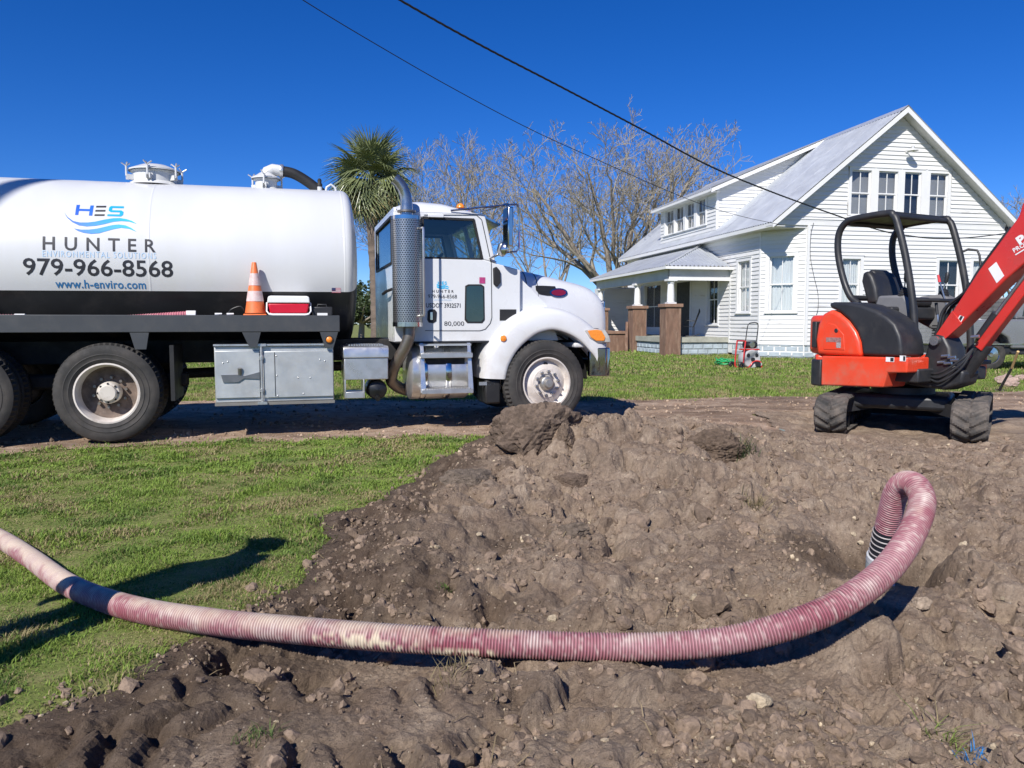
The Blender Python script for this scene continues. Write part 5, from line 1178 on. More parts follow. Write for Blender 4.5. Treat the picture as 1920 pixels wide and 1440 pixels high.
# ---- cab
CY0, CY1 = .20, 2.20; cab = bpy.data.objects.new('cab', None); COL.objects.link(cab); cab.parent = truck
def C(px, py): return TT(px, py, CY0)
xb = C(741, 640)[0]; zbt = C(800, 641)[1]; zsill = C(850, 485)[1]; zhead = C(850, 410)[1]; zeave = C(850, 399)[1]; xcow = C(976, 560)[0]
xw0 = C(793, 480)[0]; wtr = C(889, 411)[0]; wbr = C(905, 485)[0]; ap_t = C(909, 399)[0]; ap_b = C(930, 492)[0]; zcow = C(973, 503)[1]; zcb = C(935, 492)[1]
for y0, y1 in ((CY0, CY0+.05), (CY1-.05, CY1)):
    MB().prism([(xb, zbt), (xcow-.18, zbt), (xcow, zbt+.35), (xcow, zcow-.02), (ap_b, zcb-.01), (wbr, zsill), (xb, zsill)], 'xz', y0, y1).build('side_panel', PWHITE, cab, bevel=.012)
    MB().prism([(xb, zsill+.001), (xw0, zsill+.001), (xw0, zhead), (wtr, zhead), (wbr, zsill+.001), (ap_b, zcb-.009), (ap_t, zeave), (xb, zeave)], 'xz', y0+.002, y1-.002).build('upper_panel', PWHITE, cab, bevel=.012)
    MB().prism([(xw0, zsill), (wbr, zsill), (wtr, zhead), (xw0, zhead)], 'xz', y0+.022, y0+.028).build('door_glass', CABG, cab)
    m = MB(); q = [(xw0, zsill), (wbr, zsill), (wtr, zhead), (xw0, zhead)]
    for i in range(4): m.beam((q[i][0], (y0+y1)/2-.012, q[i][1]), (q[(i+1) % 4][0], (y0+y1)/2-.012, q[(i+1) % 4][1]), .03, .022, (0, 1, 0))
    m.build('window_seal', RUBB, cab)
# door outline, kick window, handle
dp = [C(*p) for p in ((795,403),(893,403),(903,412),(921,494),(922,596),(919,606),(910,617),(900,620),(797,620))]
m = MB()
for i in range(len(dp)-1): m.beam((dp[i][0], CY0-.001, dp[i][1]), (dp[i+1][0], CY0-.001, dp[i+1][1]), .006, .009, (0, 1, 0))
m.build('door_gap', RUBB, cab)
a = [C(*p) for p in ((872,536),(878,533),(902,533),(908,537),(909,600),(904,606),(876,606),(871,600))]
ko = MB().prism(a, 'xz', CY0-.006, CY0+.01).build('kick_window', RUBB, cab, bevel=.004)
a2 = [(x+(sum(p[0] for p in a)/8-x)*.14, z+(sum(p[1] for p in a)/8-z)*.08) for x, z in a]
MB().prism(a2, 'xz', CY0-.009, CY0-.0065).build('kick_glass', M('dark_teal_glass', (.012, .035, .04), .06, coat=1), ko)
a = [C(*p) for p in ((802,583),(806,580),(815,580),(819,585),(818,602),(812,606),(804,605),(801,600))]
ho = MB().prism(a, 'xz', CY0-.008, CY0+.01).build('door_handle', RUBB, cab, bevel=.004); MB().box(C(806, 590)[0], C(811, 590)[0], CY0-.02, CY0-.0085, C(808, 600)[1], C(808, 585)[1]).build('latch', CHROME, ho, bevel=.003)
# lower sill trim and rocker seam
MB().box(xb, xcow-.2, CY0-.004, CY0+.01, zbt-.012, zbt+.004).build('rocker', RUBB, cab)
# back wall with window
wz0, wz1 = zsill-.05, zhead+.02; m = MB(); m.box(xb, xb+.04, CY0+.051, CY1-.051, zbt, wz0); m.box(xb, xb+.04, CY0+.051, CY0+.22, wz0, wz1); m.box(xb, xb+.04, CY1-.22, CY1-.051, wz0, wz1); m.box(xb, xb+.04, CY0+.051, CY1-.051, wz1, zeave); m.build('back_panel', PWHITE, cab)
MB().box(xb+.012, xb+.02, CY0+.22, CY1-.22, wz0, wz1).build('rear_glass', CABG, cab)
m = MB()
for p, q in (((CY0+.21, wz0), (CY1-.21, wz0)), ((CY1-.21, wz0), (CY1-.21, wz1)), ((CY1-.21, wz1), (CY0+.21, wz1)), ((CY0+.21, wz1), (CY0+.21, wz0))): m.beam((xb-.003, p[0], p[1]), (xb-.003, q[0], q[1]), .03, .018, (1, 0, 0))
m.build('rear_window_seal', RUBB, cab)
MB().tube([(xb-.01, CY0+.15, 1.62), (xb-.06, CY0+.25, 1.60), (xb-.06, CY0+.6, 1.58)], .018, 8).build('air_line', FRAMEB, cab, smooth=40)
# roof: crowned, falling to the front
def roofz(x):
    pts = [(xb-.0, zeave+.02), (xb+.05, zeave+.10), (xb+.2, zeave+.165), (C(760, 369)[0]+.2, zeave+.185), (C(838, 371)[0], zeave+.165), (C(870, 380)[0], zeave+.105), (C(900, 389)[0], zeave+.045), (ap_t+.02, zeave+.01)]
    return np.interp(x, [p[0] for p in pts], [p[1] for p in pts])
rows_ = []
for i in range(25):
    x = xb+(ap_t+.02-xb)*i/24; zt = float(roofz(x)); row = []
    for j in range(25):
        t = -1+2*j/24; yy = (CY0+CY1)/2+t*(CY1-CY0)/2; e = (1-abs(t)**5)**.6 if abs(t) < 1 else 0; row.append((x, yy, zeave-.004+(zt-zeave)*(e*.9+.1*(1-t*t)) if abs(t) < 1 else zeave-.004))
    rows_.append(row)
MB().rows(rows_).build('roof', PWHITE, cab, smooth=60, fix=False)
MB().prism([(CY0, zeave-.01), (CY1, zeave-.01), (CY1-.02, zeave+.04), (CY0+.02, zeave+.04)], 'yz', xb+.001, xb+.03).build('roof_back', PWHITE, cab)
for yy in (.45, .9, 1.2, 1.5, 1.95):
    xx = C(872, 372)[0]; MB().lathe([(.05, 0), (.045, .03), (.025, .05), (0, .055)], (xx, yy, float(roofz(xx))-.005), (0, 0, 1), 12).build('clearance_lamp', AMBER, cab, smooth=60)
# windshield with pillars
m = MB()
for y0, y1 in ((CY0+.051, CY0+.11), (CY1-.11, CY1-.051), (1.18, 1.22)): m.prism([(ap_t-.05, zeave-.005), (ap_t, zeave-.005), (ap_b, zcb), (ap_b-.05, zcb)], 'xz', y0, y1)
m.build('windshield_post', PWHITE, cab)
MB().add([(ap_t-.02, CY0+.11, zeave-.01), (ap_t-.02, CY1-.11, zeave-.01), (ap_b-.02, CY1-.11, zcb), (ap_b-.02, CY0+.11, zcb)], [(0,1,2,3)]).build('windshield', CABG, cab, fix=False)
# sun visor
vx0, vz0 = C(885, 395); vx1, vz1 = C(938, 412)
MB().add([(vx0, CY0+.05, zeave+.06), (vx0, CY1-.05, zeave+.06), (vx0+.36, CY1-.05, zeave-.10), (vx0+.36, CY0+.05, zeave-.10), (vx0, CY0+.05, zeave+.04), (vx0, CY1-.05, zeave+.04), (vx0+.35, CY1-.05, zeave-.12), (vx0+.35, CY0+.05, zeave-.12)], [(0,1,2,3), (7,6,5,4), (0,4,5,1), (1,5,6,2), (2,6,7,3), (3,7,4,0)]).build('sun_visor', CHROME, cab)
# interior
MB().box(xb+.05, xcow-.1, CY0+.06, CY1-.06, zbt+.02, zbt+.06).build('cab_floor', INT, cab)
for yy in (.65, 1.75):
    st_ = MB().box(3.25, 3.7, yy-.24, yy+.24, zbt+.1, zbt+.52).build('seat', INT, cab, bevel=.05)
    MB().add([(3.22, yy-.24, zbt+.5), (3.36, yy-.24, zbt+.5), (3.24, yy-.2, zbt+1.12), (3.12, yy-.2, zbt+1.12), (3.22, yy+.24, zbt+.5), (3.36, yy+.24, zbt+.5), (3.24, yy+.2, zbt+1.12), (3.12, yy+.2, zbt+1.12)], [(0,1,2,3), (7,6,5,4), (0,4,5,1), (1,5,6,2), (2,6,7,3), (3,7,4,0)]).build('seat_back', INT, st_, bevel=.04)
MB().box(ap_b-.38, ap_b+.1, CY0+.06, CY1-.06, zbt+.4, zsill-.06).build('dashboard', INT, cab, bevel=.06)
MB().lathe([(.215, -.014), (.23, 0), (.215, .014), (.2, 0), (.215, -.014)], (ap_b-.48, 1.75, zsill+.03), (-.75, 0, .65), 28).build('steering_wheel', INT, cab, smooth=60)
MB().box(xb+.04, ap_t-.03, CY0+.06, CY1-.06, zeave-.03, zeave-.012).build('headliner', INT, cab)
# mirrors
mx, mz0 = C(948, 465)[0], C(948, 465)[1]; mz1 = C(948, 392)[1]
mo = MB().box(mx-.035, mx+.035, CY0-.22, CY0-.02, mz0, mz1).build('mirror', CHROME, cab, bevel=.015)
MB().box(mx-.040, mx-.036, CY0-.21, CY0-.03, mz0+.02, mz1-.02).build('mirror_glass', M('mirror_face', (.05, .07, .10), .05, .9), mo)
m = MB(); m.tube([(C(845, 395)[0], CY0, C(845, 395)[1]), (mx, CY0-.12, mz1+.03), (mx+.1, CY0-.12, mz1+.04), (mx+.13, CY0-.12, mz1), (mx+.13, CY0-.12, mz0), (mx+.1, CY0-.12, mz0-.05), (mx-.1, CY0-.10, mz0-.07), (mx-.2, CY0-.02, mz0-.13), (C(930, 492)[0], CY0, C(930, 492)[1])], .012, 8)
m.tube([(C(905, 396)[0], CY0+.05, C(905, 396)[1]), (mx, CY0-.12, mz1+.05)], .010, 8); m.build('mirror_bracket', CHROME, mo, smooth=40)
sp_ = C(934, 470); MB().lathe([(0, -.01), (.05, .0), (.085, .02), (.07, .045), (0, .06)], (sp_[0]+.03, CY0-.14, sp_[1]), (-.9, -.4, 0), 20).build('spot_mirror', CHROME, mo, smooth=50)
a = [C(*p) for p in ((924,503),(930,500),(937,508),(938,530),(931,538),(925,533))]; MB().prism(a, 'xz', CY0-.03, CY0+.01).build('cowl_vent', RUBB, cab, bevel=.008)
a = C(813, 406); MB().box(a[0]-.07, a[0]+.11, CY0-.05, CY0-.002, a[1]-.015, a[1]+.02).build('rain_visor', PWHITE, cab, bevel=.006)
# door lettering (flat)
def door_text(s_, pxs, name, mat, spacing=1., bold=0.):
    x0, y0, x1, y1 = pxs; p = C(x0, y1); q = C(x1, y0); me = text_mesh(s_, 1, spacing, bold); fit(me, p[0], q[0], p[1], q[1])
    for v in me.vertices: v.co.y = CY0-.003
    me.materials.clear(); me.materials.append(mat); islands(link(name, me, cab), 'letter', cab)
def cc5(x, y): return (680+x/3.84, 320+y/3.84)
door_text('HUNTER', (*cc5(500, 860), *cc5(655, 878)), 'lettering_name', INKK, 1.7, .015)
door_text('979-966-8568', (*cc5(470, 893), *cc5(678, 918)), 'lettering_phone', INKK)
door_text('www.h-enviro.com', (*cc5(512, 923), *cc5(640, 935)), 'lettering_web', INKP)
door_text('USDOT 3932571', (*cc5(456, 955), *cc5(704, 986)), 'lettering_number', INKK, 1., .012)
door_text('80,000', (*cc5(587, 1085), *cc5(730, 1122)), 'lettering_weight', INKK)
door_text('HES', (*cc5(540, 798), *cc5(606, 820)), 'logo_letter', INKC, 1.1, .02)
for dy in (0, 14):
    P = [C(*cc5(x, y+dy)) for x, y in ((530,815),(560,828),(590,824),(615,832),(622,842),(595,833),(560,838),(536,828))]; MB().add([(x, CY0-.003, z) for x, z in P], [tuple(range(8))]).build('logo_wave', INKC, cab, fix=False)
a = C(*cc5(840, 812)); b = C(*cc5(882, 768)); MB().box(a[0], b[0], CY0-.004, CY0-.0015, a[1], b[1]).build('sticker', M('magenta_sticker', (.40, .05, .17), .4, var=.3, scale=60), cab)
# ---- hood
HX0, HX1 = xcow+.0, TT(1133, 560, .45)[0]; YC = 1.2
def hz(x):
    P = [TT(*p, .55) for p in ((973,503),(1000,508),(1050,519),(1100,531),(1120,540),(1131,552),(1137,570))]; return float(np.interp(x, [p[0] for p in P], [p[1] for p in P]))
def hw(x): return float(np.interp(x, [HX0, HX0+.3, HX1-.3, HX1], [.92, .80, .70, .66]))
def hood_row(x, zt, w, zb=1.02):
    row = []
    for j in range(29):
        a = math.pi*j/28; c, s_ = math.cos(a), math.sin(a); k = .36
        row.append((x, YC-w*math.copysign(abs(c)**k, c), zb+(zt-zb)*abs(s_)**.42))
    return row
rows_ = [hood_row(HX0+(HX1-HX0)*i/14, hz(HX0+(HX1-HX0)*i/14), hw(HX0+(HX1-HX0)*i/14)) for i in range(15)]
zt = hz(HX1); rows_ += [hood_row(HX1+.05, zt-.05, .64), hood_row(HX1+.08, zt-.12, .61)]
hood = MB().rows(rows_).build('hood', PWHITE, truck, smooth=50, fix=False)
MB().rows([hood_row(HX0-.004, hz(HX0)+.004, .925), hood_row(HX0+.004, hz(HX0)+.004, .925)]).build('hood_gap', RUBB, hood, smooth=50, fix=False)
for dx in (.13, .29):
    xx = HX0+dx; MB().rows([hood_row(xx-.006, hz(xx)+.004, hw(xx)+.003), hood_row(xx+.006, hz(xx)+.004, hw(xx)+.003)]).build('hood_gap', RUBB, hood, smooth=50, fix=False)
# air intake panel on the hood side
iy = YC-.80
# cowl side under hood rear
MB().prism([(xcow-.05, 1.02), (HX0+.5, 1.02), (HX0+.35, 1.45), (xcow-.05, zcow-.05)], 'xz', CY0+.06, CY0+.1).build('cowl_side', PWHITE, truck)
a = pbox(937, 580, 968, 601, CY0-.002); MB().box(a[0], a[1], CY0-.004, CY0+.01, a[2], a[3]).build('side_vent', RUBB, cab)
# grille and vents
MB().box(HX1+.06, HX1+.10, YC-.55, YC+.55, .78, zt-.1).build('grille', CHROME, truck, bevel=.02)
MB().prism([(YC-.60, .75), (YC+.60, .75), (YC+.60, zt-.12), (YC-.60, zt-.12)], 'yz', HX1-.1, HX1+.055).build('grille_shell', CHROME, truck, bevel=.03)
def hood_y(x, z):
    w = hw(x); zb = 1.02; zt_ = hz(x); s_ = min(1, max(0, (z-zb)/(zt_-zb)))**(1/.42); c = math.sqrt(max(0, 1-s_*s_)); return YC-w*c**.36
def hood_poly(pts, name, mat, off, parent):
    V = []
    for px, py in pts:
        y = .45
        for _ in range(8): x, z = TT(px, py, y); y = hood_y(x, z)
        V.append((x, y-off, z))
    return MB().add(V, [tuple(range(len(V)))]).build(name, mat, parent, fix=False)
hood_poly([cc5(*p) for p in ((1243,828),(1300,828),(1385,832),(1400,870),(1380,900),(1330,900),(1270,890),(1246,860))], 'intake_vent', RUBB, .006, hood)
EM = [( (1408+64*math.cos(t))/1., (878+32*math.sin(t))) for t in [2*math.pi*i/24 for i in range(24)]]
hood_poly([cc5(*p) for p in EM], 'emblem_rim', CHROME, .016, hood)
hood_poly([cc5(1408+52*math.cos(t), 878+22*math.sin(t)) for t in [2*math.pi*i/24 for i in range(24)]], 'emblem', M('emblem_red', (.20, .012, .035), .2, coat=.6), .019, hood)
# fender
O_ = [TT(*p, .06) for p in ((904,710),(908,680),(913,657),(930,627),(953,600),(980,584),(1018,574),(1055,577),(1085,588),(1110,605),(1132,628),(1143,650))]
I_ = [TT(*p, .06) for p in ((948,711),(951,697),(956,682),(972,655),(1000,630),(1020,621),(1041,618.6),(1068,627),(1090,641),(1108,660),(1117,672),(1120,690))]
def fender(flip):
    f = (lambda y: 2.4-y) if flip else (lambda y: y)
    L = lambda p, q, t: (p[0]+(q[0]-p[0])*t, p[1]+(q[1]-p[1])*t)
    # smooth both outlines
    sm = lambda A: [tuple(p[:2]) for p in catmull(np.array([(a[0], a[1], 0) for a in A]), 4)]
    o, i = sm(O_), sm(I_); rows_ = []
    for t, y in ((-.02, .80), (-.01, .40), (.0, .24), (.06, .14), (.17, .085), (.35, .06), (.6, .05), (.85, .045), (.97, .05), (1.0, .065), (1.0, .30)):
        rows_.append([(L(a, b, t)[0], f(y), L(a, b, t)[1]) for a, b in zip(o, i)])
    return MB().rows(rows_).build('fender', PWHITE, truck, smooth=60, fix=False)
fo1 = fender(False); fender(True)
n_ = 20; ww = [(WB+.62*math.cos(math.pi*k/n_), .53+.60*math.sin(math.pi*k/n_)) for k in range(n_+1)]
for y0, y1 in ((.31, .78), (1.62, 2.09)): MB().rows([[(x, y0, z) for x, z in ww], [(x, y1, z) for x, z in ww]]).build('wheel_well', FRAMEB, truck, smooth=60, fix=False)
a = TT(944, 634.5, .05); MB().lathe([(.04, 0), (.034, -.012), (0, -.02)], (a[0], .055, a[1]), (0, 1, 0), 16).build('side_marker', AMBER, fo1, smooth=50)
hl = [TT(*p, .08) for p in ((1094,619),(1110,616),(1132,618),(1140,630),(1143,642),(1118,642),(1104,634))]
ho = MB().prism(hl, 'xz', .035, .3).build('headlight', LENS, truck, bevel=.01)
MB().prism([TT(*p, .06) for p in ((1100,620),(1117,618),(1126,620),(1133,632),(1131,639),(1116,639),(1106,632))], 'xz', .024, .034).build('turn_lens', AMBER, ho, bevel=.004)
MB().box(hl[0][0]-.05, hl[4][0]-.02, .31, .75, hl[4][1]-.02, hl[0][1]+.02).build('headlight_nose', FRAMEB, truck, bevel=.03)
# bumper
b0 = TT(1108, 655, .05)[0]; b1 = TT(1150, 655, .05)[0]; z0, z1_ = TT(1148, 705, .05)[1], TT(1148, 652, .05)[1]
bp_ = [(b0, .10), (b0+.1, .04), (b1-.10, .03), (b1-.03, .08), (b1+.05, .35), (b1+.10, .9), (b1+.10, 1.5), (b1+.05, 2.05), (b1-.03, 2.32), (b1-.1, 2.37), (b0, 2.30)]
ins = [(b0, .16), (b1-.12, .1), (b1-.05, .35), (b1, .9), (b1, 1.5), (b1-.05, 2.05), (b1-.12, 2.28), (b0, 2.24)]
MB().prism(bp_+ins[::-1], 'xy', z0, z1_).build('bumper', M('bumper_chrome', (.34, .34, .35), .10, 1, var=.05, dirt=(.25, .22, .19), damt=.5, dscale=6), truck, bevel=.012)
MB().box(hl[0][0]-.1, b1-.05, .12, 2.28, z1_+.002, hl[4][1]-.002).build('bumper_fill', PWHITE, truck, bevel=.02)

# ---- things standing on the deck
DK = lambda px, off: TF.w(TT(px, 590, off)[0], off, DZ1-.005+.0)
CONE_O = M('cone_orange', (.80, .17, .045), .5, var=.12, scale=6, dirt=(.35, .13, .07), damt=.6, dscale=9)
CONE_W = M('cone_collar', (.66, .52, .50), .4, var=.15, scale=20, dirt=(.60, .24, .2), damt=.7, dscale=14)
c = thing('traffic_cone', 'orange traffic cone with two worn white collars on the truck deck', 'cone', DK(479, .17), TF.yaw); Hc = .57
MB().box(-.12, .12, -.12, .12, .0, .02).build('base', CONE_O, c, bevel=.01)
def cr(h): return .112-.088*h/Hc
MB().lathe([(cr(.03), .03), (cr(Hc), Hc), (.022, Hc+.004), (.0, Hc+.004)], (0, 0, 0), (0, 0, 1), 32).build('body', CONE_O, c, smooth=40)
for h0, h1 in ((.155, .265), (.325, .455)): MB().lathe([(cr(h0)+.003, h0), (cr(h1)+.003, h1)], (0, 0, 0), (0, 0, 1), 32).build('collar', CONE_W, c, smooth=40)
cw_ = .215; c = thing('cooler', 'small red cooler with white lid and handle beside the cone', 'cooler', DK(542, .17), TF.yaw)
RED = M('cooler_red', (.55, .008, .03), .35, var=.06); WPL = M('cooler_white', (.78, .78, .77), .4, var=.04, dirt=(.6, .58, .55), damt=.3)
MB().box(-cw_, cw_, -.11, .11, .012, .03).build('foot', WPL, c, bevel=.005)
MB().prism([(-cw_+.02, .02), (cw_-.02, .02), (cw_, .135), (-cw_, .135)], 'xz', -.115, .115).build('body', RED, c, bevel=.018, seg=3)
MB().prism([(-cw_-.008, .137), (cw_+.008, .137), (cw_+.0, .20), (cw_-.02, .215), (-cw_+.02, .215), (-cw_, .20)], 'xz', -.125, .125).build('lid', WPL, c, bevel=.014, seg=3)
MB().tube([(-cw_-.012, -.05, .14), (-cw_-.014, -.125, .05), (-cw_+.01, -.135, .016), (-cw_+.05, -.137, .008), (cw_-.05, -.137, .008), (cw_-.01, -.135, .016), (cw_+.014, -.125, .05), (cw_+.012, -.05, .14)], .009, 8).build('handle', WPL, c, smooth=50)
c = thing('tool_case', 'black plastic tool case with a white label beside the cooler', 'case', DK(604, .17), TF.yaw)
BKP = M('black_plastic', (.02, .02, .022), .5, var=.2)
MB().box(-.11, .11, -.06, .06, 0, .10).build('body', BKP, c, bevel=.012); MB().tube([(-.05, 0, .10), (-.045, 0, .125), (.045, 0, .125), (.05, 0, .10)], .008, 8).build('handle', BKP, c, smooth=50); MB().box(-.055, .055, -.063, -.061, .005, .032).build('sticker', WPL, c)
c = thing('electric_cord', 'loop of black cord with white plugs lying left of the cone', 'cord', DK(440, .2), TF.yaw)
MB().tube([tuple(p) for p in catmull(np.array([(-.16, 0, .01), (-.08, .02, .02), (-.03, .0, .07), (.06, -.01, .10), (.10, 0, .05), (.11, .05, .01)]), 8)], .007, 6).build('cable', BKP, c, smooth=50)
for dx in (-.17, -.05): MB().cyl((dx-.03, 0, .016), (dx+.04, .01, .02), .014, .01, 8).build('plug', WPL, c, smooth=50)
HOSEPINK = M('deck_hose_pink', (.42, .14, .17), .6, var=.2, dirt=(.5, .42, .38), damt=.6, dscale=12)
def deck_hose(px0, px1, off, lab, z0=.015, z1=.05):
    a, b = TT(px0, 590, off)[0], TT(px1, 590, off)[0]; c = thing('suction_hose', lab, 'hose', TF.w(a, off, DZ1-.005), TF.yaw); L = abs(b-a); m = MB(); n = int(L/.006)
    m.tube([(L*i/n, 0, z0+(z1-z0)*i/n) for i in range(n+1)], [.035+.004*math.sin(i*2*math.pi/4) for i in range(n+1)], 12); m.build('tube', HOSEPINK, c, smooth=50)
    MB().cyl((L, 0, z1), (L+.09, 0, z1), .042, .042, 14).build('coupling', WPL, c, smooth=40); return c
deck_hose(225, 350, .16, 'ribbed pink hose end rising from the deck above the rear wheel', -.036, .012)
deck_hose(-420, 28, .11, 'ribbed pink hose at the far left end of the deck', -.02, -.027)
# ================================================================ EXCAVATOR
EF = Frame((4.87, 9.55, -.015), R_(-62)); EY = lambda x, y, off: EF.py(x, y, off)
ORANGE = M('excavator_orange', (.74, .058, .020), .34, var=.07, scale=2, dirt=(.42, .17, .11), damt=.45, dscale=5, coat=.3, grime=(.4, .8, (.36, .25, .18), .6))
REDB = M('boom_red', (.56, .030, .022), .33, var=.08, scale=2, dirt=(.30, .07, .05), damt=.4, dscale=3, coat=.3)
XBLK = M('excavator_black', (.022, .023, .026), .48, var=.2, scale=3, dirt=(.09, .08, .07), damt=.35, dscale=4)
XGRY = M('console_grey', (.16, .16, .165), .6, var=.12, scale=4)
TRKR = M('track_rubber', (.042, .040, .038), .85, var=.25, scale=7, dirt=(.20, .165, .135), damt=.75, dscale=4, dlo=.40, dhi=.68, bump=.4, bscale=60)
MUD = M('dried_mud', (.27, .21, .16), .95, var=.25, scale=9, bump=.8, bscale=40)
STEEL = M('bare_steel', (.5, .5, .5), .3, .9, var=.15)
DECAL = M('decal_white', (.75, .75, .75), .4, var=.05)
exc = thing('mini_excavator', 'orange mini excavator with black canopy and raised red boom', 'excavator', EF.o, EF.yaw)
def sub_empty(name, parent, loc=(0, 0, 0), rz=0):
    o = bpy.data.objects.new(name, None); COL.objects.link(o); o.parent = parent; o.location = loc; o.rotation_euler = (0, 0, rz); return o
under = sub_empty('undercarriage', exc, (0, 0, -.06), R_(-123)-EF.yaw)
TRR, TCD, TBW = .195, 1.62, .36
def stadium(s, r):
    L = TCD; c = math.pi*TRR; tot = 2*L+2*c; s = s % tot
    if s < L: return (L/2-s, TRR*1.0+r, 0, 1)            # top, going back
    s -= L
    if s < c: a = math.pi/2+s/TRR; return (-L/2+math.cos(a)*(TRR+r), (TRR+r)*math.sin(a), math.cos(a), math.sin(a))
    s -= c
    if s < L: return (-L/2+s, -TRR-r, 0, -1)
    s -= L; a = -math.pi/2+s/TRR; return (L/2+math.cos(a)*(TRR+r), (TRR+r)*math.sin(a), math.cos(a), math.sin(a))
tot = 2*TCD+2*math.pi*TRR; NL = 44; per = 8; NS = NL*per
def track(yc):
    rows_ = []; zc = TRR+.03
    for i in range(NS):
        s_ = tot*i/NS; row = []
        for j in range(17):
            v = -1+2*j/16; av = abs(v)
            ph = (s_/tot*NL+(.5 if v > 0 else 0)-av*.9) % 1; lug = 1 if (.12 < ph < .62 and .07 < av < .97) else 0
            r = .012+.020*lug
            if av > .98: r = .0
            x, z, _, _ = stadium(s_, r); row.append((x, yc+v*TBW/2, zc+z))
        rows_.append(row)
    rows_.append(rows_[0]); tr = sub_empty('track', under)
    MB().rows(rows_).build('track_belt', TRKR, tr, fix=True, smooth=28)
    MB().rows([[(stadium(tot*i/120, -.014)[0], y, zc+stadium(tot*i/120, -.014)[1]) for y in (yc-TBW/2, yc+TBW/2)] for i in range(121)]).build('belt_inside', TRKR, tr)
    for e in (-1, 1):
        MB().lathe([(0, -.10), (.10, -.10), (.11, -.085), (.19, -.085), (TRR-.02, -.07), (TRR-.02, .07), (.19, .085), (.11, .085), (.1, .10), (0, .1)], (e*TCD/2, yc, zc), (0, 1, 0), 24).build('idler', MUD if e > 0 else XBLK, tr, smooth=35)
    MB().box(-TCD/2+.12, TCD/2-.12, yc-.10, yc+.10, zc-.10, zc+.13).build('track_frame', XBLK, tr, bevel=.03)
    for k in range(4): MB().cyl((-.5+k*.33, yc-.13, .11), (-.5+k*.33, yc+.13, .11), .07, n=14).build('roller', XBLK, tr, smooth=40)
for yc in (-.66, .765): track(yc)
MB().box(-.42, .42, -.55, .55, .28, .46).build('car_body', XBLK, under, bevel=.05)
for s_ in (-1, 1):
    for e in (-1, 1): MB().add([(e*.2, s_*.3, .26), (e*.55, s_*.60, .22), (e*.40, s_*.60, .22), (e*.05, s_*.3, .26), (e*.2, s_*.3, .44), (e*.55, s_*.60, .36), (e*.40, s_*.60, .36), (e*.05, s_*.3, .44)], [(3,2,1,0),(4,5,6,7),(0,1,5,4),(1,2,6,5),(2,3,7,6),(3,0,4,7)]).build('x_leg', XBLK, under)
MB().cyl((0, 0, .44), (0, 0, .54), .36, n=36).build('slew_ring', XBLK, under, smooth=40)
MB().add([(-1.12, -.82, .06), (-1.12, .82, .06), (-1.18, .82, .25), (-1.12, .82, .40), (-1.12, -.82, .40), (-1.18, -.82, .25), (-1.08, -.82, .06), (-1.08, .82, .06), (-1.13, .82, .25), (-1.08, .82, .40), (-1.08, -.82, .40), (-1.13, -.82, .25)],
   [(0,1,2,5), (5,2,3,4), (6,11,8,7), (11,10,9,8), (0,6,7,1), (4,3,9,10), (0,5,11,6), (5,4,10,11), (1,7,8,2), (2,8,9,3)]).build('dozer_blade', XBLK, under)
for s_ in (-.3, .3): MB().beam((-.3, s_, .3), (-1.1, s_, .22), .09, .12).build('blade_arm', XBLK, under, bevel=.01)
# ---- upper house
up_ = exc
MB().cyl((0, 0, .53), (0, 0, .60), .42, n=36).box(-.75, .62, -.62, .68, .58, .74).build('deck_frame', XBLK, up_, bevel=.02)
MB().prism([(-.57, .475), (.31, .515), (.355, .69), (.60, .70), (.60, .872), (-.57, .85)], 'xz', -.80, -.40).build('side_skirt', ORANGE, up_, bevel=.02, seg=3)
MB().prism([(-.57, .475), (.31, .515), (.355, .60), (.55, .60), (.55, .872), (-.57, .85)], 'xz', .46, .82).build('side_skirt', ORANGE, up_, bevel=.02, seg=3)
arc = [(1.06*math.cos(a), 1.0*math.sin(a)) for a in [R_(130+100*i/14) for i in range(15)]]
MB().prism(arc+[(-.6, -.70), (-.6, .70)], 'xy', .47, .86).build('counterweight', ORANGE, up_, bevel=.03, seg=3)
MB().prism([(-.575, -.80), (-.62, -.80), (-.74, -.76), (-.82, -.69), (-.84, -.60), (-.6, -.60)], 'xy', .465, .80).build('corner_bumper', XBLK, up_, bevel=.02)
MB().prism([(-.67, .862), (-.70, 1.05), (-.67, 1.24), (-.61, 1.37), (-.48, 1.43), (-.36, 1.385), (-.22, 1.285), (-.11, 1.16), (-.05, 1.04), (-.02, .862)], 'xz', -.775, -.30).build('side_cover', ORANGE, up_, bevel=.045, seg=4)
MB().prism([(-.56, .93), (-.56, 1.18), (-.50, 1.26), (-.40, 1.24), (-.27, 1.12), (-.25, .93)], 'xz', -.781, -.770).build('cover_panel', ORANGE, up_, bevel=.006)
q = EY(1568, 620, -.78); MB().lathe([(.028, 0), (.022, -.004), (0, -.002)], (q[0], -.783, q[1]), (0, 1, 0), 14).build('cover_lock', XBLK, up_)
a, b = EY(1549, 641, -.78), EY(1577, 633, -.78); MB().box(a[0], b[0], -.7835, -.7815, a[1], b[1]).build('faded_decal', M('faded_grey_decal', (.30, .16, .15), .5, var=.4, scale=40), up_)
a, b = EY(1568, 652, -.78), EY(1577, 642, -.78); MB().box(a[0], b[0], -.7835, -.7815, a[1], b[1]).build('small_decal', M('small_grey_decal', (.34, .30, .30), .5, var=.5, scale=70), up_)
MB().prism([(-.98, -.55), (-.98, .6), (-.85, .75), (-.5, .76), (-.5, -.70), (-.85, -.66)], 'xy', .865, 1.36).build('engine_hood', ORANGE, up_, bevel=.06, seg=3)
MB().prism([(-.76, -.77), (-.69, -.77), (-.69, -.5), (-.80, -.5)], 'xy', .95, 1.28).build('rear_grille', XBLK, up_, bevel=.012)
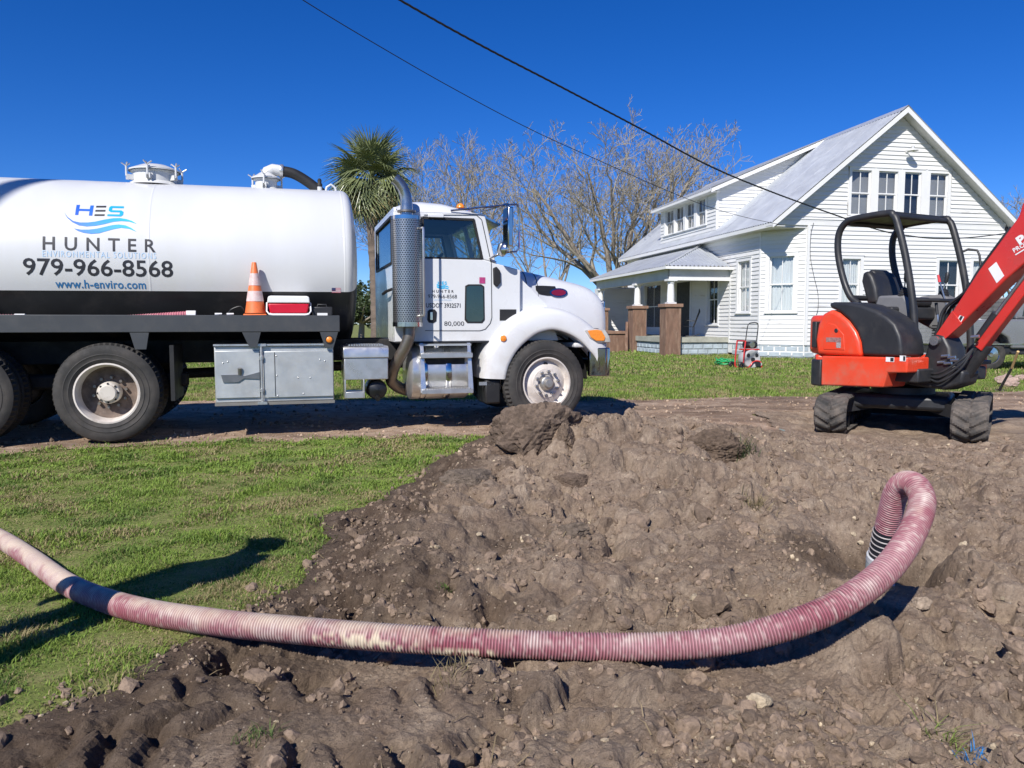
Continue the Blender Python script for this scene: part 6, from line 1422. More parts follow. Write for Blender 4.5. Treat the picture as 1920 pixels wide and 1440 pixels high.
MB().prism([(-.49, 1.445), (-.53, 1.50), (-.46, 1.52), (-.26, 1.515), (-.05, 1.48), (.15, 1.41), (.3, 1.33), (.4, 1.25), (.47, 1.12), (.49, 1.04), (.51, .875), (-.015, .875), (-.045, 1.045), (-.10, 1.165), (-.215, 1.295), (-.355, 1.395)], 'xz', -.765, -.34).build('tank_cover', XBLK, up_, bevel=.05, seg=4)
MB().box(-.55, .05, -.33, .76, 1.30, 1.46).build('seat_deck', XBLK, up_, bevel=.03)
MB().box(-.06, .62, -.33, .78, .76, .81).build('floor', XBLK, up_, bevel=.01)
for px, py, w_, h_ in ((1664, 674, 16, 8), (1688, 672, 12, 10)):
    a, b = EY(px-w_/2+5, py+h_/2, -.8), EY(px+w_/2+5, py-h_/2, -.8); so = MB().box(a[0], b[0], -.803, -.801, a[1], b[1]).build('warning_sticker', DECAL, up_); MB().box((a[0]+b[0])/2+.005, b[0]-.006, -.8045, -.8035, a[1]+.006, b[1]-.006).build('sticker_print', XBLK, so)
# seat
sy = .2; st = sub_empty('seat', up_)
MB().box(-.42, .06, sy-.25, sy+.25, 1.46, 1.58).build('cushion', XBLK, st, bevel=.05, seg=3)
MB().prism([(-.52, 1.5), (-.36, 1.52), (-.40, 1.72), (-.46, 1.86), (-.52, 1.93), (-.60, 1.92), (-.62, 1.8)], 'xz', sy-.25, sy+.25).build('backrest', XBLK, st, bevel=.06, seg=3)
MB().prism([(-.47, 1.84), (-.50, 1.94), (-.57, 1.955), (-.61, 1.90), (-.60, 1.84)], 'xz', sy-.16, sy+.16).build('headrest', XBLK, st, bevel=.03)
def stick(x, y, z, lean, knob, name='joystick'):
    o = sub_empty(name, up_); m = MB()
    m.lathe([(.075, 0), (.078, .02), (.062, .03), (.066, .045), (.052, .055), (.056, .07), (.042, .08), (.044, .095), (.03, .105), (.015, .115)], (x, y, z), (lean[0], lean[1], 1), 18); m.build('boot', XBLK, o, smooth=35)
    MB().tube([(x, y, z+.1), (x+lean[0]*.2, y+lean[1]*.2, z+.24)], .009, 8).build('stem', STEEL, o, smooth=40)
    MB().lathe([(.014, -.02), (.022, .0), (.024, .06), (.026, .09), (.016, .115), (0, .12)], (x+lean[0]*.18, y+lean[1]*.18, z+.2), (lean[0], lean[1], 1), 12).build('grip', knob, o, smooth=45); return o
MB().prism([(-.30, 1.46), (.16, 1.30), (.2, 1.46), (.10, 1.60), (-.25, 1.60)], 'xz', -.20, -.04).build('console', XGRY, up_, bevel=.03, seg=3)
MB().prism([(-.25, 1.30), (.16, 1.10), (.24, 1.38), (.22, 1.56), (.10, 1.62), (-.20, 1.60)], 'xz', .50, .72).build('console', XGRY, up_, bevel=.04, seg=3)
for k in range(6): MB().box(.02, .17, .497, .70, 1.06+k*.032, 1.075+k*.032).build('vent_slat', XBLK, up_)
stick(.05, -.12, 1.58, (.15, -.1), XBLK); stick(.08, .60, 1.58, (.1, .12), XBLK)
kn = M('lever_red', (.62, .05, .06), .4); MB().tube([(.18, .50, 1.18), (.19, .50, 1.50), (.10, .48, 1.80)], .010, 8).build('lock_lever', STEEL, up_, smooth=40); MB().cyl((.105, .482, 1.77), (.085, .476, 1.86), .018, .014, 10).build('lever_knob', kn, up_, smooth=40)
for yy in (-.02, .32):
    lo_ = MB().tube([(.42, yy, .8), (.46, yy, 1.15), (.42, yy, 1.38)], .012, 8).build('travel_lever', STEEL, up_, smooth=40); MB().cyl((.42, yy, 1.36), (.40, yy, 1.50), .018, n=10).build('lever_grip', XBLK, lo_, smooth=40)
    MB().box(.40, .54, yy-.06, yy+.06, .82, .86).build('pedal', XBLK, up_)
# canopy
R2 = .042
def post(pts, y, name='canopy_post'): return MB().tube([tuple(p) for p in catmull(np.array([(x, y, z) for x, z in pts]), 8)], R2, 14).build(name, XBLK, canopy, smooth=50)
canopy = sub_empty('canopy', up_)
near_ = [(-.42, 1.50), (-.55, 1.60), (-.665, 1.83), (-.755, 2.15), (-.755, 2.40), (-.66, 2.535), (-.50, 2.575), (-.06, 2.585), (.015, 2.55), (.075, 2.45), (.20, 2.04), (.31, 1.53), (.36, 1.1), (.37, .80)]
post(near_, -.33); post(near_, .75)
MB().add([(-.66, -.29, 2.545), (-.02, -.29, 2.575), (-.02, .71, 2.575), (-.66, .71, 2.545), (-.66, -.29, 2.585), (-.3, -.29, 2.625), (-.02, -.29, 2.61), (-.66, .71, 2.585), (-.3, .71, 2.625), (-.02, .71, 2.61)], [(3,2,1,0), (4,5,8,7), (5,6,9,8), (0,1,6,5,4), (3,7,8,9,2), (1,2,9,6), (0,4,7,3)]).build('roof_panel', XBLK, canopy, bevel=.01)
for x, z in ((-.62, 2.53), (.0, 2.55)): MB().tube([(x, -.33, z), (x, .75, z)], .035, 12).build('cross_tube', XBLK, canopy, smooth=50)
MB().tube([tuple(p) for p in catmull(np.array([(.31, -.33, 1.53), (.42, -.1, 1.53), (.45, .25, 1.53), (.42, .6, 1.58), (.30, .75, 1.75)]), 6)], .024, 10).build('front_guard', XBLK, canopy, smooth=50)
MB().tube([(.18, .76, 2.14), (.24, .82, 2.18), (.33, .86, 2.16), (.36, .86, 2.10), (.42, .86, 1.72)], .014, 8).build('grab_rail', XBLK, canopy, smooth=50)
MB().tube([(-.55, -.33, 1.58), (-.55, .75, 1.58)], .035, 12).build('cross_tube', XBLK, canopy, smooth=50)
# blue strap near the step
MB().tube([tuple(p) for p in catmull(np.array([(*EY(1690, 648, -.5)[:1], -.5, EY(1690, 648, -.5)[1]), (EY(1696, 660, -.5)[0], -.5, EY(1696, 660, -.5)[1]), (EY(1703, 657, -.5)[0], -.5, EY(1703, 657, -.5)[1]), (EY(1699, 651, -.5)[0], -.5, EY(1699, 651, -.5)[1])]), 5)], .010, 6).build('blue_strap', M('blue_strap', (.12, .32, .75), .5), up_, smooth=50)
# swing bracket + boom
BYC = -.20
MB().prism([(.30, .52), (.75, .50), (.95, .58), (.98, .72), (.82, .80), (.80, .98), (.72, 1.12), (.62, 1.14), (.54, 1.05), (.50, .85), (.30, .80)], 'xz', BYC-.15, BYC+.15).build('swing_bracket', XBLK, up_, bevel=.03)
MB().cyl((.64, BYC-.20, 1.06), (.64, BYC+.2, 1.06), .055, n=18).build('boom_pin', STEEL, up_, smooth=40)
boom = sub_empty('boom', up_)
outl = [(.655, 1.02), (.80, 1.145), (1.10, 1.455), (1.36, 1.72), (1.56, 1.90), (1.78, 2.17), (2.05, 2.52), (2.5, 2.72), (2.96, 2.62), (3.02, 2.72), (2.96, 2.82), (2.5, 3.0), (1.98, 2.97), (1.62, 2.68), (1.44, 2.34), (1.07, 1.83), (.72, 1.27), (.60, 1.10)]
MB().prism(outl, 'xz', BYC-.125, BYC+.125).build('boom_body', REDB, boom, bevel=.014)
MB().prism([(.70, 1.05), (.92, 1.255), (.80, 1.40), (.62, 1.13)], 'xz', BYC-.135, BYC-.126).build('boom_foot_plate', REDB, boom, bevel=.004)
MB().prism([(1.42, 2.33), (1.46, 2.50), (1.53, 2.56), (1.58, 2.50), (1.54, 2.42)], 'xz', BYC-.07, BYC+.07).build('hose_guard', REDB, boom, bevel=.01)
def bq(p): q = EY(*p, BYC-.126); return q
for pts in (((1853,504),(1868,491),(1883,517),(1869,531)), ((1790,607),(1800,591),(1808,594),(1799,610))):
    P = [bq(p) for p in pts]; d = MB().prism(P, 'xz', BYC-.1275, BYC-.1262).build('boom_decal', DECAL, boom)
    if pts[0][0] == 1790:
        c = np.mean(P, 0); MB().prism([tuple(c+(np.array(p)-c)*.55+np.array([.012, .02])) for p in P], 'xz', BYC-.1292, BYC-.1280).build('decal_print', XBLK, d)
def boom_text(s_, p0, p1, h, name, bold=.0):
    a, b = np.array(bq(p0)), np.array(bq(p1)); d = (b-a)/np.linalg.norm(b-a); nn = np.array([-d[1], d[0]]); me = text_mesh(s_, 1, 1.05, bold); V = np.array([v.co[:] for v in me.vertices]); lo2, hi2 = V.min(0), V.max(0)
    for v, co in zip(me.vertices, V):
        u = (co[0]-lo2[0])/(hi2[0]-lo2[0])*np.linalg.norm(b-a); w_ = (co[1]-lo2[1])/(hi2[1]-lo2[1])*h; p = a+d*u+nn*w_; v.co = (p[0], BYC-.128, p[1])
    me.materials.clear(); me.materials.append(DECAL); islands(link(name, me, boom), 'letter', boom)
boom_text('PROVEN', (1902, 474), (1944, 449), .048, 'lettering', .02); boom_text('P', (1913, 461), (1926, 452), .10, 'lettering', .05)
a, b = bq((1904, 478)), bq((1940, 456)); MB().beam((a[0], BYC-.1285, a[1]), (b[0], BYC-.1285, b[1]), .012, .002, (0, 1, 0)).build('lettering_line', DECAL, boom)
# lift cylinder with red guard, hoses
MB().cyl((.86, BYC, .60), (1.13, BYC, 1.02), .065, n=18).build('cylinder_base', XBLK, boom, smooth=40)
MB().beam((1.07, BYC-.02, .98), (1.72, BYC-.02, 1.92), .10, .12, (0, 1, 0)).build('cylinder_guard', REDB, boom, bevel=.01)
MB().cyl((1.16, BYC, 1.28), (1.62, BYC, 1.95), .026, n=14).build('cylinder_rod', STEEL, boom, smooth=40)
MB().cyl((1.05, BYC, 1.10), (1.22, BYC, 1.36), .055, n=16).build('rod_gland', XBLK, boom, smooth=40)
for k, (dy, oz) in enumerate(((-.06, 0), (-.02, .02), (.03, -.01), (.07, .03))):
    P = catmull(np.array([(.45, BYC+dy, .82+oz), (.60, BYC+dy*1.3, 1.18), (.66, BYC+dy, 1.42+oz), (.90, BYC+dy, 1.62), (1.05, BYC+dy, 1.86), (1.35, BYC+dy, 2.27)]), 8); MB().tube([tuple(p) for p in P], .017, 8).build('hydraulic_hose', XBLK, boom, smooth=50)
for k in range(3):
    P = catmull(np.array([(.58, BYC-.17, .62+.03*k), (.75, BYC-.22, .60+.05*k), (.95, BYC-.18, .75+.05*k), (1.05, BYC-.12, .98)]), 8); MB().tube([tuple(p) for p in P], .014, 8).build('hydraulic_hose', XBLK, boom, smooth=50)
for (px, py) in ((1773,668),(1785,671),(1790,676),(1766,680),(1778,682),(1829,632)):
    q = EY(px, py, -.36); MB().cyl((q[0]-.04, -.37, q[1]), (q[0]+.04, -.36, q[1]+.01), .018, n=8).build('hose_fitting', STEEL, boom, smooth=40)
# stick and bucket, beyond the edge of the picture
MB().prism([(2.90, 2.85), (3.12, 2.80), (3.35, 1.9), (3.40, 1.25), (3.28, 1.22), (3.05, 1.9), (2.80, 2.62)], 'xz', BYC-.10, BYC+.10).build('dipper_arm', REDB, boom, bevel=.012)
MB().prism([(3.22, 1.28), (3.46, 1.2), (3.52, .9), (3.38, .62), (3.1, .52), (2.86, .62), (2.90, .70), (3.12, .66), (3.30, .80), (3.32, 1.0)], 'xz', BYC-.25, BYC+.25).build('bucket', XBLK, boom, bevel=.01)
MB().cyl((1.9, BYC, 3.05), (2.85, BYC, 2.98), .05, n=14).build('arm_cylinder', XBLK, boom, smooth=40)

# ================================================================ HOSE AND PIPE
def rib_hose():
    P = resample(catmull(HOSE_P), .0019); n = len(P); seg = 20; s_ = np.arange(n)*.0019
    T = np.gradient(P, axis=0); T /= np.linalg.norm(T, axis=1)[:, None]
    U = np.zeros_like(P); u = np.cross([0, 0, 1], T[0]); u /= np.linalg.norm(u)
    for i in range(n): u = u-T[i]*np.dot(u, T[i]); u /= np.linalg.norm(u); U[i] = u
    Wv = np.cross(T, U); an = np.linspace(0, 2*np.pi, seg, endpoint=False)
    N = U[:, None]*np.cos(an)[None, :, None]+Wv[:, None]*np.sin(an)[None, :, None]
    ph = s_[:, None]/.0116+an[None]/(2*np.pi)
    rib = .5+.5*np.cos(2*np.pi*ph)
    px = proj_x(P)
    wx, wy = s_[:, None]+0*an[None], an[None]*HR+0*s_[:, None]
    mud = .5+.9*fbm(wx, wy, .22, 4, 401)+.5*fbm(wx, wy, .05, 3, 405)
    mud += .30*np.clip(N[:, :, 2], -.4, 1)                              # dust lies on top
    wear = np.interp(px, [-300, 130, 200, 420, 560, 720, 860, 1000, 1300, 1600, 1750], [.55, .5, .1, .4, .35, .30, .15, -.08, -.08, .02, .05]); mud += wear[:, None]*.7
    cake = np.exp(-((px-690)/70)**2)[:, None]*np.clip(.75-np.abs(N[:, :, 2]+.05), 0, 1)*1.5+np.exp(-((px-865)/75)**2)[:, None]*np.clip(.5-np.abs(N[:, :, 2]+.45), 0, 1)*2.0
    cake = np.clip((cake+fbm(wx, wy, .03, 4, 411)*1.0-.35)*(cake > .12), 0, 1)
    ribamp = np.interp(px, [-300, 60, 160, 260], [.0014, .0018, .003, .0056])
    loop = sstep(1.3, 2.2, np.arange(n)/n*2.2+0*s_)*0
    r = HR-.004+ribamp[:, None]*rib*(1-.7*cake)+cake*.008*(.6+.8*np.abs(fbm(wx, wy, .012, 3, 415)))
    V = P[:, None]+N*r[:, :, None]
    F_ = (np.arange(n-1)[:, None]*seg+np.arange(seg)[None]); nxt = (np.arange(n-1)[:, None]*seg+(np.arange(seg)[None]+1) % seg)
    Q_ = np.stack([F_, nxt, nxt+seg, F_+seg], -1).reshape(-1, 4)
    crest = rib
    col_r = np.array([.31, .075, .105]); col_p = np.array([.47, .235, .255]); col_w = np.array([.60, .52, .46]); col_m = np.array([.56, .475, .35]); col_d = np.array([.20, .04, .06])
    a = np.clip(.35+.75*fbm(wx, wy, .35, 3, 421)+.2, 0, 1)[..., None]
    C_ = col_r*(1-a)+col_p*a; C_ = C_*(.34+.66*crest[..., None])  # groove shade between the ribs painted into the colour
    m_ = np.clip((mud-.72)*1.8, 0, 1)*np.clip(.15+.85*crest, 0, 1); C_ = C_*(1-.8*m_[..., None])+col_w*.8*m_[..., None]
    sc = np.clip(fbm(wx, wy*4, .02, 3, 431)*2.2+crest*.5-.5, 0, 1); C_ = C_*(1-.5*sc[..., None])+col_w*.5*sc[..., None]
    big = np.clip((np.interp(px, [-300, 0, 200, 480, 900, 1000], [.5, .5, .2, .38, .18, -.15])[:, None]+N[:, :, 2]*.6+fbm(wx, wy, .12, 3, 435)*.6-.5)*2, 0, 1)*(.45+.55*crest); C_ = C_*(1-.85*big[..., None])+np.array([.60, .50, .38])*.85*big[..., None]
    k = np.clip(cake*3, 0, 1)[..., None]; C_ = C_*(1-k)+col_m*k
    return V.reshape(-1, 3), Q_, C_.reshape(-1, 3), P, px
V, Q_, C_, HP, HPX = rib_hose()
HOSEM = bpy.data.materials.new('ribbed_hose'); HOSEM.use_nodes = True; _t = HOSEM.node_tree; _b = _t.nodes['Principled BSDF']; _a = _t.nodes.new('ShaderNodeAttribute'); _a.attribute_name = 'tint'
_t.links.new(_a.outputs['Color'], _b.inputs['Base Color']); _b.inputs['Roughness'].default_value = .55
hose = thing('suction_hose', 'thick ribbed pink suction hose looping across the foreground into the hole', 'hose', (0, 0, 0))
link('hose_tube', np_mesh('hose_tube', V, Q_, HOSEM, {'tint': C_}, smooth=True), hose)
BKR = M('black_sleeve', (.012, .014, .022), .5, var=.2, scale=30)
i0, i1 = int(np.argmin(np.abs(HPX[:len(HPX)//2]-110))), int(np.argmin(np.abs(HPX[:len(HPX)//2]-163)))
end = HP[-1]; d = (HP[-1]-HP[-60]); d /= np.linalg.norm(d); k = -int(.16/.0019)
pp = [HP[i] for i in range(k, 0, 3)]+[end, end+d*.02]; BND = M('bright_band', (.30, .275, .27), .4)
cpl = MB().tube([tuple(p) for p in pp], HR+.003, 26).build('end_coupling', BKR, hose, smooth=60)
for j in range(5):
    c0 = HP[k+8+j*15]; m = MB().lathe([(HR+.003, -.0035), (HR+.0065, -.0012), (HR+.0065, .0012), (HR+.003, .0035)], c0, tuple(HP[k+9+j*15]-c0), 26); m.build('clamp_band', BND, cpl, smooth=50)
MB().lathe([(HR+.004, 0), (HR+.012, .004), (HR+.012, .03), (HR+.004, .034)], tuple(end-d*.01), tuple(d), 26).build('coupling_ring', M('ring_grey', (.45, .46, .47), .5), cpl, smooth=50)
pe = end+d*.02
pipe = tag(MB().lathe([(HR+.006, -.02), (HR+.010, -.018), (HR+.010, .10), (HR+.018, .105), (HR+.018, .5), (HR-.004, .5), (HR-.004, -.02), (HR+.006, -.02)], tuple(pe), (d[0]*.35, d[1]*.35, d[2]), 28).build('drain_pipe', M('grey_pvc', (.33, .37, .37), .5, dirt=(.2, .16, .12), damt=.6, dscale=8), None, smooth=40), 'grey plastic drain pipe standing in the hole under the hose end', 'pipe')
# ================================================================ TREES
BARK = M('pale_bark', (.27, .23, .19), .9, var=.3, scale=2.5, bump=.5, bscale=14, dirt=(.16, .135, .11), damt=.6, dscale=3)
TWIG = M('twig_bark', (.27, .24, .185), .9, var=.3, scale=1.5)
def bare_tree(label, base, H, seed, tr, nmain, wide=1.0, dens=1.0, lv_max=5, mr=.013, name='pecan_tree', group='bare winter trees'):
    """bare crown: short bole, long ascending limbs, branches thinning to twigs"""
    r = random.Random(seed); big, fine = MB(), MB(); t = thing(name, label, 'tree', base, 0, group)
    def limb(p, d, L, rad, lv, rend):
        k = (8, 8, 6, 4, 3, 2)[lv]; pts = [p]; rs = [rad]; dd = d.copy(); st = L/k
        for i in range(k):
            w = (.05, .15, .17, .19, .2, .2)[lv]; upw = (.1, .10, .07, .05, .05, .05)[lv]
            dd = (dd+Vector((r.gauss(0, w), r.gauss(0, w), r.gauss(upw, w*.7)))).normalized()
            pts.append(pts[-1]+dd*st*r.uniform(.8, 1.2)); rs.append(rad+(rend-rad)*((i+1)/k)**.8)
        (big if lv < 2 else fine).tube(pts, rs, (9, 7, 4, 3, 3, 3)[lv], caps=False); return pts, rs
    def branch(p, d, L, rad, lv):
        pts, rs = limb(p, d, L, rad, lv, max(rad*.22, mr*.8)); k = len(pts)-1
        if lv >= lv_max: return
        n = max(1, int(r.gauss((0, 8.5, 6.6, 4.6, 3.3)[lv]*dens, .7)+.5))
        for c in range(n):
            f = .22+.78*(c+r.random())/n; x = min(f*k, k-.001); i = int(x); q = pts[i].lerp(pts[i+1], x-i); ax = (pts[i+1]-pts[i]).normalized()
            u, w, _ = frame_of(ax); a = 2.4*c+r.uniform(-.6, .6); an = r.uniform(.5, 1.05)
            nd = (ax*math.cos(an)+(u*math.cos(a)+w*math.sin(a))*math.sin(an)); nd.z += .18; nd.normalize()
            rr = max(rs[i]*.52, mr); branch(q, nd, L*(.62-.30*f)*r.uniform(.75, 1.25)*(1.0 if lv > 1 else 1.05), rr, lv+1)
    bh = H*.16; pts, rs = limb(Vector((0, 0, -.3)), Vector((0, 0, 1)), bh+.3, tr, 0, tr*.85)
    for c in range(nmain):
        a = 2*math.pi*c/nmain+r.uniform(-.4, .4); tilt = r.uniform(.22, .85) if c else .08
        d = Vector((math.cos(a)*math.sin(tilt)*wide, math.sin(a)*math.sin(tilt), math.cos(tilt))).normalized()
        branch(pts[-1]-Vector((0, 0, r.uniform(0, .35)*bh)), d, H*r.uniform(.62, .82), tr*r.uniform(.42, .6), 1)
    zs = sorted(v[2] for v in fine.v)[-20]; k_ = H/zs
    for mb_ in (big, fine): mb_.v = [(a*k_, b*k_, c*k_) for a, b, c in mb_.v]
    big.build('trunk', BARK, t, smooth=60, fix=False); fine.build('crown', TWIG, t, fix=False, smooth=60)
    return len(big.f)+len(fine.f)
def gp(px, D): p = at(px, 605, D); return (p[0], p[1], -.1)
n = bare_tree('largest bare pecan with wide spreading limbs left of the house', gp(1180, 46), 13.4, 5, .55, 9, 1.25, .9)
n += bare_tree('bare tree rising directly behind the truck cab and palm', gp(872, 56), 15.4, 12, .42, 8, 1.3, .82, 5, .015)
n += bare_tree('bare tree behind the dormer roof of the house', gp(1350, 62), 16.0, 23, .42, 7, 1.0, .78, 5, .017)
n += bare_tree('bare tree showing just left of the gable peak', gp(1505, 75), 18.4, 31, .40, 5, .8, .7, 4, .024)
n += bare_tree('bare tree at the right edge beyond the roof', gp(1912, 62), 12.6, 44, .36, 7, 1.0, .78, 5, .017)
n += bare_tree('bare tree standing left of the palm behind the tank', gp(760, 66), 16.2, 52, .36, 6, 1.1, .75, 5, .017)
n += bare_tree('bare tree between the two largest trees far behind the hood', gp(1040, 72), 17.0, 61, .36, 6, 1.0, .75, 5, .019)
print('tree faces', n)
# ---- palm
PLEAF = M('palm_green', (.17, .20, .085), .38, var=.35, scale=3, dirt=(.16, .15, .06), damt=.5, dscale=3); PDRY = M('palm_dry', (.34, .26, .11), .7, var=.3, scale=3, dirt=(.22, .14, .07), damt=.5, dscale=4); PTRUNK = M('palm_trunk', (.15, .115, .09), .95, var=.35, scale=3, bump=.9, bscale=12, stretch=(1, 1, 3)); PBROWN = M('palm_brown', (.16, .10, .06), .9, var=.3)
pd = 23.; pc = at(697, 330, pd); pbs = gp(706, pd); palm = thing('palm_tree', 'fan palm with a shaggy crown behind the truck cab', 'palm', pbs, 0)
ch = Vector((pc[0]-pbs[0], pc[1]-pbs[1], pc[2]-pbs[2])); r = random.Random(4)
pth = [(0, 0, -.2), (ch.x*.1+.02, 0, ch.z*.2), (ch.x*.3+.03, 0, ch.z*.45), (ch.x*.7, 0, ch.z*.75), (ch.x, ch.y, ch.z-.25)]
P = catmull(np.array(pth), 14); MB().tube([tuple(p) for p in P], [.20-.05*min(1, i/len(P)*1.4)+.012*math.sin(i*2.2)+(.07 if i > len(P)-9 else 0) for i in range(len(P))], 16).build('trunk', PTRUNK, palm, smooth=50)
def frond_mesh(seed, nl=30, L=.80, pet=.55, droop=.35):
    r = random.Random(seed); m = MB(); m.tube([(0, 0, 0), (pet*.5, 0, .02), (pet, 0, -.0)], [.016, .012, .009], 5)
    for i in range(nl):
        t = -1+2*i/(nl-1); a = t*R_(118); l = L*(1-.28*abs(t)**1.5)*r.uniform(.88, 1.08); w = .030*(1-.3*abs(t)); base = Vector((pet-.03+.14*(1-abs(t)), .02*t, 0))
        d = Vector((math.cos(a), math.sin(a), .12-.1*abs(t))); s_ = Vector((-math.sin(a), math.cos(a), 0)); up = Vector((0, 0, 1)); q = []
        for f in (0, .35, .7, 1.0):
            p = base+d*l*f-up*(droop*l*f**2.4*r.uniform(.7, 1.3)); ww = w*(.45+1.1*f if f < .36 else 1.0-.95*(f-.35)/.65); q.append((p-s_*ww+up*ww*.5, p-up*ww*.3, p+s_*ww+up*ww*.5))
        m.rows(q)
    return m.mesh('frond')
fm_ = [frond_mesh(i, 28, .84, .6, droop=dr) for i, dr in enumerate((.25, .5, .8, 1.0))]
for me in fm_: me.materials.append(PLEAF)
fd = [frond_mesh(20+i, 22, .7, .55, .9) for i in range(2)]
for me in fd: me.materials.append(PDRY)
fb = [frond_mesh(30, 16, .55, .5, 1.1)]
for me in fb: me.materials.append(PBROWN)
def put(me, az, el, roll, off=(0, 0, 0), sc=1.0):
    o = bpy.data.objects.new('frond', me); COL.objects.link(o); o.parent = palm
    o.matrix_local = Matrix.Translation(ch+Vector((0, 0, -.22))+Vector(off)) @ Matrix.Rotation(az, 4, 'Z') @ Matrix.Rotation(-el, 4, 'Y') @ Matrix.Rotation(roll, 4, 'X') @ Matrix.Scale(sc, 4)
for i in range(56):
    f = i/55; el = R_(82-124*f**.75)+r.uniform(-.1, .1); az = i*2.39996+r.uniform(-.25, .25)
    put(fm_[min(3, int(f*4))], az, el, r.uniform(-.6, .6), (0, 0, .25*(1-f)), r.uniform(.92, 1.1))
for i in range(16): put(fd[i % 2], i*.62*1.9, R_(-22-r.random()*26), r.uniform(-.5, .5), (0, 0, -.05), r.uniform(.85, 1.05))
for i in range(9): put(fb[0], i*1.3+.4, R_(-66-r.random()*14), r.uniform(-.5, .5), (0, 0, -.2), r.uniform(.8, 1.1))
m = MB()
for i in range(46):
    a = i*2.4; z = ch.z-.34-.018*i; m.tube([(ch.x*.95+math.cos(a)*.12, ch.y*.9+math.sin(a)*.12, z-.1), (ch.x*.95+math.cos(a)*.24, ch.y*.9+math.sin(a)*.24, z+.10)], [.045, .02], 5)
tag(m.build('leaf_boots', PTRUNK, palm), kind='stuff')
# ---- evergreens far behind
OAKL = M('oak_leaf', (.035, .055, .015), .6, var=.4, scale=.8, dirt=(.07, .09, .03), damt=.5, dscale=1.5)
def leafy(label, base, rx, rz, zc, seed, n=9000, lf=.16, name='live_oak'):
    r = np.random.default_rng(seed); t = thing(name, label, 'tree', base, 0, 'evergreens far behind the yard')
    cen = r.normal(0, .55, (26, 3))*np.array([rx, rx, rz]); cen[:, 2] = np.abs(cen[:, 2])*1.0+zc-rz*.4; k = r.integers(0, 26, n); rad = r.uniform(.25, .5, 26)*rz
    d = r.normal(size=(n, 3)); d /= np.linalg.norm(d, axis=1)[:, None]; P = cen[k]+d*(rad[k]*r.random(n)**.35)[:, None]
    R3 = rotm(n, r); s_ = lf*r.uniform(.6, 1.3, n); q = np.array([[-.5, -.35, 0], [.5, -.35, 0], [.5, .35, .12], [-.5, .35, .12]]); V = P[:, None]+np.einsum('nij,kj->nki', R3, q)*s_[:, None, None]
    link('crown', np_mesh('crown', V.reshape(-1, 3), np.arange(n*4).reshape(-1, 4), OAKL), t)
    m = MB(); m.tube([(0, 0, -.2), (.1, 0, zc*.4), (0, .1, zc)], [.28, .22, .1], 8)
    for c in cen[::3]: m.tube([(0, .05, zc*.5), tuple(c*.6+np.array([0, 0, zc*.3])), tuple(c)], [.1, .06, .02], 5)
    m.build('trunk', BARK, t, smooth=60)
leafy('dark evergreen seen in the gap between tank and cab', gp(676, 60), 2.6, 2.2, 2.6, 3)
leafy('low dark evergreen right of the palm trunk', gp(728, 66), 2.6, 2.0, 2.3, 4)
leafy('dark evergreen glimpsed under the porch roof far behind', gp(1150, 70), 3.2, 2.4, 2.6, 6)
leafy('far dark evergreen hidden mostly behind the tank', gp(420, 80), 4, 2.6, 2.8, 7)
leafy('far dark evergreen beyond the driveway on the left', gp(60, 85), 4, 2.8, 3.0, 8)
# ================================================================ DRAIN MACHINE
dmp = gnd(1400, 687, .03); DFr = Frame((dmp[0], dmp[1], zground(dmp[0], dmp[1])), R_(14)); S_ = 22.0/1442
def dq(px, py): return ((px-1400)*S_*1.0, (687-py)*S_)
RPT = M('machine_red', (.55, .035, .03), .35, var=.1, coat=.3); DGR = M('drum_grey', (.42, .43, .43), .45, var=.12, dirt=(.3, .27, .24), damt=.4); DBK = M('machine_black', (.02, .02, .022), .45, var=.2)
dm_ = thing('drain_machine', 'red framed drain cleaning machine with grey cable drum on the lawn', 'machine', DFr.o, DFr.yaw)
def dp_(pts, y, r, mat, name): return MB().tube([tuple(p) for p in catmull(np.array([(*dq(*p)[:1], y, dq(*p)[1]) for p in pts]), 5)], r, 8).build(name, mat, dm_, smooth=50)
for y in (-.22, .22):
    dp_([(1388,638),(1386,655),(1385,670),(1385,684),(1392,687),(1399,682),(1404,676),(1412,674),(1420,677),(1422,686)], y, .022, RPT, 'frame_tube')
MB().tube([(dq(1388,638)[0], -.22, dq(1388,638)[1]), (dq(1388,638)[0], .22, dq(1388,638)[1])], .02, 8).build('cross_tube', RPT, dm_, smooth=50)
for y in (-.16, .16): dp_([(1390,640),(1393,615),(1396,607),(1402,605),(1411,605),(1415,611),(1412,640)], y if y < 0 else y, .014, DBK, 'handle') if y < 0 else None
dx, dz = dq(1404, 671); MB().lathe([(0, -.17), (.12, -.17), (.15, -.19), (.24, -.19), (.265, -.16), (.265, .12), (.24, .16), (0, .16)], (dx, 0, dz), (0, 1, 0), 40).build('drum', DGR, dm_, smooth=40)
for a in (R_(40), R_(140)):
    P = [(dx+(.17+.05*math.cos(b))*math.cos(a+.35*math.sin(b)), -.193, dz+(.17+.05*math.cos(b))*math.sin(a+.35*math.sin(b))) for b in [2*math.pi*i/14 for i in range(14)]]; MB().add(P, [tuple(range(14))]).build('drum_window', DBK, dm_, fix=False)
MB().cyl((dx, -.24, dz), (dx, -.19, dz), .05, n=16).build('drum_hub', DBK, dm_, smooth=40)
mx_, mz_ = dq(1404, 645); MB().cyl((mx_-.16, 0, mz_), (mx_+.2, 0, mz_), .10, n=24).build('motor', DBK, dm_, smooth=40, bevel=.01); MB().cyl((mx_+.02, -.13, mz_), (mx_+.02, -.08, mz_), .085, n=20).build('motor_cap', CHROME, dm_, smooth=40)
MB().box(mx_-.22, mx_+.24, -.16, .16, mz_-.15, mz_-.11).build('motor_plate', RPT, dm_, bevel=.01)
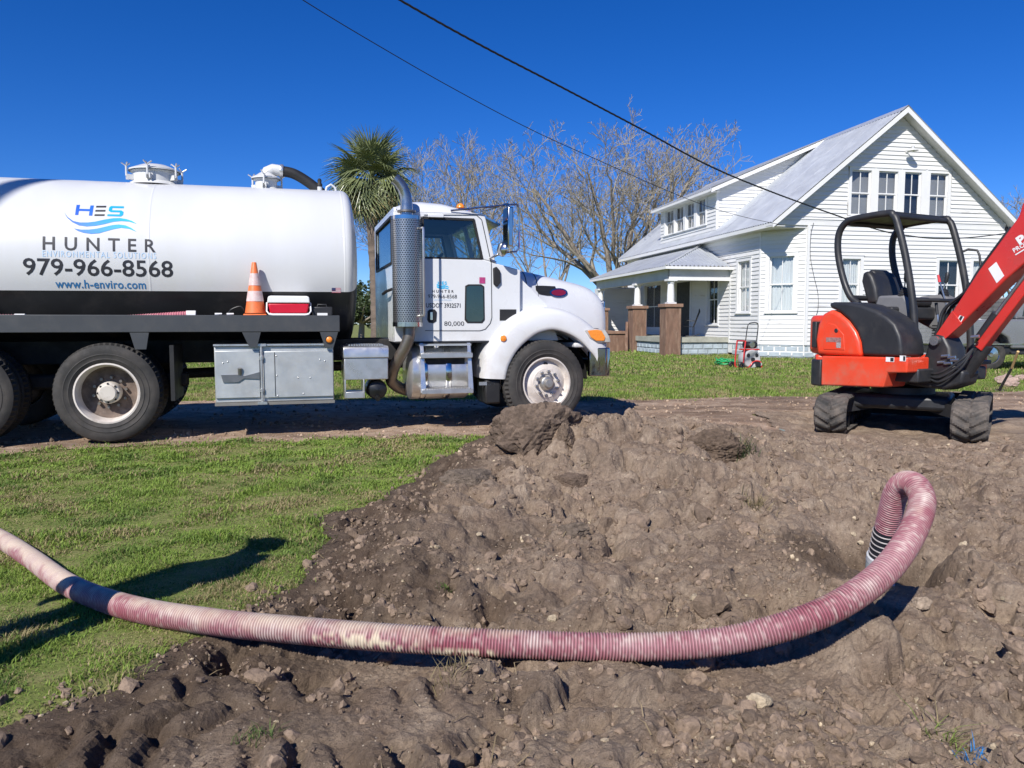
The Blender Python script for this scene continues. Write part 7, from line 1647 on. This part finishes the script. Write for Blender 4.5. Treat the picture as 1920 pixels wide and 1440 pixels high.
fx_, fz_ = dq(1414, 680); MB().cyl((fx_, -.26, fz_), (fx_, -.14, fz_), .07, n=16).build('cable_feed', DBK, dm_, smooth=40); MB().cyl((fx_+.07, -.25, fz_), (fx_+.07, -.19, fz_), .045, n=14).build('feed_knob', DGR, dm_, smooth=40)
for y in (-.26, .26):
    wx_, wz_ = dq(1379, 681); MB().lathe([(.03, -.03), (.075, -.03), (.09, -.015), (.09, .015), (.075, .03), (.03, .03)], (wx_, y, .085), (0, 1, 0), 20).build('wheel', DBK, dm_, smooth=40)
gpnt = gnd(1362, 683, .03); r = np.random.default_rng(5); PT = [(gpnt[0]+.32*math.cos(i*.9)*r.uniform(.5, 1.1), gpnt[1]+.25*math.sin(i*.9)*r.uniform(.5, 1.1), zground(gpnt[0], gpnt[1])+.03+.20*r.random()**1.5) for i in range(34)]
tag(MB().tube([tuple(p) for p in catmull(np.array(PT), 5)], .017, 6).build('garden_hose', M('hose_green', (.02, .34, .11), .35, var=.2), None, smooth=60), 'tangled bright green hose lying beside the red drain machine', 'hose')
# ================================================================ SHOVEL, RUBBLE
a = at(1909, 659, 13.3); b = at(1897, 690, 13.6); c = at(1874, 731, 14.0)
sv = thing('shovel', 'shovel with tan wooden handle stuck in the ground at the right', 'shovel', c)
ra = lambda p: tuple(np.array(p)-c)
MB().cyl(ra(a), ra(b), .022, .021, 10).build('handle', M('ash_wood', (.55, .38, .17), .6, var=.15, scale=8), sv, smooth=40); MB().cyl(ra(b), ra(c), .021, .024, 10).build('shaft', M('dark_fibre', (.03, .03, .034), .5), sv, smooth=40)
MB().add([(-.09, 0, .02), (.09, 0, .02), (.08, .03, -.15), (0, .04, -.25), (-.08, .03, -.15), (0, .03, .0)], [(0,1,5), (5,1,2,3,4,0)]).build('blade', STEEL, sv)
r = random.Random(8)
for i in range(9):
    p = gnd(1893+r.uniform(-14, 30), 712+r.uniform(-6, 10), .05); clod('brick_rubble', 'pinkish broken brick pieces heaped at the right edge of the yard', 'rubble', (p[0], p[1], zground(p[0], p[1])+.05), r.uniform(.08, .15), 700+i, (.42, .31, .26), (1.4, .9, .7), .8, 3)['group'] = 'brick rubble'
# ================================================================ PICKUP
pk = at(1775, 690, 20.5); PKF = Frame((pk[0], pk[1], .0), R_(-3)); CARG = M('car_grey', (.20, .205, .215), .25, .3, var=.05, coat=.8); 
car = thing('pickup_truck', 'grey crew cab pickup parked behind the excavator', 'pickup', PKF.o, PKF.yaw)
W2 = 2.0
body = [(0, .62), (0, 1.32), (1.75, 1.34), (3.4, 1.36), (3.9, 1.34), (5.2, 1.22), (5.45, 1.08), (5.5, .62), (4.95, .60), (4.85, .85), (4.6, 1.0), (4.3, 1.0), (4.05, .85), (3.95, .56), (1.65, .56), (1.55, .85), (1.3, 1.0), (1.0, 1.0), (.75, .85), (.65, .60)]
MB().prism(body, 'xz', 0, W2).build('body', CARG, car, bevel=.05, seg=3)
MB().prism([(1.78, 1.345), (3.55, 1.365), (3.95, 1.345), (3.35, 1.93), (3.2, 1.96), (2.0, 1.95), (1.88, 1.90)], 'xz', .12, W2-.12).build('cab', CARG, car, bevel=.06, seg=3)
CGL = M('car_window', (.015, .018, .02), .05, coat=1)
for y0, y1 in ((.112, .119), (W2-.119, W2-.112)):
    MB().prism([(1.95, 1.42), (2.62, 1.42), (2.62, 1.86), (2.02, 1.86)], 'xz', y0, y1).build('side_window', CGL, car); MB().prism([(2.70, 1.42), (3.70, 1.42), (3.28, 1.86), (2.70, 1.86)], 'xz', y0, y1).build('side_window', CGL, car)
MB().box(1.75, 1.78, .2, W2-.2, 1.36, 1.9).build('rear_window', CGL, car)
MB().box(0, 4.0, -.012, .0-.001, .665, .70).build('chrome_strip', CHROME, car); MB().box(1.6, 3.9, -.10, .02, .42, .48).build('running_board', DBK, car, bevel=.01)
MB().box(3.45, 3.6, -.22, -.02, 1.38, 1.58).build('side_mirror', DBK, car, bevel=.03)
MB().box(2.85, 3.0, -.02, -.001, 1.22, 1.26).build('door_handle', CHROME, car)
MB().box(.02, 5.4, .1, W2-.1, .40, .615).build('chassis', DBK, car)
for x in (1.15, 4.45):
    for y, ry in ((0.02, 0), (W2-.02, math.pi)):
        w = sub_empty('wheel', car, (x, y, .39), ry); MB().lathe([(.22, .02), (.24, .0), (.34, .0), (.385, .03), (.39, .06), (.39, .2), (.36, .24)], (0, 0, 0), (0, 1, 0), 32).build('tyre', RUBBER, w, smooth=35); MB().lathe([(.24, .02), (.22, .04), (.07, .03), (.05, .0), (0, .0)], (0, 0, 0), (0, 1, 0), 24).build('rim', CHROME, w, smooth=40)
# ================================================================ POLES AND WIRES
POLEM = M('pole_wood', (.19, .15, .115), .9, var=.3, scale=3, bump=.5, bscale=20, stretch=(3, 3, .3)); WIRE = M('wire_black', (.012, .012, .013), .6)
def pole(label, x, y, h):
    t = thing('utility_pole', label, 'pole', (x, y, 0)); MB().cyl((0, 0, -.3), (0, 0, h), .15, .105, 18).build('pole', POLEM, t, smooth=50)
    MB().box(-.05, .05, -1.1, 1.1, h-.65, h-.53).build('crossarm', POLEM, t)
    for yy in (-1, -.4, .4, 1): MB().lathe([(.02, 0), (.045, .02), (.03, .05), (.045, .07), (.02, .11)], (0, yy, h-.53), (0, 0, 1), 12).build('insulator', M('insulator_brown', (.12, .06, .04), .3), t, smooth=50)
q = TF.w(TT(88, 341, .98)[0], .98, 2.82); hd = np.array([math.sin(SUN_AZ), math.cos(SUN_AZ)]); pp_ = q[:2]-hd*9.6
pole('wooden utility pole standing left of the camera by the driveway', pp_[0], pp_[1], 13.0)
w_end = HF.w(8.05, -.30, 0); wp1 = at(750, 0, 11.2); dv = wp1[:2]-w_end[:2]; dv /= np.linalg.norm(dv); wpole = wp1[:2]+dv*14
pole('wooden utility pole carrying the service wires far to the left', wpole[0], wpole[1], 11.0)
def wire(label, pxs, e2, far, zf, r, twist=False):
    """measured points of a hanging wire, all in the vertical plane between the pole and its end on the house"""
    d_ = np.array(e2[:2])-far; n = np.array([-d_[1], d_[0], 0]); n /= np.linalg.norm(n); P = []
    for px, py in pxs: rr = ray(px, py); t = np.dot(np.array([far[0], far[1], 0])-CAMP, n)/np.dot(rr, n); P.append(CAMP+rr*t)
    P = [P[0]+(P[0]-P[1])*k*1.1+np.array([0, 0, .06*k*k]) for k in (4, 3, 2, 1)]+P; C = catmull(np.array(P), 24); m = MB()
    if not twist: m.tube([tuple(p) for p in C], r, 6)
    else:
        C = resample(C, .05); tt = np.arange(len(C))*.05
        for k in range(3):
            a = tt*2*math.pi/.45+k*2.094; Q3 = C+np.c_[np.cos(a)*0, np.cos(a)*r*.55, np.sin(a)*r*.55]; m.tube([tuple(p) for p in Q3], r*.62, 5)
    return tag(m.build('power_wire', WIRE, None, smooth=60, fix=False), label, 'wire')
wire('thick twisted black service wire sagging to the house gable', [(750,0),(900,84),(1050,162),(1200,241),(1330,311),(1450,361),(1580,408),(1640,429),(1690,440),(1750,447),(1810,446),(1860,441),(1888,437)], w_end, wpole, 6.9, .017, True)
w_e2 = HF.w(-.4, -.25, 0); wire('thin upper wire running to the corner of the house', [(568,0),(700,80),(850,166),(1000,245),(1130,304),(1250,357),(1330,388),(1400,408),(1462,421)], w_e2, wpole, 7.6, .0075)
# downlead on the gable wall
P = [HF.w(*[HF.py(x, y, 0)[0]], -.05, HF.py(x, y, 0)[1]) for x, y in ((1524,418),(1519,440),(1518,480),(1524,515),(1532,550),(1532,580),(1525,600))]
tag(MB().tube([tuple(p) for p in catmull(np.array(P), 6)], .008, 5).build('wall_cable', WIRE, None, smooth=60), 'thin cable hanging loose down the gable wall near the corner', 'cable')
# ================================================================ PERSON just outside the picture (casts the shadow on the lawn)
tipg = gnd(518, 1008, .03); HT = 1.74; pl = tipg[:2]-hd*(HT/math.tan(SUN_EL)); per_z = zground(pl[0], pl[1])
J = dict(pel=(0,0,.96), sp=(0,0,1.15), ch=(0,.0,1.36), nk=(0,.01,1.50), hd0=(0,-.015,1.58), hd1=(0,-.02,1.66), hd2=(0,0,1.71),
  lh=(.10,0,.92), lk=(.15,-.03,.50), la=(.20,.02,.09), lt=(.21,-.14,.04), rh=(-.10,0,.92), rk=(-.16,-.03,.50), ra=(-.22,.02,.09), rt=(-.23,-.14,.04),
  ls=(.18,.0,1.42), le=(.25,.03,1.14), lw=(.24,-.14,.92), lp=(.235,-.19,.86), rs=(-.18,.0,1.42), re=(-.25,.03,1.14), rw=(-.24,-.14,.92), rp=(-.235,-.19,.86))
Ed = [('pel','sp'),('sp','ch'),('ch','nk'),('nk','hd0'),('hd0','hd1'),('hd1','hd2'),('pel','lh'),('lh','lk'),('lk','la'),('la','lt'),('pel','rh'),('rh','rk'),('rk','ra'),('ra','rt'),('ch','ls'),('ls','le'),('le','lw'),('lw','lp'),('ch','rs'),('rs','re'),('re','rw'),('rw','rp')]
Rd = dict(pel=.16, sp=.15, ch=.165, nk=.062, hd0=.075, hd1=.088, hd2=.07, lh=.10, lk=.065, la=.05, lt=.042, rh=.10, rk=.065, ra=.05, rt=.042, ls=.075, le=.052, lw=.036, lp=.036, rs=.075, re=.052, rw=.036, rp=.036)
for s_, k in ((1, 'l'), (-1, 'r')):
    for f in range(4):
        a, b = f'{k}f{f}a', f'{k}f{f}b'; J[a] = (s_*(.235-.001), -.21+.018*f-.01, .82); J[b] = (s_*(.225), -.205+.018*f-.005, .775+.006*abs(f-1)); Ed += [(k+'p', a), (a, b)]; Rd[a] = .010; Rd[b] = .008
    J[k+'th'] = (s_*.215, -.225, .85); J[k+'tb'] = (s_*.205, -.24, .82); Ed += [(k+'p', k+'th'), (k+'th', k+'tb')]; Rd[k+'th'] = .012; Rd[k+'tb'] = .010
names = list(J); me = bpy.data.meshes.new('person'); me.from_pydata([J[n] for n in names], [(names.index(a), names.index(b)) for a, b in Ed], [])
person = bpy.data.objects.new('person', me); COL.objects.link(person); person.location = (pl[0], pl[1], per_z-.02); person.rotation_euler = (0, 0, R_(200))
sk = person.modifiers.new('skin', 'SKIN'); sk.use_smooth_shade = True
for i, n in enumerate(names): sv_ = me.skin_vertices[0].data[i]; sv_.radius = (Rd[n], Rd[n]*(.75 if n in ('pel', 'sp', 'ch') else 1)); sv_.use_root = (n == 'pel')
ss = person.modifiers.new('sub', 'SUBSURF'); ss.levels = 1; ss.render_levels = 2
pm = bpy.data.materials.new('person_clothes'); pm.use_nodes = True; t = pm.node_tree; b = t.nodes['Principled BSDF']; tc = t.nodes.new('ShaderNodeTexCoord'); sp = t.nodes.new('ShaderNodeSeparateXYZ'); t.links.new(tc.outputs['Object'], sp.inputs[0])
c_ = mixc(t, ramp(t, sp.outputs[2], .985, .995), (.05, .08, .16), (.10, .11, .12)); c_ = mixc(t, ramp(t, sp.outputs[2], 1.505, 1.515), c_, (.45, .28, .20)); c_ = mixc(t, ramp(t, sp.outputs[2], .10, .08), c_, (.12, .07, .04)); t.links.new(c_, b.inputs['Base Color']); b.inputs['Roughness'].default_value = .85
me.materials.append(pm); tag(person, 'person in jeans and grey shirt standing on the lawn left of the view', 'person')
MB().lathe([(.098, 1.66), (.104, 1.69), (.095, 1.74), (.06, 1.775), (0, 1.785)], (0, 0, 0), (0, 0, 1), 20).box(-.07, .07, -.19, -.08, 1.665, 1.68).build('cap', M('navy_cap', (.03, .04, .07), .8), person, smooth=45)
